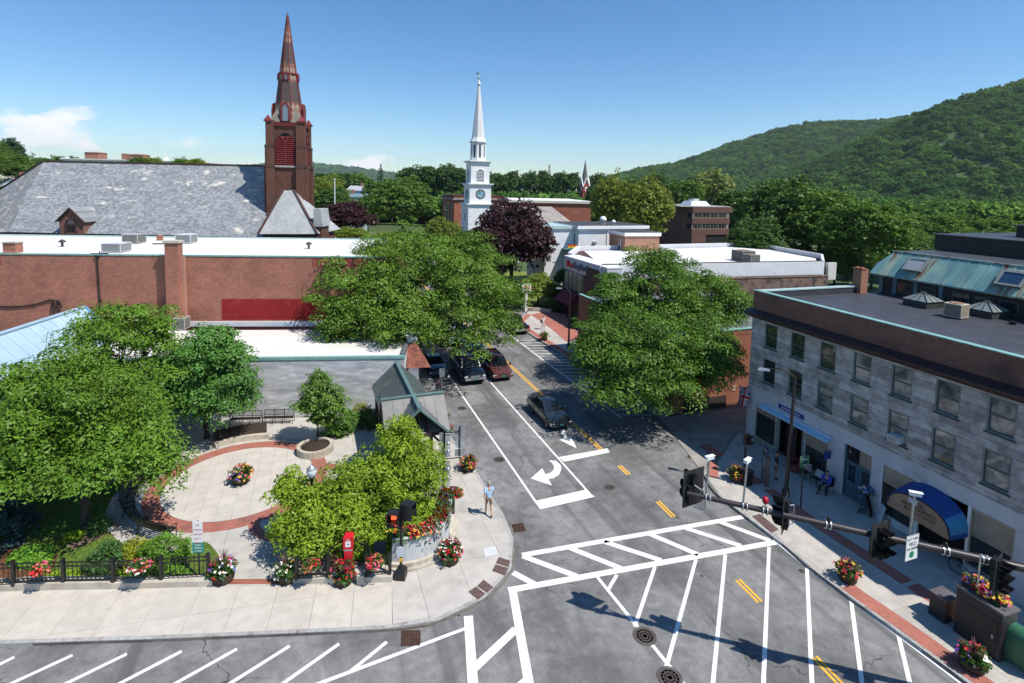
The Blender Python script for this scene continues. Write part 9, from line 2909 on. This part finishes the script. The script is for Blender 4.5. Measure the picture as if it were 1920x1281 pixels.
for a in((-.30,.30,.385,.40),(-.30,.30,-.46,-.445),(-.30,-.285,-.445,.385),(.285,.30,-.445,.385)):
 m.box(a[0],a[1],-.0135,-.0125,a[2],a[3])
m.build('edge_line',LETTER_K,t)
for s,z,h_ in(('LEFT TURN',.27,.115),('YIELD',.10,.17),('ON GREEN',-.06,.115)):
 text('lettering',s,h_,LETTER_K,t,(0,-.015,z),(R(90),0,0),.002,xs=.88)
MB().disc((0,-.0145,-.26),(0,-1,0),.115,22).build('green_dot',M('dot_green',(.01,.22,.13),None,3,.4),t)
MB().box(-.04,.04,0,.2,-.06,.06).build('bracket',ALU,t)
def det_camera(px_base,px_top,py_top,py_low,label,ang):
 q=on_arm(px_base)
 Y=float(q[1])
 top,lowp=AT(px_top,py_top,Y),AT(px_base-4,py_low,Y)
 t=thing('detector_camera',label,'traffic camera',tuple(lowp),0,'white detector cameras on the mast arm')
 MB().tube((0,0,0),tuple(top-lowp),.035,.035,8).build('pole',STEEL,t)
 o=link('camera_body',None,t,tuple(top-lowp+np.array([0,0,.07])),ang);o.empty_display_size=.1
 MB().box(-.06,.06,-.18,.15,-.055,.055).build('housing',WHITE,o)
 MB().box(-.075,.075,-.22,.16,.057,.07).build('sun_shield',WHITE,o)
 MB().disc((0,-.182,0),(0,-1,0),.04,12).build('lens',GLASS,o)
det_camera(1325,1330,862,955,'white detector camera on a pole nearest the tip of the mast arm',2.0)
det_camera(1396,1401,868,956,'white detector camera on a pole beside the red beacon',2.3)
det_camera(1708,1715,930,1010,'white detector camera standing over the yield sign',1.2)
q=on_arm(1434)
t=thing('red_beacon','small red beacon standing on the mast arm','beacon',tuple(q+np.array([0,0,.10])))
MB().tube((0,0,0),(0,0,.16),.03,.03,8).build('stem',ALU,t)
MB().lathe([(.06,.16),(.10,.20),(.105,.34),(.06,.40),(.02,.41)],14).build('lamp',M('red_beacon_lens',(.45,.012,.04),(.4,.01,.035),3,.25),t)
q=on_arm(1553)
t=thing('arm_sensor','small black sensor on double clamps along the mast arm nearer the bicycle shop board','sensor',tuple(q+np.array([0,0,.12])))
MB().lathe([(.05,0),(.07,.04),(.06,.14),(.02,.17)],10).build('body',BLACKM,t)
q=on_arm(1772)
t=thing('arm_sensor','small black sensor on double clamps along the mast arm past the yield sign','sensor',tuple(q+np.array([0,0,.12])))
MB().lathe([(.05,0),(.07,.04),(.06,.14),(.02,.17)],10).build('body',BLACKM,t)
#  SHOP SIDEWALK
def street_lamp(label,base,top,head,name='street_lamp',armdir=None):
 t=thing(name,label,'street lamp',base)
 b=np.array(base)
 top,head=np.array(top)-b,np.array(head)-b
 MB().tube((0,0,0),tuple(top),.11,.07,12).lathe([(.19,0),(.19,.35),(.12,.5)],12).build('pole',DKBROWN,t)
 m=MB();pts=[]
 for k in range(9):
  f=k/8
  q=top*(1-f)+head*f;q=q+np.array([0,0,.28*math.sin(math.pi*f)])
  pts.append(tuple(q))
 m.path(pts,.035,8);m.build('arm',DKBROWN,t)
 d=(head-top);d[2]=0;a=math.atan2(d[1],d[0])
 o=link('lamp_head',None,t,tuple(head),a);o.empty_display_size=.1
 m=MB();m.add([(-.1,-.10,-.04),(.55,-.16,-.05),(.55,.16,-.05),(-.1,.10,-.04),(-.1,-.06,.06),(.45,-.08,.08),(.45,.08,.08),(-.1,.06,.06)],[(3,2,1,0),(4,5,6,7),(0,1,5,4),(1,2,6,5),(2,3,7,6),(3,0,4,7)]);m.build('housing',STEEL,o)
 MB().lathe([(.14,-.055),(.11,-.11),(.03,-.13)],12,(.3,0,0)).build('lens',M('lamp_lens',(.5,.52,.52),None,3,.15),o)
 return t
p=G(1473,930,SW);Yl=float(p[1])
street_lamp('tall dark street lamp in front of the shop with the blue name board',(p[0],p[1],SW),AT(1491,708,Yl),AT(1440,694,Yl+.6))
p=G(1066,652,SW);Yl=float(p[1])
street_lamp('distant dark street lamp before the bank awning',(p[0],p[1],SW),AT(1069,548,Yl),AT(1052,541,Yl+.3))
p=G(1501,951,SW)
t=thing('parking_direction_sign','green parking sign with a white letter p and arrow on a black pole','sign',(p[0],p[1],SW),R(14))
zq=ZAT(1508,855,p[1])-SW
MB().tube((0,0,0),(0,0,zq),.035,.035,8).build('pole',BLACKM,t)
MB().box(-.28,.28,-.055,-.037,zq-.58,zq+.02).build('plate',M('parking_green',(.012,.10,.055),(.01,.09,.05),3,.4),t)
m=MB();EG=M('sign_edge_green',(.20,.50,.22),None,3,.5)
for a in((-.28,.28,zq-.01,zq+.02),(-.28,.28,zq-.58,zq-.55),(-.28,-.25,zq-.55,zq-.01),(.25,.28,zq-.55,zq-.01)):m.box(a[0],a[1],-.0565,-.0555,a[2],a[3])
m.build('edge_line',EG,t)
text('lettering','P',.40,WHITE,t,(-.10,-.058,zq-.22),(R(90),0,0),.002);text('lettering','PARKING',.085,WHITE,t,(.04,-.058,zq-.47),(R(90),0,0),.002)
m=MB();m.add([(.05,-.058,zq-.18),(.12,-.058,zq-.12),(.12,-.058,zq-.24)],[(0,2,1)]);m.box(.12,.20,-.059,-.057,zq-.205,zq-.155);m.build('arrow',WHITE,t)
p=G(1398,893,SW)
t=signal_head('small two lamp signal with a red light on a pole at the alley corner',(p[0],p[1],ZAT(1400,824,p[1])),DOWN+.3,[(0,.17),(0,-.17)],None,[M_emit('red_light',(1,.05,.03),2.2),RED_OFF],.33,None,'corner_signal',None)
MB().tube((0,.12,SW-ZAT(1400,824,p[1])),(0,.12,.3),.06,.05,10).build('pole',BLACKM,t)
p=G(1398,907,SW)
t=thing('litter_bin','dark square litter bin beside the flower barrel at the shadow edge','bin',(p[0],p[1],SW),FANG)
MB().box(-.26,.26,-.26,.26,0,.78).box(-.30,.30,-.30,.30,.782,.86).build('bin',BLACKM,t);MB().box(-.17,.17,-.306,-.302,.60,.72).build('slot',VOID,t)
p=G(1434,906,SW)
t=thing('pay_station','parking pay station between two rough timber posts in the shade','pay station',(p[0],p[1],SW),FANG-.5)
TW_=M('grey_timber',(.13,.095,.075),(.09,.065,.05),5,.85,0,.2,30,stretch=(1,1,.2))
for x in(-.36,.36):MB().box(x-.09,x+.09,-.09,.09,0,1.75).build('post',TW_,t)
MB().box(-.18,.18,-.12,.12,.95,1.62).box(-.09,.09,-.08,.08,0,.948).build('machine',M('blue_grey_machine',(.19,.26,.31),(.16,.22,.27),3,.4),t)
MB().box(-.34,.34,-.05,.05,1.80,2.10).build('header_sign',M('navy_header',(.03,.06,.12),None,3,.5),t);text('lettering','PAY',.2,LETTER_W,t,(0,-.054,1.95),(R(90),0,0),.002)
def cafe_chair(loc,rot,cushion,label):
 t=thing('cafe_chair',label,'chair',loc,rot)
 MB().box(-.22,.22,-.22,.22,.43,.455).build('seat',BLACKM,t)
 for x in(-.2,.2):
  for y in(-.2,.2):MB().tube((x,y,0),(x,y,.43),.014,.014,6).build('leg',BLACKM,t)
 m=MB();m.path([(-.2,.2,.45),(-.2,.26,.88),(.2,.26,.88),(.2,.2,.45)],.014,6)
 for x in(-.1,0,.1):m.tube((x,.205,.45),(x,.26,.88),.009,.009,5)
 m.build('backrest',BLACKM,t)
 m=MB();m.add([(-.21,.08,.50),(.21,.08,.50),(.21,.20,.90),(-.21,.20,.90),(-.21,.18,.47),(.21,.18,.47),(.21,.25,.87),(-.21,.25,.87)],[(0,1,2,3),(7,6,5,4),(0,4,5,1),(1,5,6,2),(2,6,7,3),(3,7,4,0)])
 o=m.build('cushion',cushion[0],t)
 if len(cushion)>1:
  for k in range(4):
   f0,f1=.1+k*.22,.1+k*.22+.11
   m=MB();q=lambda u,v:(-.21+.42*u,.077+.12*v-.003,.50+.40*v)
   m.quad(q(0,f0),q(1,f0),q(1,f1),q(0,f1));m.build('stripe',cushion[1],o)
  m=MB();m.quad((-.21,.13,.70),(-.02,.13,.70),(-.02,.19,.90),(-.21,.19,.90));m.build('canton',F_BLUE,o)
cafe_chair(FAC(-1.95,-.55)+(SW,),FANG,[M('cushion_white',(.42,.42,.44),None,3,.9),F_RED],'black café chair with a striped flag cushion outside the shop window')
cafe_chair(FAC(-1.15,-.55)+(SW,),FANG,[M('cushion_grey',(.40,.45,.47),None,3,.9)],'black café chair with a plain pale cushion beside the seated man')
cafe_chair(FAC(-.42,-.55)+(SW,),FANG,[BLACKM],'black café chair under the seated man')
p=FAC(-2.75,-.55)
t=thing('terracotta_planter','round terracotta planter with red foliage by the shop door','planter',p+(SW,))
MB().lathe([(.22,0),(.32,.45),(.34,.46),(.34,.54),(.30,.54),(.28,.48)],16).build('pot',M('terracotta',(.24,.075,.045),(.19,.06,.038),4,.85),t)
bouquet(t,.34,.55,.30,['red','plum'],120,40,.05,None,M_leaf('red_coleus_leaves',(.14,.03,.035),.2,.4),nclump=40)
p=G(1622,962,SW)
t=thing('sandwich_board','black sandwich board outside the blue double doors','sign board',(p[0],p[1],SW),FANG+R(-60))
for s in(1,-1):
 m=MB();m.add([(-.32,s*.32,0),(.32,s*.32,0),(.32,s*.04,1.05),(-.32,s*.04,1.05),(-.32,s*.29,0),(.32,s*.29,0),(.32,s*.01,1.05),(-.32,s*.01,1.05)],[(0,1,2,3),(3,2,1,0),(7,6,5,4),(0,4,5,1),(3,2,6,7),(1,5,6,2),(0,3,7,4)]);m.build('chalk_panel',M('chalkboard',(.02,.022,.024),(.035,.036,.038),4,.8),t)
t2=thing('flower_bunch','bunch of pale blue and white flowers above the sandwich board','flowers',(p[0]+.05,p[1]+.05,SW+1.02))
bouquet(t2,.34,.18,.24,['blue','white','blue','blue'],121,70,.05,None,nclump=36)
MB().lathe([(.12,0),(.15,.14),(.13,.14)],12).build('pot',DKBROWN,t2)
p=G(1645,975,SW)
t=thing('white_board','leaning pale board beside the sandwich board','board',(p[0],p[1],SW),FANG+R(-35))
m=MB();m.add([(-.30,0,0),(.30,0,0),(.30,.22,.85),(-.30,.22,.85),(-.30,.03,0),(.30,.03,0),(.30,.25,.85),(-.30,.25,.85)],[(0,1,2,3),(7,6,5,4),(0,4,5,1),(1,5,6,2),(2,6,7,3),(3,7,4,0)]);m.build('panel',M('pale_blue_board',(.52,.60,.62),(.47,.55,.57),3,.6),t)
m=MB();m.tube((-.2,.2,.7),(-.2,.45,0),.015,.015,5);m.tube((.2,.2,.7),(.2,.45,0),.015,.015,5);m.build('prop',BLACKM,t)
def bicycle(loc,rot,label,lean=.12):
 t=thing('bicycle',label,'bicycle',loc,rot)
 FR=M('bicycle_frame',(.03,.035,.04),None,3,.35)
 for x,nm in((-.52,'wheel'),(.52,'wheel')):
  w=link(nm,None,t,(x,0,.34));w.empty_display_size=.1
  m=MB()
  for k in range(20):
   a0,a1=2*math.pi*k/20,2*math.pi*(k+1)/20
   m.tube((.33*math.cos(a0),0,.33*math.sin(a0)),(.33*math.cos(a1),0,.33*math.sin(a1)),.022,.022,6)
  m.build('tyre',TYRE,w)
  m=MB()
  for k in range(12):
   a0=math.pi*k/6
   m.tube((0,0,0),(.31*math.cos(a0),0,.31*math.sin(a0)),.004,.004,4)
  m.build('spokes',STEEL,w)
 m=MB();bb_,st2,hd=(-.08,0,.30),(-.22,0,.82),(.36,0,.80)
 for a,b in((bb_,st2),(st2,hd),(bb_,(.38,0,.72)),((-.52,0,.34),bb_),((-.52,0,.34),(-.2,0,.76)),((.36,0,.86),(.52,0,.34))):m.tube(a,b,.018,.018,8)
 m.build('frame',FR,t)
 MB().box(-.36,-.12,-.06,.06,.88,.93).tube((-.22,0,.82),(-.24,0,.9),.014,.014,6).build('saddle',BLACKM,t)
 MB().path([(.36,0,.86),(.38,0,.98)],.014,6).tube((.38,-.28,.98),(.38,.28,.98),.014,.014,6).build('handlebar',M('lime_grip',(.25,.45,.08),None,3,.6),t)
 MB().tube((-.08,-.03,.30),(-.08,.03,.30),.09,.09,12).bar((-.08,.05,.3),(.08,.05,.22),.02,.02).bar((-.08,-.05,.3),(-.24,-.05,.38),.02,.02).build('crank',STEEL,t)
 return t
bicycle(FAC(6.75,-.55)+(SW,),FANG,'black bicycle parked under the bicycle shop window')
p=FAC(6.2,-4.0)
p=G(1848,1225,SW)
cab=thing('control_cabinet','large black signal control cabinet with flowers on top','cabinet',FAC(9.15,-3.75)+(SW,),FANG)
cabm=M('black_cabinet',(.020,.018,.020),(.028,.025,.027),2,.42)
MB().box(-.75,.75,-.42,.42,0,1.83).build('cabinet',cabm,cab);MB().box(-.80,.80,-.46,.47,1.832,1.91).build('lid',M('grey_cabinet_lid',(.13,.12,.13),(.1,.095,.1),2,.45),cab)
MB().box(-.62,.62,-.435,-.422,.12,1.45).build('door',cabm,cab);MB().box(.48,.54,-.46,-.437,.75,.9).build('handle',STEEL,cab)
fb2=thing('flower_box','trough of yellow and red flowers on the black control cabinet','flowers',FAC(9.05,-3.75)+(SW+1.913,),FANG)
MB().box(-.62,.62,-.20,.20,0,.16).build('trough',DKBROWN,fb2)
bouquet(fb2,(.72,.32),.18,.30,['yellow','red','yellow','coral','purple','red','yellow','pink'],131,190,.055,None,nclump=70)
sc2_=thing('small_cabinet','lower black box standing beside the big control cabinet','cabinet',FAC(7.8,-3.85)+(SW,),FANG)
MB().box(-.30,.30,-.35,.35,0,.95).build('cabinet',cabm,sc2_);MB().box(-.33,.33,-.38,.38,.952,1.0).build('lid',M('grey_cabinet_lid',(.13,.12,.13)),sc2_)
mbx=thing('mail_box','green round topped mail relay box at the picture edge','mail box',FAC(10.35,-3.5)+(SW,),FANG)
GRM=M('mailbox_green',(.035,.14,.075),(.03,.12,.065),2,.4)
m=MB();n_=12
pr=[(-.36,.18)]+[(-.36*math.cos(math.pi*k/n_),1.05+.36*math.sin(math.pi*k/n_))for k in range(n_+1)]+[(.36,.18)]
v=[(-.48,y,z)for y,z in pr]+[(.48,y,z)for y,z in pr];n_=len(pr)
m.add(v,[(i,(i+1)%n_,n_+(i+1)%n_,n_+i)for i in range(n_)][::1]);m.add(v,[tuple(range(n_-1,-1,-1)),tuple(range(n_,2*n_))]);m.build('body',GRM,mbx)
for x in(-.42,.42):
 for y in(-.30,.30):MB().box(x-.04,x+.04,y-.04,y+.04,0,.18).build('leg',GRM,mbx)
MB().box(-.492,-.482,-.06,.06,.95,1.05).build('lock_plate',STEEL,mbx)
p=G(986,583,SW)
t=thing('bank_pole_sign','white pole sign with a red key emblem before the bank lawn','sign',(p[0],p[1],.03),R(16))
zq=ZAT(986,533,p[1]);zq2=ZAT(986,549,p[1])
kx=float(p[1])/1000
MB().box(-.16,.16,-.12,.12,0,zq2).build('post',WHITE,t)
MB().box(-8.5*kx,8.5*kx,-.18,.18,zq2,zq).build('cabinet',WHITE,t)
m=MB();m.tube((-.28,-.19,(zq+zq2)/2+.1),(-.28,-.21,(zq+zq2)/2+.1),.24,.24,8);m.box(-.1,.48,-.21,-.19,(zq+zq2)/2+.03,(zq+zq2)/2+.16);m.box(.2,.3,-.21,-.19,(zq+zq2)/2-.1,(zq+zq2)/2+.03);m.build('key_emblem',RED_L,t)
MB().box(-.45,.45,-.20,-.185,zq2+.1,zq2+.28).build('lower_text_panel',LETTER_K,t)
p=G(1094,615,SW)
t=thing('red_slat_bench','reddish slatted bench against the bank side by the brick terrace','bench',(p[0]+.2,p[1]+.5,SW),R(110))
for k in range(6):MB().box(-1.0,1.0,-.3+k*.1,-.22+k*.1,.42+.05*max(0,k-3),.45+.05*max(0,k-3)).build('slat',M('maroon_slat',(.14,.045,.035),None,3,.7),t)
for x in(-.8,.8):MB().box(x-.04,x+.04,-.28,.25,0,.42).build('leg',BLACKM,t)
p=G(967,613,SW)
t=thing('parking_meter','dark parking meter head showing over the black pickup','parking meter',(p[0]-.5,p[1]+3.5,SW),0)
MB().tube((0,0,0),(0,0,1.15),.04,.04,8).build('post',DKBROWN,t);MB().lathe([(.07,1.15),(.13,1.2),(.14,1.42),(.08,1.52)],10).build('head',BLACKM,t)
#  CARS
HEAD=math.atan2(-STREET[1],-STREET[0])
UP=ST_ANG
def front_at(px,py,length):p=G(px,py);return(p[0]+STREET[0]*length,p[1]+STREET[1]*length,0)
car('dark blue suv with chrome grille waiting beside the maroon minivan',front_at(892,724,2.68),HEAD,car_paint('dark_blue_paint',(.008,.016,.034)),SUV,name='suv')
car('maroon minivan with silver headlights beside the yellow line',front_at(945,717,2.55),HEAD,car_paint('maroon_paint',(.105,.036,.036)),VAN,name='minivan')
car('dark green sedan alone in the tree shadow near the stop line',front_at(1053,810,2.28),HEAD+.02,car_paint('dark_green_paint',(.014,.022,.024)),SEDAN,name='sedan')
car('black pickup parked at the kerb seen from behind',front_at(979,629,2.7),UP,car_paint('black_paint',(.010,.010,.012)),PICKUP,name='pickup',plate=PLATE_W)
car('teal blue sedan parked in the bay behind the shingled canopy',front_at(824,711,2.35),HEAD,car_paint('teal_blue_paint',(.012,.045,.085)),SEDAN,name='sedan')
car('dark suv half under the street tree behind the maroon minivan',front_at(893,671,2.7),HEAD,car_paint('dark_teal_paint',(.012,.03,.045)),SUV,name='suv')
car('silver blue car farther up the lane under the street tree',front_at(866,633,2.35),HEAD,car_paint('silver_blue_paint',(.20,.27,.33)),SEDAN,name='sedan')
car('white van glimpsed through the big street tree',front_at(900,575,2.5),UP,car_paint('white_car_paint',(.62,.62,.6)),VAN,name='minivan')
car('pale parked car at the far kerb under the big street tree',front_at(842,652,2.3),HEAD,car_paint('pale_silver_paint',(.42,.43,.43)),SEDAN,name='sedan')
car('dark car parked far off in the yard below the large round tree',(float(AT(697,415,125)[0]),125,0),.1,car_paint('navy_paint',(.015,.02,.035)),SEDAN,group='cars parked in the far yard',name='sedan')
structure('far_yard',MB().prism([(-40,96),(-22,96),(-24,150),(-48,150)],-.05,.01,bottom=False),APRON)
#  PEOPLE
p=G(916,967.5,SW)
person('grey haired man in a light blue shirt and khaki shorts walking up the corner sidewalk',(p[0],p[1],SW),math.pi+.30,WALK,M('light_blue_cotton',(.36,.52,.72),(.31,.46,.66),5,.9),SKIN,M('brown_shoe',(.12,.06,.035),None,4,.7),M('grey_hair',(.34,.32,.30),(.24,.22,.21),20,.9),shorts=M('khaki_cloth',(.19,.155,.11),(.15,.12,.085),6,.9),h=1.86)
p=G(1018,618,SW)
person('woman in a white top carrying a dark bag on the far sidewalk',(p[0],p[1],SW),.30,WALK,M('white_cotton',(.68,.68,.68),None,5,.9),SKIN,M('pale_shoe',(.5,.48,.45),None,4,.7),M('fair_hair',(.30,.20,.11),None,20,.9),shorts=M('white_shorts',(.6,.58,.55),None,5,.9),h=1.72,hair_long=True)
bg=thing('shoulder_bag','dark shoulder bag held by the woman in white on the far sidewalk','bag',(p[0]-.24,p[1]-.12,SW+.85))
MB().box(-.09,.09,-.14,.14,0,.30).build('bag',BLACKM,bg);MB().path([(0,-.12,.3),(.05,-.1,.55),(.05,.1,.55),(0,.12,.3)],.012,5).build('strap',BLACKM,bg)
person('man in a bright blue shirt and dark trousers sitting outside the shop',FAC(-.42,-.62)+(SW,),FANG+.25,SIT,M('royal_blue_cotton',(.03,.085,.42),(.025,.07,.36),5,.9),M('dark_trousers',(.018,.02,.026),None,5,.9),M('black_shoe',(.015,.015,.016),None,4,.5),M('dark_hair',(.02,.015,.012),None,20,.8),sleeves='long',h=1.78)
p=G(1454,899,SW)
person('person in dark clothes with bare calves standing beside the pay station',(p[0],p[1],SW),FANG+2.2,STAND,M('black_cotton',(.018,.018,.02),None,5,.9),SKIN,M('dark_shoe',(.02,.02,.022),None,4,.6),M('brown_hair',(.05,.03,.02),None,20,.8),shorts=M('dark_shorts',(.03,.028,.03),None,5,.9),h=1.75)
#  AIR
haze_m=bpy.data.materials.new('haze');haze_m.use_nodes=True
hn=haze_m.node_tree;hn.nodes.clear()
ho=hn.nodes.new('ShaderNodeOutputMaterial');pv=hn.nodes.new('ShaderNodeVolumePrincipled')
pv.inputs['Color'].default_value=(.80,.90,1.0,1);pv.inputs['Density'].default_value=.000055;pv.inputs['Anisotropy'].default_value=.2
hn.links.new(pv.outputs[0],ho.inputs['Volume'])
hz_o=MB().box(-9100,9100,-650,8200,-1.1,480).build('haze',haze_m)
tag(hz_o,'thin summer haze between the town and the hills','haze',None,'stuff')
